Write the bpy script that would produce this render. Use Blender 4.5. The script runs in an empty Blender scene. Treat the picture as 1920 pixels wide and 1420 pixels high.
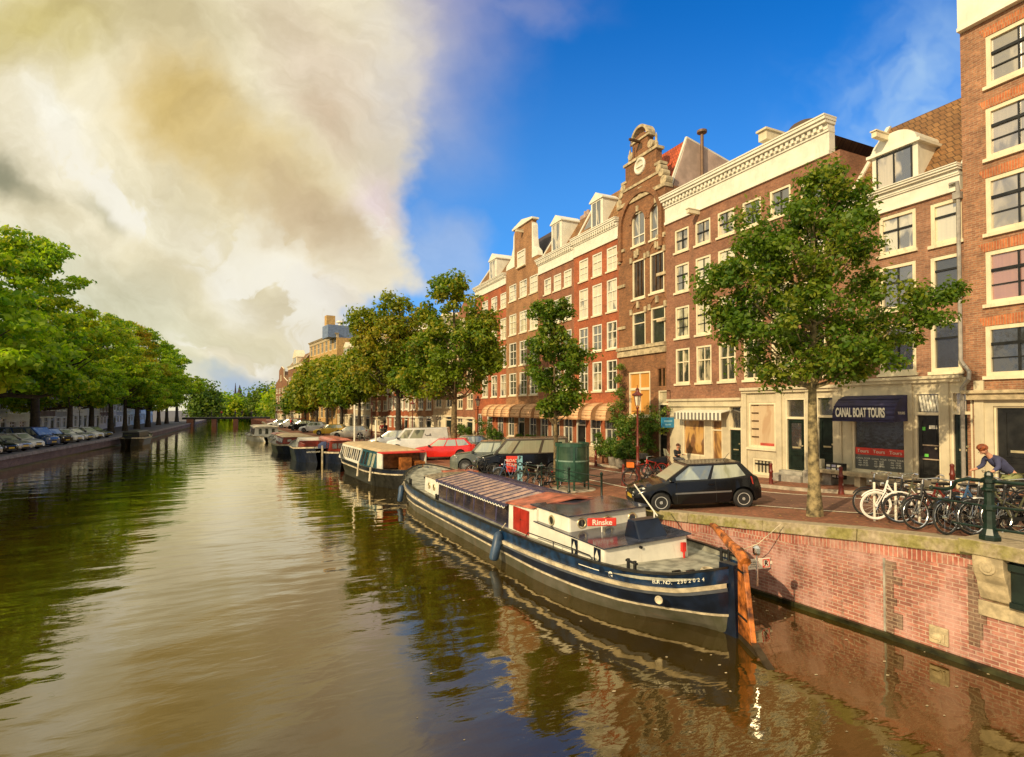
import bpy, math, random
import numpy as np
from math import sin, cos, pi, atan2, sqrt, radians as R
from mathutils import Vector, Matrix

# ------------------------------------------------------------------ camera model (pixels of the 1920x1420 photograph)
PSI = atan2(495, 1050); TH = R(1.35); FPX = 1050.0; CX, CY = 960.0, 740.3
CAM = Vector((0, 0, 4.85))
FWD = Vector((sin(PSI)*cos(TH), cos(PSI)*cos(TH), sin(TH)))
RGT = Vector((cos(PSI), -sin(PSI), 0))
UPV = RGT.cross(FWD)
scene = bpy.context.scene
COL = scene.collection
cd = bpy.data.cameras.new("camera"); cam = bpy.data.objects.new("camera", cd); COL.objects.link(cam)
cd.sensor_width = 36; cd.lens = FPX/1920*36; cd.shift_y = (CY-710)/1920
cd.clip_start = 0.1; cd.clip_end = 3000
cam.matrix_world = Matrix(((RGT.x, UPV.x, -FWD.x, CAM.x), (RGT.y, UPV.y, -FWD.y, CAM.y), (RGT.z, UPV.z, -FWD.z, CAM.z), (0, 0, 0, 1)))
scene.camera = cam
scene.view_settings.view_transform = 'Standard'; scene.view_settings.look = 'None'
scene.view_settings.exposure = 0.0; scene.view_settings.gamma = 1.0
scene.render.resolution_x = 1024; scene.render.resolution_y = 757
scene.cycles.sample_clamp_indirect = 4.0; scene.cycles.max_bounces = 6; scene.cycles.diffuse_bounces = 2; scene.cycles.glossy_bounces = 3
scene.cycles.transmission_bounces = 3; scene.cycles.transparent_max_bounces = 6

# ------------------------------------------------------------------ sun
SUN_EL = R(27); SUN_DIR = Vector((-1, -0.42, 0)).normalized()       # horizontal direction towards the sun
tosun = Vector((SUN_DIR.x*cos(SUN_EL), SUN_DIR.y*cos(SUN_EL), sin(SUN_EL)))
sl = bpy.data.lights.new("sun", 'SUN'); sl.energy = 4.2; sl.angle = R(0.6); sl.color = (1.0, 0.79, 0.48)
so = bpy.data.objects.new("sun", sl); COL.objects.link(so); so.rotation_mode = 'QUATERNION'
so.rotation_quaternion = tosun.to_track_quat('Z', 'Y'); so.location = (-30, -20, 60)

# ------------------------------------------------------------------ node helper
class NT:
    def __init__(s, tree): s.t = tree; s.n = tree.nodes; s.l = tree.links
    def new(s, typ, **kw):
        n = s.n.new(typ)
        for k, v in kw.items():
            if k.startswith('i_'):
                key = k[2:]; key = int(key) if key.isdigit() else key
                s.put(n, key, v)
            else: setattr(n, k, v)
        return n
    def put(s, n, key, v):
        i = n.inputs[key]
        if hasattr(v, 'is_output') or isinstance(v, bpy.types.NodeSocket): s.l.new(v, i)
        else: i.default_value = v
    def m(s, op, a, b=None, c=None, clamp=False):
        n = s.n.new('ShaderNodeMath'); n.operation = op; n.use_clamp = clamp
        s.put(n, 0, a)
        if b is not None: s.put(n, 1, b)
        if c is not None: s.put(n, 2, c)
        return n.outputs[0]
    def mix(s, f, a, b, typ='MIX'):
        n = s.n.new('ShaderNodeMix'); n.data_type = 'RGBA'; n.blend_type = typ
        s.put(n, 'Factor', f); s.put(n, 6, c4(a)); s.put(n, 7, c4(b)); return n.outputs[2]
    def smooth(s, x, a, b):
        n = s.n.new('ShaderNodeMapRange'); n.interpolation_type = 'SMOOTHSTEP'
        s.put(n, 0, x); n.inputs[1].default_value = a; n.inputs[2].default_value = b; return n.outputs[0]
    def noise(s, vec, scale, detail=3, rough=0.5, dist=0.0, out=0):
        n = s.n.new('ShaderNodeTexNoise'); s.put(n, 'Vector', vec); n.inputs['Scale'].default_value = scale
        n.inputs['Detail'].default_value = detail; n.inputs['Roughness'].default_value = rough; n.inputs['Distortion'].default_value = dist
        return n.outputs[out]
    def xyz(s, a, b, c):
        n = s.n.new('ShaderNodeCombineXYZ'); s.put(n, 0, a); s.put(n, 1, b); s.put(n, 2, c); return n.outputs[0]
    def dot(s, a, v):
        n = s.n.new('ShaderNodeVectorMath'); n.operation = 'DOT_PRODUCT'; s.put(n, 0, a); n.inputs[1].default_value = v; return n.outputs['Value']
def c4(c):
    if isinstance(c, (tuple, list)) and len(c) == 3: return (c[0], c[1], c[2], 1)
    return c

# ------------------------------------------------------------------ sky: Nishita blue with a big sunlit cloud bank (fixed to world directions)
world = bpy.data.worlds.new("World"); scene.world = world; world.use_nodes = True
w = NT(world.node_tree); w.n.clear()
SKYK = 0.1
sky = w.new('ShaderNodeTexSky', sky_type='NISHITA', sun_disc=False, sun_elevation=SUN_EL, sun_rotation=atan2(SUN_DIR.x, SUN_DIR.y), air_density=1.0, dust_density=0.6, ozone_density=3.0)
tc = w.new('ShaderNodeTexCoord').outputs['Generated']
fh = Vector((sin(PSI), cos(PSI), 0))
den = w.m('MAXIMUM', w.dot(tc, fh), 0.12)
P = w.m('DIVIDE', w.dot(tc, RGT), den)
dz = w.m('ABSOLUTE', w.dot(tc, Vector((0, 0, 1))))
Q = w.m('DIVIDE', dz, den)
base = w.xyz(P, Q, 0.0)
nv = w.noise(base, 1.6, 4, 0.55, 0.0, 1)
vm = w.new('ShaderNodeVectorMath', operation='MULTIPLY_ADD'); w.put(vm, 0, nv); vm.inputs[1].default_value = (0.34, 0.34, 0); w.put(vm, 2, base)
vs = w.new('ShaderNodeVectorMath', operation='SUBTRACT'); w.put(vs, 0, vm.outputs[0]); vs.inputs[1].default_value = (0.17, 0.17, 0)
nv2 = w.noise(base, 7.0, 4, 0.6, 0.0, 1)
vm2 = w.new('ShaderNodeVectorMath', operation='MULTIPLY_ADD'); w.put(vm2, 0, nv2); vm2.inputs[1].default_value = (0.12, 0.12, 0); w.put(vm2, 2, vs.outputs[0])
vs2 = w.new('ShaderNodeVectorMath', operation='SUBTRACT'); w.put(vs2, 0, vm2.outputs[0]); vs2.inputs[1].default_value = (0.06, 0.06, 0)
sp = w.new('ShaderNodeSeparateXYZ'); w.put(sp, 0, vs2.outputs[0]); WP, WQ = sp.outputs[0], sp.outputs[1]
def blob(x, y, rx, ry, ang=0.0, hard=0.0):
    cx = (x-960)/1050; cy = (765-y)/1050; rx /= 1050; ry /= 1050; a = R(-ang)
    dx = w.m('SUBTRACT', WP, cx); dy = w.m('SUBTRACT', WQ, cy)
    u = w.m('ADD', w.m('MULTIPLY', dx, cos(a)/rx), w.m('MULTIPLY', dy, sin(a)/rx))
    v = w.m('ADD', w.m('MULTIPLY', dx, -sin(a)/ry), w.m('MULTIPLY', dy, cos(a)/ry))
    d = w.m('SQRT', w.m('ADD', w.m('MULTIPLY', u, u), w.m('MULTIPLY', v, v)))
    return w.smooth(d, 1.0, hard)
def sc(r, g, b):                                                     # display sRGB bytes -> scene linear, over the world strength
    f = lambda v: ((v/255+0.055)/1.055)**2.4 if v > 10 else v/255/12.92
    return (f(r)/SKYK, f(g)/SKYK, f(b)/SKYK, 1)
blue = w.mix(1.0, sky.outputs[0], (0.08, 1.0, 1.95), 'MULTIPLY')
hz = w.smooth(Q, 0.78, 0.0)
blue = w.mix(w.m('MULTIPLY', hz, 0.5), blue, sc(130, 190, 242))
wisp = w.m('MULTIPLY', w.noise(vs2.outputs[0], 2.3, 5, 0.6), 1.0)
blue = w.mix(w.m('MULTIPLY', w.m('MULTIPLY', w.smooth(wisp, 0.36, 0.66), blob(1740, 260, 360, 330)), 0.9), blue, sc(200, 228, 245))
cl = sc(240, 230, 198)
def paint(c, m, col, k=1.0): return w.mix(w.m('MULTIPLY', m, k), c, col)
for (x, y, rx, ry, a, h, colr, k) in [
    (60, 560, 420, 220, 10, 0.0, (216, 220, 200), 0.85), (330, 620, 420, 150, 32, 0.0, (206, 204, 174), 0.7),
    (40, 40, 330, 120, 5, 0.0, (206, 190, 118), 0.9), (330, 40, 330, 110, 20, 0.0, (190, 172, 116), 0.5),
    (345, 200, 210, 130, 40, 0.0, (204, 174, 88), 0.85), (470, 300, 330, 110, 38, 0.1, (212, 186, 120), 0.8),
    (600, 420, 210, 95, 40, 0.0, (196, 172, 136), 0.8), (560, 560, 200, 70, 30, 0.0, (200, 186, 150), 0.6),
    (25, 300, 120, 60, 40, 0.0, (140, 140, 112), 0.9), (190, 350, 110, 40, 30, 0.0, (170, 165, 130), 0.7),
    (110, 190, 130, 60, 35, 0.0, (255, 252, 238), 0.95), (60, 230, 260, 90, 38, 0.0, (246, 238, 214), 0.8),
    (330, 400, 300, 60, 36, 0.0, (243, 236, 210), 0.85), (430, 440, 130, 45, 40, 0.0, (250, 243, 222), 0.8),
    (560, 80, 260, 160, 60, 0.0, (232, 216, 190), 0.8), (610, 200, 200, 130, 60, 0.0, (226, 208, 184), 0.8),
    (700, 370, 90, 90, 60, 0.1, (236, 218, 214), 0.95), (600, 250, 100, 60, 60, 0.0, (214, 190, 160), 0.7),
    (475, 540, 110, 70, 45, 0.1, (250, 246, 232), 0.9), (560, 590, 110, 50, 40, 0.1, (238, 228, 200), 0.9),
    (450, 675, 80, 40, 10, 0.1, (235, 226, 200), 0.9), (640, 560, 100, 60, 20, 0.1, (222, 212, 196), 0.8)]:
    cl = paint(cl, blob(x, y, rx, ry, a, h), sc(*colr), k)
rot = w.new('ShaderNodeVectorRotate', rotation_type='Z_AXIS'); w.put(rot, 'Vector', vs2.outputs[0]); rot.inputs['Angle'].default_value = R(36)
st_ = w.new('ShaderNodeVectorMath', operation='MULTIPLY'); w.put(st_, 0, rot.outputs[0]); st_.inputs[1].default_value = (1.0, 2.6, 1.0)
streak = w.noise(st_.outputs[0], 2.6, 6, 0.62, 0.3); fine = w.noise(vs2.outputs[0], 6.5, 6, 0.62)
cl = w.mix(1.0, cl, w.mix(w.smooth(fine, 0.32, 0.66), (0.92, 0.91, 0.89), (1.06, 1.06, 1.06)), 'MULTIPLY')
cl = w.mix(1.0, cl, w.mix(w.smooth(streak, 0.34, 0.64), (0.90, 0.875, 0.80), (1.10, 1.10, 1.10)), 'MULTIPLY')
puff = w.smooth(w.noise(vs2.outputs[0], 6.0, 9, 0.58, 0.5), 0.485, 0.545)
pm = w.m('MAXIMUM', blob(560, 540, 260, 110, 38, 0.2), w.m('MAXIMUM', blob(700, 400, 80, 60, 60, 0.2), w.m('MAXIMUM', blob(260, 350, 330, 60, 36, 0.2), blob(450, 660, 130, 45, 15, 0.2))))
cl = w.mix(w.m('MULTIPLY', w.m('MULTIPLY', puff, pm), 0.75), cl, sc(252, 247, 232))
# cloud cover: left of a ragged edge, closed at the foot by the blue gap above the far trees
edge = w.m('SUBTRACT', w.m('MULTIPLY_ADD', w.smooth(WQ, 0.36, 0.75), 0.03, -0.195), WP)     # >0 inside
edge = w.m('ADD', edge, w.m('MULTIPLY', w.smooth(WQ, 0.24, 0.0), -0.22))
soft = w.smooth(WQ, 0.30, 0.72)
hi = w.m('MULTIPLY', w.smooth(edge, -0.27, 0.13), 1.0); lo_ = w.smooth(edge, -0.03, 0.03)
cover = w.m('ADD', w.m('MULTIPLY', hi, soft), w.m('MULTIPLY', lo_, w.m('SUBTRACT', 1.0, soft)))
cover = w.m('MAXIMUM', cover, w.m('MULTIPLY', blob(800, 470, 120, 150, 0, 0.3), 0.30))
cover = w.m('MAXIMUM', cover, w.m('MULTIPLY', w.m('MULTIPLY', blob(960, 20, 260, 90, 0, 0.0), w.smooth(wisp, 0.35, 0.6)), 0.35))
cl = w.mix(w.m('MULTIPLY', w.smooth(edge, 0.17, -0.10), w.m('MULTIPLY_ADD', soft, 0.6, 0.15)), cl, sc(176, 168, 206))
low = w.m('MULTIPLY', w.smooth(WQ, 0.085, 0.035), w.smooth(WP, -0.60, -0.5)); cover = w.m('MULTIPLY', cover, w.m('SUBTRACT', 1.0, low))
cover = w.m('MULTIPLY', cover, 0.97)
lowsky = w.mix(w.smooth(WP, -0.62, -0.35), sc(196, 205, 205), sc(120, 165, 225))
blue = w.mix(w.m('MULTIPLY', w.smooth(Q, 0.16, 0.05), w.smooth(P, 0.0, -0.3)), blue, lowsky)
col = w.mix(cover, blue, cl)
# unseen sky behind and above the camera: bright cloud added as fill light
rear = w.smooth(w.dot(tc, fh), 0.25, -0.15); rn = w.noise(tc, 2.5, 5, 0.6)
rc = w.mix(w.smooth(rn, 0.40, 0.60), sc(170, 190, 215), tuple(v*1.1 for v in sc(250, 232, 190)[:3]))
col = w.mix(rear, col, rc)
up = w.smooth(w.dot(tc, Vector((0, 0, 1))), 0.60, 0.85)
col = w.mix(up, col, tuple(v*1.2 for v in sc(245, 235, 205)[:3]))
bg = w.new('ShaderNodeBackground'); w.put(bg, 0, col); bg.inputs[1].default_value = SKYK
wo = w.new('ShaderNodeOutputWorld'); w.l.new(bg.outputs[0], wo.inputs[0])

# ------------------------------------------------------------------ projection helpers
def ray(px, py):
    return (RGT*((px-CX)/FPX) + UPV*((CY-py)/FPX) + FWD).normalized()
def onz(px, py, z):
    d = ray(px, py); t = (z-CAM.z)/d.z; return CAM + d*t
def onplane(px, py, p0, n):
    d = ray(px, py); t = (Vector(p0)-CAM).dot(n)/d.dot(n); return CAM + d*t
def atdepth(px, py, Z):
    d = ray(px, py); return CAM + d*(Z/d.dot(fh))
def lerp(tab, t):
    if t <= tab[0][0]: return tab[0][1]
    for (a, va), (b, vb) in zip(tab, tab[1:]):
        if t <= b: return va + (vb-va)*(t-a)/(b-a)
    return tab[-1][1]
EDGE_R = [(-12, 12.9), (5, 12.4), (10.65, 12.1), (14.65, 11.55), (22, 11.35), (30, 10.9), (43.6, 9.6), (62.8, 7.5), (88.3, 5.1), (111, 3.7), (165, 3.4), (260, 3.0)]
EDGE_L = [(-12, -21.6), (0, -21), (55.9, -17.3), (106, -14.0), (165, -13.0), (260, -13)]
GZ = [(-10, 3.0), (0, 2.75), (6, 2.33), (9, 2.08), (10.3, 1.93), (14.65, 1.56), (19, 1.38), (28, 1.25), (40, 1.2), (300, 1.15)]
def er(y): return lerp(EDGE_R, y)
def el(y): return lerp(EDGE_L, y)
def gz(x, y):
    if x > -5: return lerp(GZ, y) + 0.02*max(0, min(12, x-er(y)))
    return 1.0
def ong(px, py, right=True):
    z = 1.5
    for _ in range(12):
        p = onz(px, py, z); z = gz(p.x, p.y) if right else 1.0
    return Vector((p.x, p.y, z))

# ------------------------------------------------------------------ materials
MATS = {}
def mat(name, color, rough=0.6, metal=0.0, var=0.12, scale=3.0, bump=0.0, bscale=40, spec=0.5, coat=0.0, emit=None, color2=None, streak=None):
    if name in MATS: return MATS[name]
    m = bpy.data.materials.new(name); m.use_nodes = True; t = NT(m.node_tree); b = t.n['Principled BSDF']
    tc = t.new('ShaderNodeTexCoord').outputs['Object']
    n = t.noise(tc, scale, 5, 0.6)
    c2 = color2 if color2 else tuple(max(0, c*(1-2*var)) for c in color)
    c1 = color if color2 else tuple(min(1, c*(1+var)) for c in color)
    colr = t.mix(t.smooth(n, 0.32, 0.68), c2, c1)
    if streak:
        s3 = t.new('ShaderNodeSeparateXYZ'); t.put(s3, 0, tc); uu = t.m('ADD', s3.outputs[0], s3.outputs[1])
        sv = t.xyz(t.m('MULTIPLY', uu, streak[3]), t.m('MULTIPLY', s3.outputs[2], streak[3]*0.12), 0.0)
        colr = t.mix(t.m('MULTIPLY', t.smooth(t.noise(sv, 1.0, 6, 0.75), 0.52, 0.72), streak[4]), colr, streak[:3])
    t.put(b, 'Base Color', colr); b.inputs['Roughness'].default_value = rough; b.inputs['Metallic'].default_value = metal
    b.inputs['Specular IOR Level'].default_value = spec
    if coat: b.inputs['Coat Weight'].default_value = coat; b.inputs['Coat Roughness'].default_value = 0.05
    t.put(b, 'Roughness', t.m('MULTIPLY_ADD', n, 0.25*rough, rough*0.85))
    if bump:
        bn = t.new('ShaderNodeBump'); bn.inputs['Strength'].default_value = bump; bn.inputs['Distance'].default_value = 0.02
        t.put(bn, 'Height', t.noise(tc, bscale, 4, 0.6)); t.put(b, 'Normal', bn.outputs[0])
    if emit: b.inputs['Emission Color'].default_value = c4(emit[:3]); b.inputs['Emission Strength'].default_value = emit[3]
    MATS[name] = m; return m
def brick(name, c1, c2, mortar, bw=0.22, bh=0.075, axis='local', stain=None, patch=None, ms=0.012):
    if name in MATS: return MATS[name]
    m = bpy.data.materials.new(name); m.use_nodes = True; t = NT(m.node_tree); b = t.n['Principled BSDF']
    g = t.new('ShaderNodeTexCoord').outputs['Object']; s = t.new('ShaderNodeSeparateXYZ'); t.put(s, 0, g)
    u = t.m('ADD', s.outputs[0], s.outputs[1]) if axis != 'flat' else s.outputs[0]
    vec = t.xyz(u, s.outputs[2], 0.0) if axis != 'flat' else t.xyz(s.outputs[0], s.outputs[1], 0.0)
    br = t.new('ShaderNodeTexBrick'); t.put(br, 'Vector', vec)
    for k, v in (('Color1', c4(c1)), ('Color2', c4(c2)), ('Mortar', c4(mortar))): br.inputs[k].default_value = v
    for k, v in (('Scale', 1.0), ('Mortar Size', ms), ('Mortar Smooth', 0.3), ('Brick Width', bw), ('Row Height', bh), ('Bias', 0.0)): br.inputs[k].default_value = v
    n1 = t.noise(vec, 0.9, 5, 0.65); n2 = t.noise(vec, 9, 3, 0.6)
    colr = t.mix(1.0, br.outputs[0], t.mix(t.smooth(n1, 0.3, 0.7), (0.72, 0.70, 0.68), (1.18, 1.15, 1.12)), 'MULTIPLY')
    colr = t.mix(1.0, colr, t.mix(t.smooth(n2, 0.3, 0.7), (0.8, 0.8, 0.8), (1.15, 1.15, 1.15)), 'MULTIPLY')
    if not stain and axis != 'flat':
        sv = t.xyz(t.m('MULTIPLY', u, 1.7), t.m('MULTIPLY', s.outputs[2], 0.25), 0.0)
        colr = t.mix(t.m('MULTIPLY', t.smooth(t.noise(sv, 1.0, 5, 0.7), 0.50, 0.75), 0.35), colr, (0.10, 0.065, 0.04))
    if patch:
        pv = t.xyz(t.m('MULTIPLY', u, 1.6), t.m('MULTIPLY', s.outputs[2], 0.8), 0.0)
        colr = t.mix(t.m('MULTIPLY', t.smooth(t.noise(pv, 0.9, 6, 0.7), 0.44, 0.64), 0.62), colr, patch)
    if stain:
        sv = t.xyz(t.m('MULTIPLY', u, 2.2), t.m('MULTIPLY', s.outputs[2], 0.35), 0.0)
        colr = t.mix(t.m('MULTIPLY', t.smooth(t.noise(sv, 1.0, 6, 0.75), 0.55, 0.70), 0.72), colr, stain)
    t.put(b, 'Base Color', colr); b.inputs['Roughness'].default_value = 0.85
    bn = t.new('ShaderNodeBump'); bn.inputs['Strength'].default_value = 0.4; bn.inputs['Distance'].default_value = 0.01
    t.put(bn, 'Height', t.m('ADD', t.m('MULTIPLY', br.outputs['Fac'], -1.0), t.m('MULTIPLY', n2, 0.4))); t.put(b, 'Normal', bn.outputs[0])
    MATS[name] = m; return m
def glassmat(name, dark, light, amount, refl=0.35):
    m = bpy.data.materials.new(name); m.use_nodes = True; t = NT(m.node_tree); b = t.n['Principled BSDF']
    g = t.new('ShaderNodeTexCoord').outputs['Object']; oi = t.new('ShaderNodeObjectInfo')
    s = t.new('ShaderNodeSeparateXYZ'); t.put(s, 0, g)
    off = t.m('MULTIPLY', oi.outputs['Random'], 37.0)
    v = t.xyz(t.m('ADD', t.m('MULTIPLY', s.outputs[0], 1.3), off), t.m('MULTIPLY', s.outputs[1], 0.8), t.m('MULTIPLY', s.outputs[2], 0.5))
    f = t.m('ADD', t.noise(v, 1.4, 3, 0.5, 0.5), t.m('MULTIPLY', t.m('SUBTRACT', oi.outputs['Random'], 0.5), 0.25))
    folds = t.noise(t.xyz(t.m('MULTIPLY', s.outputs[0], 16.0), s.outputs[1], t.m('MULTIPLY', s.outputs[2], 0.4)), 1.0, 2)
    lc = t.mix(folds, tuple(c*0.72 for c in light), light)
    t.put(b, 'Base Color', t.mix(t.smooth(f, 1-amount-0.06, 1-amount+0.06), dark, lc)); b.inputs['Roughness'].default_value = 0.6
    gl = t.new('ShaderNodeBsdfGlossy'); gl.inputs['Roughness'].default_value = 0.09; gl.inputs['Color'].default_value = (0.95, 0.95, 0.95, 1)
    bn = t.new('ShaderNodeBump'); bn.inputs['Strength'].default_value = 0.16; bn.inputs['Distance'].default_value = 0.05
    t.put(bn, 'Height', t.noise(g, 2.2, 2)); t.put(gl, 'Normal', bn.outputs[0])
    fr = t.new('ShaderNodeLayerWeight', i_Blend=0.25)
    mx = t.new('ShaderNodeMixShader'); t.put(mx, 0, t.m('MULTIPLY_ADD', fr.outputs['Fresnel'], 1-refl, refl, clamp=True)); t.put(mx, 1, b.outputs[0]); t.put(mx, 2, gl.outputs[0])
    t.put(t.n['Material Output'], 'Surface', mx.outputs[0])
    MATS[name] = m; return m
def leafmat(name, c1, c2, c3, trans=0.45, nsc=0.5):
    m = bpy.data.materials.new(name); m.use_nodes = True; t = NT(m.node_tree); b = t.n['Principled BSDF']
    g = t.new('ShaderNodeTexCoord').outputs['Object']; oi = t.new('ShaderNodeObjectInfo'); ge = t.new('ShaderNodeNewGeometry')
    rnd = ge.outputs['Random Per Island']
    n = t.noise(g, nsc, 3, 0.6)
    a = t.mix(t.smooth(t.m('MULTIPLY_ADD', rnd, 0.35, n), 0.45, 0.85), c1, c2)
    a = t.mix(t.m('MULTIPLY', t.smooth(t.m('MULTIPLY_ADD', rnd, 0.3, t.noise(g, nsc*0.6, 2)), 0.66, 0.82), 0.8), a, c3)
    t.put(b, 'Base Color', a); b.inputs['Roughness'].default_value = 0.5; b.inputs['Specular IOR Level'].default_value = 0.35
    tr = t.new('ShaderNodeBsdfTranslucent'); t.put(tr, 'Color', t.mix(1.0, a, (1.5, 1.6, 0.6), 'MULTIPLY'))
    mx = t.new('ShaderNodeMixShader', i_0=trans); t.put(mx, 1, b.outputs[0]); t.put(mx, 2, tr.outputs[0]); t.put(t.n['Material Output'], 'Surface', mx.outputs[0])
    MATS[name] = m; return m

cream = mat('cream_paint', (0.78, 0.68, 0.46), 0.5, var=0.06, scale=1.5, streak=(0.34, 0.26, 0.15, 5.0, 0.45))
white = mat('white_paint', (0.80, 0.76, 0.62), 0.45, var=0.05, scale=2, streak=(0.42, 0.36, 0.24, 4.0, 0.35))
stone = mat('sandstone', (0.50, 0.40, 0.24), 0.8, var=0.2, scale=4, bump=0.3)
gstone = mat('grey_stone', (0.36, 0.33, 0.27), 0.85, var=0.2, scale=3, bump=0.3)
black = mat('black_paint', (0.018, 0.018, 0.016), 0.35, var=0.3)
scream = mat('shop_front_shaded_cream', (0.60, 0.52, 0.35), 0.55, var=0.08, scale=1.5, streak=(0.26, 0.20, 0.12, 5.0, 0.5))  # cream paint darkened, street-level shade put into its colour
dgreen = mat('dark_green_paint', (0.012, 0.022, 0.016), 0.3, var=0.2)
rgreen = mat('railing_green_paint', (0.005, 0.020, 0.013), 0.4, var=0.25, scale=8)
iron = mat('dark_iron', (0.03, 0.03, 0.03), 0.5, 0.6)
brown = mat('maroon_paint', (0.16, 0.025, 0.015), 0.4, var=0.2)
chrome = mat('chrome', (0.7, 0.7, 0.7), 0.2, 1.0, var=0.05)
rubber = mat('rubber', (0.02, 0.02, 0.02), 0.7)
pipe = mat('grey_zinc', (0.36, 0.33, 0.28), 0.5, 0.2, var=0.15)
dwood = mat('dark_wood', (0.10, 0.05, 0.02), 0.5, var=0.3)
tileB = None
def tiles(name, c1, c2):
    if name in MATS: return MATS[name]
    m = brick(name, c1, c2, tuple(c*0.35 for c in c1), 0.22, 0.28, ms=0.02)
    t = NT(m.node_tree); return m
g_light = glassmat('window_glass_with_pale_blinds', (0.10, 0.085, 0.05), (0.80, 0.72, 0.48), 0.62, 0.30)
g_mid = glassmat('window_glass_with_curtains', (0.035, 0.032, 0.025), (0.62, 0.52, 0.34), 0.42, 0.28)
g_dark = glassmat('dark_window_glass', (0.012, 0.013, 0.012), (0.25, 0.20, 0.12), 0.25, 0.16)
g_car = glassmat('car_glass', (0.10, 0.12, 0.09), (0.42, 0.46, 0.32), 0.55, 0.25)
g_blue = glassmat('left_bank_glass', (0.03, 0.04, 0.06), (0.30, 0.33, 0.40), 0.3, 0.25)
g_shade = mat('brown_interior_glass', (0.05, 0.028, 0.012), 0.15, var=0.4, scale=1.2, spec=0.8)

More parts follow.
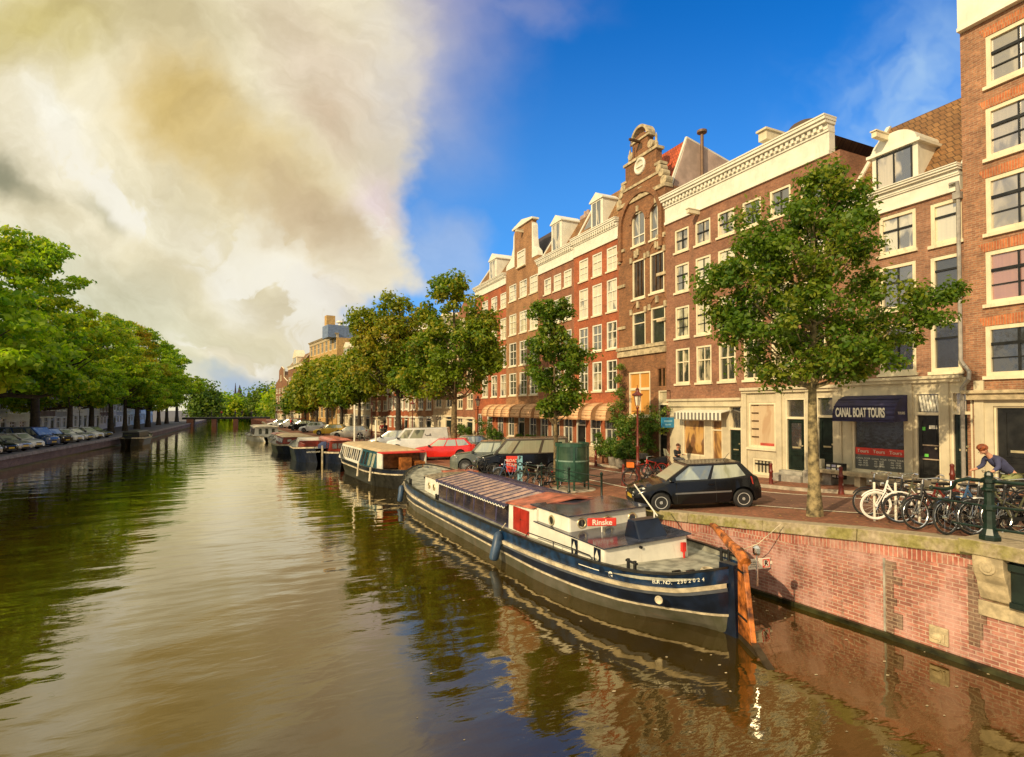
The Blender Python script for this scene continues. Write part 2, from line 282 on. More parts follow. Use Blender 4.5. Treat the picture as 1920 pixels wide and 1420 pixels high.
# ------------------------------------------------------------------ mesh builder
SPLIT = {'pilaster', 'verge_board', 'brick_arch', 'awning_side', 'vent_bolt', 'deck_cleat', 'display_shelf', 'sticker', 'fender', 'cabin_wall', 'cockpit_wall', 'cockpit_lining', 'rail', 'valance_stripe_', 'fanlight_stripes', 'name_line', 'door_wall', 'girder_flange', 'doorstep', 'stone_trim'}
class MB:
    def __init__(s): s.v = []; s.f = []; s.mi = []; s.cur = 0; s.pc = []
    def add(s, vs, fs):
        s.pc.append((len(s.v), len(s.f))); o = len(s.v); s.v += [tuple(v) for v in vs]; s.f += [tuple(i+o for i in f) for f in fs]; s.mi += [s.cur]*len(fs); return s
    def box(s, x0, y0, z0, x1, y1, z1):
        if x0 > x1: x0, x1 = x1, x0
        if y0 > y1: y0, y1 = y1, y0
        if z0 > z1: z0, z1 = z1, z0
        return s.add([(x0,y0,z0),(x1,y0,z0),(x1,y1,z0),(x0,y1,z0),(x0,y0,z1),(x1,y0,z1),(x1,y1,z1),(x0,y1,z1)],
                     [(3,2,1,0),(4,5,6,7),(0,1,5,4),(1,2,6,5),(2,3,7,6),(3,0,4,7)])
    def quad(s, a, b, c, d): return s.add([a, b, c, d], [(0, 1, 2, 3)])
    def hexa(s, b, t):                                              # bottom 4 (ccw seen from above), top 4
        return s.add(list(b)+list(t), [(3,2,1,0),(4,5,6,7),(0,1,5,4),(1,2,6,5),(2,3,7,6),(3,0,4,7)])
    def prism(s, poly, y0, y1):                                     # poly in x,z (ccw seen from -y), extruded along y
        n = len(poly); vs = [(x, y0, z) for x, z in poly] + [(x, y1, z) for x, z in poly]
        fs = [tuple(range(n)), tuple(range(2*n-1, n-1, -1))] + [((i+1) % n, i, n+i, n+(i+1) % n) for i in range(n)]
        return s.add(vs, fs)
    def tube(s, pts, rad, n=8, cap=True):
        pts = [Vector(p) for p in pts]
        if not isinstance(rad, (list, tuple)): rad = [rad]*len(pts)
        o = len(s.v); up = Vector((0.13, 0.21, 0.97)); vs = []; fs = []
        for i, p in enumerate(pts):
            a = pts[max(i-1, 0)]; b = pts[min(i+1, len(pts)-1)]; d = (b-a)
            d = d.normalized() if d.length > 1e-9 else Vector((0, 0, 1))
            u = d.cross(up); u = u.normalized() if u.length > 0.05 else d.cross(Vector((1, 0, 0))).normalized(); v = d.cross(u)
            up = u.cross(d) if u.cross(d).length > 0.1 else up
            for k in range(n):
                q = p + (u*cos(2*pi*k/n) + v*sin(2*pi*k/n))*rad[i]; vs.append(tuple(q))
        for i in range(len(pts)-1):
            for k in range(n):
                fs.append((i*n+k, i*n+(k+1) % n, (i+1)*n+(k+1) % n, (i+1)*n+k))
        if cap: fs += [tuple(range(n-1, -1, -1)), tuple(range((len(pts)-1)*n, len(pts)*n))]
        return s.add(vs, fs)
    def lathe(s, prof, n=12, c=(0, 0, 0), sx=1.0, sy=1.0):
        vs = []; fs = []
        for r, z in prof:
            for k in range(n): vs.append((c[0]+r*sx*cos(2*pi*k/n), c[1]+r*sy*sin(2*pi*k/n), c[2]+z))
        m = len(prof)
        for i in range(m-1):
            for k in range(n): fs.append((i*n+k, i*n+(k+1) % n, (i+1)*n+(k+1) % n, (i+1)*n+k))
        fs += [tuple(range(n-1, -1, -1)), tuple(range((m-1)*n, m*n))]
        return s.add(vs, fs)
    def ring(s, c, axis, r, t, n=20, m=6):                          # torus
        c = Vector(c); ax = Vector(axis).normalized(); u = ax.orthogonal().normalized(); v = ax.cross(u); vs = []; fs = []
        for i in range(n):
            d = u*cos(2*pi*i/n)+v*sin(2*pi*i/n)
            for j in range(m): vs.append(tuple(c + d*(r+t*cos(2*pi*j/m)) + ax*t*sin(2*pi*j/m)))
        for i in range(n):
            for j in range(m): fs.append((i*m+j, ((i+1) % n)*m+j, ((i+1) % n)*m+(j+1) % m, i*m+(j+1) % m))
        return s.add(vs, fs)
    def disc(s, c, axis, r, h, n=16):                               # short cylinder along axis
        c = Vector(c); ax = Vector(axis).normalized(); return s.tube([c-ax*h/2, c+ax*h/2], r, n)
    def build(s, name, material, parent=None, smooth=False, bevel=0.0, loc=None, rotz=None, subsurf=0):
        if name in SPLIT and parent is not None and len(s.pc) > 1:
            ends = s.pc[1:]+[(len(s.v), len(s.f))]; o = None
            for (v0, f0), (v1, f1) in zip(s.pc, ends):
                q = MB(); q.v = s.v[v0:v1]; q.f = [tuple(i-v0 for i in f) for f in s.f[f0:f1]]; q.mi = [0]*(f1-f0); o = q.build(name, material, parent, smooth, bevel, loc, rotz, subsurf)
            return o
        me = bpy.data.meshes.new(name); me.from_pydata(s.v, [], s.f)
        for mt in (material if isinstance(material, (list, tuple)) else [material]): me.materials.append(mt)
        if isinstance(material, (list, tuple)): me.polygons.foreach_set('material_index', s.mi)
        me.update()
        if smooth:
            me.polygons.foreach_set('use_smooth', [True]*len(me.polygons))
            try: me.set_sharp_from_angle(angle=R(38))
            except Exception: pass
        o = bpy.data.objects.new(name, me); COL.objects.link(o)
        if parent: o.parent = parent
        if loc is not None: o.location = loc
        if rotz is not None: o.rotation_euler = (0, 0, rotz)
        if bevel:
            b = o.modifiers.new('bevel', 'BEVEL'); b.width = bevel; b.segments = 2; b.limit_method = 'ANGLE'; b.angle_limit = R(35)
        if subsurf:
            b = o.modifiers.new('sub', 'SUBSURF'); b.levels = subsurf; b.render_levels = subsurf
        return o
def tag(o, label, cat, group=None):
    o['label'] = label; o['category'] = cat
    if group: o['group'] = group
    return o
def struct(o, kind='structure'): o['kind'] = kind; return o
def empty(name, loc=(0, 0, 0), rotz=0, label=None, cat=None, group=None):
    o = bpy.data.objects.new(name, None); COL.objects.link(o); o.location = loc; o.rotation_euler = (0, 0, rotz); o.empty_display_size = 0.2
    if label: tag(o, label, cat, group)
    return o
KIDS = {}
def copy_tree(o, parent=None):
    c = o.copy(); COL.objects.link(c); c.parent = parent
    for ch in o.children: copy_tree(ch, c)
    return c
def text(name, s, size, material, parent, matrix, depth=0.004, sx=1.0, bold=0.0):
    cu = bpy.data.curves.new(name, 'FONT'); cu.body = s; cu.size = size; cu.extrude = depth; cu.align_x = 'CENTER'; cu.align_y = 'CENTER'; cu.offset = bold
    t = bpy.data.objects.new(name+'_tmp', cu); COL.objects.link(t)
    dg = bpy.context.evaluated_depsgraph_get(); me = bpy.data.meshes.new_from_object(t.evaluated_get(dg)); bpy.data.objects.remove(t)
    me.materials.clear(); me.materials.append(material)
    o = bpy.data.objects.new(name, me); COL.objects.link(o); o.parent = parent; o.matrix_local = matrix @ Matrix.Diagonal((sx, 1, 1, 1)); return o
def frame_mat(origin, xdir, ydir):
    x = Vector(xdir).normalized(); y = Vector(ydir).normalized(); z = x.cross(y).normalized(); y = z.cross(x)
    return Matrix(((x.x, y.x, z.x, origin[0]), (x.y, y.y, z.y, origin[1]), (x.z, y.z, z.z, origin[2]), (0, 0, 0, 1)))
# ================================================================== SETTING: water, ground, quays
def water_mat():
    m = bpy.data.materials.new('canal_water'); m.use_nodes = True; t = NT(m.node_tree); b = t.n['Principled BSDF']
    g = t.new('ShaderNodeTexCoord').outputs['Object']
    t.put(b, 'Base Color', t.mix(t.smooth(t.noise(g, 0.25, 4), 0.35, 0.65), (0.032, 0.019, 0.002), (0.050, 0.030, 0.003)))
    b.inputs['Roughness'].default_value = 0.02; b.inputs['IOR'].default_value = 1.95; b.inputs['Specular IOR Level'].default_value = 1.0
    b.inputs['Specular Tint'].default_value = (1.0, 0.93, 0.80, 1)
    s = t.new('ShaderNodeSeparateXYZ'); t.put(s, 0, g)
    v1 = t.xyz(t.m('MULTIPLY', s.outputs[0], 0.55), t.m('MULTIPLY', s.outputs[1], 1.25), 0.0)
    big = t.noise(v1, 0.55, 2, 0.5); mid = t.noise(v1, 2.6, 2, 0.5, 0.4); sm = t.noise(v1, 11.0, 3, 0.5)
    amp = t.smooth(t.noise(g, 0.13, 2), 0.35, 0.65)
    h = t.m('ADD', t.m('MULTIPLY', big, 0.34), t.m('MULTIPLY', mid, t.m('MULTIPLY_ADD', amp, 0.045, 0.026)))
    h = t.m('ADD', h, t.m('MULTIPLY', sm, t.m('MULTIPLY_ADD', amp, 0.010, 0.003)))
    bn = t.new('ShaderNodeBump'); bn.inputs['Strength'].default_value = 0.5; bn.inputs['Distance'].default_value = 0.25; t.put(bn, 'Height', h)
    gl = t.new('ShaderNodeBsdfGlossy'); gl.inputs['Color'].default_value = (1.0, 0.93, 0.74, 1); gl.inputs['Roughness'].default_value = 0.02; t.put(gl, 'Normal', bn.outputs[0])
    b.inputs['Specular IOR Level'].default_value = 0.0; b.inputs['Roughness'].default_value = 0.6
    fr = t.new('ShaderNodeFresnel', i_IOR=1.42); t.put(fr, 'Normal', bn.outputs[0])
    mx = t.new('ShaderNodeMixShader'); t.put(mx, 0, t.m('MULTIPLY_ADD', fr.outputs[0], 1.75, 0.06, clamp=True)); t.put(mx, 1, b.outputs[0]); t.put(mx, 2, gl.outputs[0]); t.put(t.n['Material Output'], 'Surface', mx.outputs[0])
    return m
mb = MB(); mb.quad((-90, -60, 0), (60, -60, 0), (60, 700, 0), (-90, 700, 0)); struct(mb.build('water', water_mat()))

paving = brick('clinker_paving', (0.34, 0.13, 0.062), (0.24, 0.09, 0.048), (0.14, 0.09, 0.055), 0.2, 0.1, axis='flat', ms=0.008)
roadm = brick('road_clinker', (0.22, 0.105, 0.070), (0.17, 0.08, 0.055), (0.10, 0.065, 0.045), 0.2, 0.1, axis='flat', ms=0.008)
lpave = mat('left_quay_paving', (0.13, 0.12, 0.13), 0.85, var=0.2, scale=2)
kerb = mat('kerb_stone', (0.45, 0.38, 0.28), 0.8, var=0.2, scale=3)
paintm = mat('road_paint', (0.75, 0.68, 0.52), 0.7, var=0.15, scale=8)
def lipstrip(name, material, f0, f1, y0, y1, dz, step=1.0, zf=None, skirt=0.0):
    m = MB(); ys = list(np.arange(y0, y1+1e-6, step)); n = len(ys)
    zf = zf or gz; K = 4
    for y in ys:
        a, b = f0(y), f1(y)
        for k in range(K+1):
            x = a+(b-a)*k/K; m.v.append((x, y, zf(x, y)+dz))
    for i in range(n-1):
        for k in range(K): m.f.append((i*(K+1)+k, i*(K+1)+k+1, (i+1)*(K+1)+k+1, (i+1)*(K+1)+k)); m.mi.append(0)
    if skirt:
        for i in range(n-1):
            a, b = m.v[i*(K+1)], m.v[(i+1)*(K+1)]
            m.quad((a[0], a[1], a[2]-skirt), a, b, (b[0], b[1], b[2]-skirt)); 
    return m.build(name, material)
FAC = [(-40, 21.14), (56, 21.14), (62, 20.2), (72, 18.2), (92, 15.2), (115, 12.2), (140, 11.2), (260, 10)]
def fx(y): return lerp(FAC, y)
struct(lipstrip('quay_street', paving, lambda y: er(y)+0.3, lambda y: 70, -12, 200, 0, 2.0))
def road0(y): return er(y)+lerp([(0, 1.9), (14, 2.7), (40, 5.0), (80, 5.5), (150, 5.5)], y)
def road1(y): return min(fx(y)-3.3, road0(y)+lerp([(0, 3.5), (40, 3.6), (80, 4.2), (150, 4.5)], y))
struct(lipstrip('road', roadm, road0, road1, -12, 130, 0.004, 1.0))
struct(lipstrip('road_marking', paintm, lambda y: road0(y), lambda y: road0(y)+0.11, -8, 34, 0.009, 1.0))
struct(lipstrip('road_marking', paintm, lambda y: road1(y)-0.12, lambda y: road1(y), -8, 60, 0.009, 1.0))
struct(lipstrip('pavement', paving, lambda y: fx(y)-2.1, lambda y: fx(y)+0.3, -8, 130, 0.10, 1.0, skirt=0.12))
struct(lipstrip('pavement_kerb', kerb, lambda y: fx(y)-2.25, lambda y: fx(y)-2.1, -8, 130, 0.103, 1.0, skirt=0.12))
# left bank ground, far ground
m = MB(); ys = list(range(-12, 261, 4))
for a, b in zip(ys, ys[1:]): m.quad((-120, a, 1.0), (el(a)-0.3, a, 1.0), (el(b)-0.3, b, 1.0), (-120, b, 1.0))
struct(m.build('left_quay_street', lpave))
struct(MB().quad((-400, 262, 0.9), (300, 262, 0.9), (300, 900, 0.9), (-400, 900, 0.9)).build('ground', lpave))

qb = brick('quay_brick', (0.43, 0.175, 0.125), (0.28, 0.105, 0.078), (0.47, 0.34, 0.26), 0.225, 0.078, stain=(0.075, 0.062, 0.04), patch=(0.60, 0.36, 0.31), ms=0.010)
qs = brick('quay_soldier_brick', (0.50, 0.165, 0.11), (0.33, 0.09, 0.06), (0.55, 0.40, 0.30), 0.085, 0.5, ms=0.011, patch=(0.60, 0.38, 0.30))
def moss(name, c1, c2):
    m = bpy.data.materials.new(name); m.use_nodes = True; t = NT(m.node_tree); b = t.n['Principled BSDF']
    g = t.new('ShaderNodeTexCoord').outputs['Object']; ge = t.new('ShaderNodeNewGeometry'); s = t.new('ShaderNodeSeparateXYZ'); t.put(s, 0, ge.outputs['Normal'])
    n = t.noise(g, 1.3, 6, 0.7); n2 = t.noise(g, 9, 4, 0.6)
    side = t.smooth(s.outputs[2], 0.7, 0.3)
    base = t.mix(t.smooth(n2, 0.3, 0.7), (0.30, 0.235, 0.15), (0.46, 0.37, 0.25))
    green = t.mix(t.smooth(n2, 0.3, 0.7), c1, c2)
    t.put(b, 'Base Color', t.mix(t.m('MULTIPLY', t.smooth(n, 0.36, 0.60), t.m('MULTIPLY_ADD', side, 0.8, 0.12)), base, green))
    b.inputs['Roughness'].default_value = 0.9
    bn = t.new('ShaderNodeBump', i_Strength=0.5, i_Distance=0.03); t.put(bn, 'Height', n2); t.put(b, 'Normal', bn.outputs[0]); return m
mossy = moss('mossy_coping_stone', (0.17, 0.15, 0.030), (0.28, 0.25, 0.07))
wet = mat('wet_slime', (0.035, 0.035, 0.012), 0.35, var=0.4, scale=2)
def quaywall(name, label, ef, y0, y1, side, topz, bmat, smat, cmat, seg=2.3, ch=0.27):
    root = empty(name, (0, 0, 0), 0, label, 'quay wall')
    ys = [y0]
    while ys[-1] < y1: ys.append(ys[-1]+1.0)
    w_, s_, c_, l_ = MB(), MB(), MB(), MB()
    for a, b in zip(ys, ys[1:]):
        za, zb = topz(a)-ch, topz(b)-ch
        for (mm, da, dbb, top, bot) in ((w_, 0.0, 0.0, -0.24, None), (s_, 0.012, 0.012, 0.0, -0.24)):
            p = [(ef(a)-side*da, a, (za+bot) if bot else -0.6), (ef(b)-side*da, b, (zb+bot) if bot else -0.6), (ef(b)-side*da, b, zb+top), (ef(a)-side*da, a, za+top)]
            mm.quad(*(p if side < 0 else p[::-1]))
        x0a, x0b = ef(a)-side*0.07, ef(b)-side*0.07
        l_.hexa([(x0a, a, -0.3), (ef(a)+side*0.1, a, -0.3), (ef(b)+side*0.1, b, -0.3), (x0b, b, -0.3)], [(x0a, a, 0.10), (ef(a)+side*0.1, a, 0.13), (ef(b)+side*0.1, b, 0.13), (x0b, b, 0.10)])
    y = y0; rnd = random.Random(3)
    while y < y1:
        e = y+seg*rnd.uniform(0.85, 1.15); j = rnd.uniform(-0.012, 0.012); e2 = min(e, y1)
        def pt(yy, off, z): return (ef(yy)+side*off+j, yy, z)
        za, zb = topz(y)+0.004, topz(e2)+0.004; yy, ee = y+0.008, e2-0.008
        c_.hexa([pt(yy, -0.10, za-ch), pt(yy, 0.42, za-ch), pt(ee, 0.42, zb-ch), pt(ee, -0.10, zb-ch)], [pt(yy, -0.07, za), pt(yy, 0.42, za), pt(ee, 0.42, zb), pt(ee, -0.07, zb)])
        y = e
    w_.build('brick_face', bmat, root); s_.build('soldier_course', smat, root); c_.build('coping', cmat, root, bevel=0.02); l_.build('waterline_ledge', wet, root)
    return root
quaywall('quay_wall', 'long red brick quay wall with mossy stone coping on the right side of the canal', er, -8, 240, 1, lambda y: gz(er(y), y)+0.02, qb, qs, mossy)
lb = brick('left_quay_brick', (0.16, 0.10, 0.10), (0.11, 0.07, 0.075), (0.16, 0.13, 0.13), 0.4, 0.14)
lst = mat('left_quay_stone', (0.22, 0.185, 0.19), 0.85, var=0.2, scale=2)
quaywall('quay_wall', 'low dark brick quay wall with grey coping on the shaded left side', el, -8, 240, -1, lambda y: 1.02, lb, lb, lst, 4.0, 0.24)

# older dark brick patches and a stone joint in the near wall, parts of it
qw = bpy.data.objects['quay_wall']
old = brick('old_dark_brick', (0.20, 0.10, 0.065), (0.11, 0.06, 0.04), (0.30, 0.22, 0.15), 0.225, 0.078, patch=(0.34, 0.24, 0.17), ms=0.012)
def wallpatch(name, px0, px1, mt, z0, z1, d):
    a = onplane(px0, 1100, (12.18, 0, 0), Vector((1, 0, 0))).y; c = onplane(px1, 1100, (12.18, 0, 0), Vector((1, 0, 0))).y; n = 10; m = MB(); rr = random.Random(px0)
    for k in range(n):
        za, zb = z0+(z1-z0)*k/n, z0+(z1-z0)*(k+1)/n; e = rr.choice([0, 0.11, 0.05, -0.06]) if px1-px0 > 8 else 0
        m.box(er(a)-d, min(a, c)-e, za, er(a)+0.05, max(a, c)+0.001, zb)
    m.build(name, mt, qw)
wallpatch('old_brick_strip', 1656, 1676, old, 0.12, 1.62, 0.013); wallpatch('joint_strip', 1652, 1656, gstone, 0.12, 1.66, 0.02); wallpatch('old_brick_patch', 1806, 1826, old, 0.4, 1.9, 0.013)
# bridge pier corner with railing at the right edge of the picture
root = empty('bridge_abutment', (0, 0, 0), 0, 'stone capped bridge abutment with carved corbel under the green railing post', 'abutment')
MB().box(11.98, 4.62, 2.18, 13.4, 5.95, 2.44).box(11.98, -1.5, 2.20, 13.4, 4.60, 2.45).build('cap_stone', mossy, root, bevel=0.02)
m = MB()
prof = [(12.38, 1.30), (12.38, 2.18), (12.02, 2.18), (12.02, 2.02), (12.06, 1.85), (12.16, 1.68), (12.20, 1.52), (12.27, 1.36)]
m.add([(x, 5.28, z) for x, z in prof]+[(x, 5.75, z) for x, z in prof], [tuple(range(8)), tuple(range(15, 7, -1))]+[((i+1) % 8, i, 8+i, 8+(i+1) % 8) for i in range(8)])
m.disc((12.04, 5.52, 1.98), (1, 0, 0), 0.13, 0.06).disc((12.02, 5.52, 1.98), (1, 0, 0), 0.08, 0.06)
m.box(12.30, -1.5, 1.02, 12.40, 5.80, 1.30)
m.build('corbel', stone, root, bevel=0.015)
MB().box(12.25, -1.5, 1.30, 12.38, 5.27, 2.18).build('girder', dgreen, root); MB().box(12.15, -1.5, 1.98, 12.3, 5.27, 2.10).box(12.18, -1.5, 1.32, 12.3, 5.27, 1.42).build('girder_flange', dgreen, root)
# railing
root = empty('bridge_railing', (12.28, 5.58, 2.45), 0, 'dark green iron bridge railing with ornate cast post at right edge', 'railing')
MB().lathe([(0.17, 0), (0.17, 0.06), (0.14, 0.09), (0.115, 0.16), (0.10, 0.2), (0.09, 0.52), (0.115, 0.55), (0.115, 0.6), (0.08, 0.64), (0.08, 0.86), (0.12, 0.9), (0.12, 0.93), (0.085, 0.95), (0.085, 1.02), (0.125, 1.04), (0.125, 1.10), (0.07, 1.13), (0.075, 1.17), (0.06, 1.22), (0.0, 1.25)], 8).build('post', rgreen, root)
m = MB()
for z, r in ((1.06, 0.035), (0.60, 0.025), (0.20, 0.025)): m.tube([(0, -0.08, z), (-0.02, -3, z+0.06), (-0.02, -6, z+0.1)], r, 8)
m.build('rail', rgreen, root, smooth=True)
MB().tube([(0, 0.08, 1.06), (0, 0.35, 1.06), (0, 0.52, 1.0), (0, 0.60, 0.86), (0, 0.72, 0.82), (0, 0.92, 0.82)], [0.035]*5+[0.03], 8).lathe([(0, -0.05), (0.045, -0.02), (0.045, 0.02), (0, 0.05)], 8, (0, 0.95, 0.82)).tube([(0, 0.1, 0.6), (0, 0.95, 0.62)], 0.02, 6).tube([(0, 0.1, 0.2), (0, 0.6, 0.2)], 0.02, 6).build('rail_end', rgreen, root, smooth=True)

# ================================================================== HOUSES
WST = dict(glass=g_mid, frame=cream, cols=2, trans=0.62, rows=0, sill=True, fw=0.10, sillmat=cream, lintel=None, bar=0.035, barmat=None)
def wallgrid(mb, x0, x1, z0, z1, ops, y=0.0, rev=0.16):
    ops = [o for o in ops if o[2] > x0+1e-3 and o[0] < x1-1e-3 and o[3] > z0+1e-3 and o[1] < z1-1e-3]
    ops = [(max(o[0], x0), max(o[1], z0), min(o[2], x1), min(o[3], z1)) for o in ops]
    xs = sorted({x0, x1, *[o[0] for o in ops], *[o[2] for o in ops]}); zs = sorted({z0, z1, *[o[1] for o in ops], *[o[3] for o in ops]})
    for a, b in zip(zs, zs[1:]):
        if b-a < 1e-4: continue
        zm = (a+b)/2; st = None
        for p, q in list(zip(xs, xs[1:]))+[(None, None)]:
            solid = p is not None and not any(o[0]-1e-4 < (p+q)/2 < o[2]+1e-4 and o[1] < zm < o[3] for o in ops)
            if solid and st is None: st = p
            if not solid and st is not None:
                e = p if p is not None else x1
                if e > st+1e-4: mb.quad((st, y, a), (e, y, a), (e, y, b), (st, y, b))
                st = None
    for (a, b, c, d) in ops:
        mb.quad((a, y, b), (a, y, d), (a, y+rev, d), (a, y+rev, b)); mb.quad((c, y, d), (c, y, b), (c, y+rev, b), (c, y+rev, d))
        mb.quad((a, y, d), (c, y, d), (c, y+rev, d), (a, y+rev, d)); mb.quad((c, y, b), (a, y, b), (a, y+rev, b), (c, y+rev, b))
def make_window(parent, a, b, c, d, st, y=0.0):
    fw = min(st['fw'], (c-a)*0.16); f = MB(); y0, y1 = y+0.02, y+0.13
    f.box(a, y0, b, a+fw, y1, d).box(c-fw, y0, b, c, y1, d).box(a+fw, y0, d-fw, c-fw, y1, d).box(a+fw, y0, b, c-fw, y1, b+fw)
    o = f.build('window', st['frame'], parent)
    ia, ib, ic, id_ = a+fw, b+fw, c-fw, d-fw; bw = st['bar']; s = MB()
    zt = ib+(id_-ib)*st['trans'] if st['trans'] else None
    if zt: s.box(ia, y0+0.02, zt-bw*0.9, ic, y1-0.02, zt+bw*0.9)
    for k in range(1, st['cols']):
        x = ia+(ic-ia)*k/st['cols']; s.box(x-bw/2, y0+0.03, ib, x+bw/2, y1-0.023, id_)
    for k in range(1, st['rows']):
        z = ib+((zt or id_)-ib)*k/st['rows']; s.box(ia, y0+0.04, z-bw/2.5, ic, y1-0.026, z+bw/2.5)
    if s.v: s.build('glazing_bar', st['barmat'] or st['frame'], o)
    MB().quad((ia-0.01, y1-0.03, ib-0.01), (ic+0.01, y1-0.03, ib-0.01), (ic+0.01, y1-0.03, id_+0.01), (ia-0.01, y1-0.03, id_+0.01)).build('pane', st['glass'], o)
    if st['sill']: MB().box(a-0.06, y-0.09, b-0.11, c+0.06, y+0.14, b-0.002).build('sill', st['sillmat'], o)
    if st['lintel']:
        e = 0.12; MB().add([(a-0.04, y-0.006, d), (c+0.04, y-0.006, d), (c+e+0.06, y-0.006, d+0.26), ((a+c)/2, y-0.006, d+0.33), (a-e-0.06, y-0.006, d+0.26)], [(0, 1, 2, 3, 4)]).build('lintel', st['lintel'], o)
    return o
def make_door(parent, a, b, c, d, y=0.0, m=None, fan=0.0, slot=True, glazed=False, frame=None):
    fr = frame or cream
    z2 = d-fan if fan else d
    o = MB().box(a+0.05, y+0.08, b, c-0.05, y+0.13, z2-0.05).build('door', m or dgreen, parent)
    p = MB(); wdt = c-a
    for (u0, v0, u1, v1) in ((0.2, 0.06, 0.8, 0.30), (0.2, 0.36, 0.8, 0.93)):
        x0, x1 = a+wdt*u0, a+wdt*u1; q0, q1 = b+(z2-b)*v0, b+(z2-b)*v1
        for bx in ((x0, q0, x1, q0+0.03), (x0, q1-0.03, x1, q1), (x0, q0+0.03, x0+0.03, q1-0.03), (x1-0.03, q0+0.03, x1, q1-0.03)): p.box(bx[0], y+0.055, bx[1], bx[2], y+0.079, bx[3])
    p.build('panel_moulding', m or dgreen, o)
    if glazed: MB().box(a+wdt*0.24, y+0.068, b+(z2-b)*0.40, c-wdt*0.24, y+0.075, b+(z2-b)*0.9).build('pane', g_mid, o)
    if slot: MB().box(a+wdt*0.3, y+0.05, b+(z2-b)*0.42, c-wdt*0.3, y+0.07, b+(z2-b)*0.45).build('letter_slot', mat('brass', (0.7, 0.6, 0.35), 0.35, 0.6), o)
    MB().disc((c-0.16, y+0.04, b+1.05), (0, 1, 0), 0.035, 0.06, 10).build('handle', MATS['brass'] if 'brass' in MATS else chrome, o)
    g = MB().box(a, y+0.0, b, a+0.05, y+0.14, d).box(c-0.05, y+0.0, b, c, y+0.14, d).box(a+0.05, y+0.0, d-0.05, c-0.05, y+0.14, d)
    if fan: g.box(a+0.05, y-0.01, z2-0.05, c-0.05, y+0.14, z2+0.05)
    g.build('door_frame', fr, parent)
    if fan:
        w = MB().quad((a+0.05, y+0.11, z2+0.05), (c-0.05, y+0.11, z2+0.05), (c-0.05, y+0.11, d-0.05), (a+0.05, y+0.11, d-0.05)).build('fanlight', g_mid, parent)
    return o
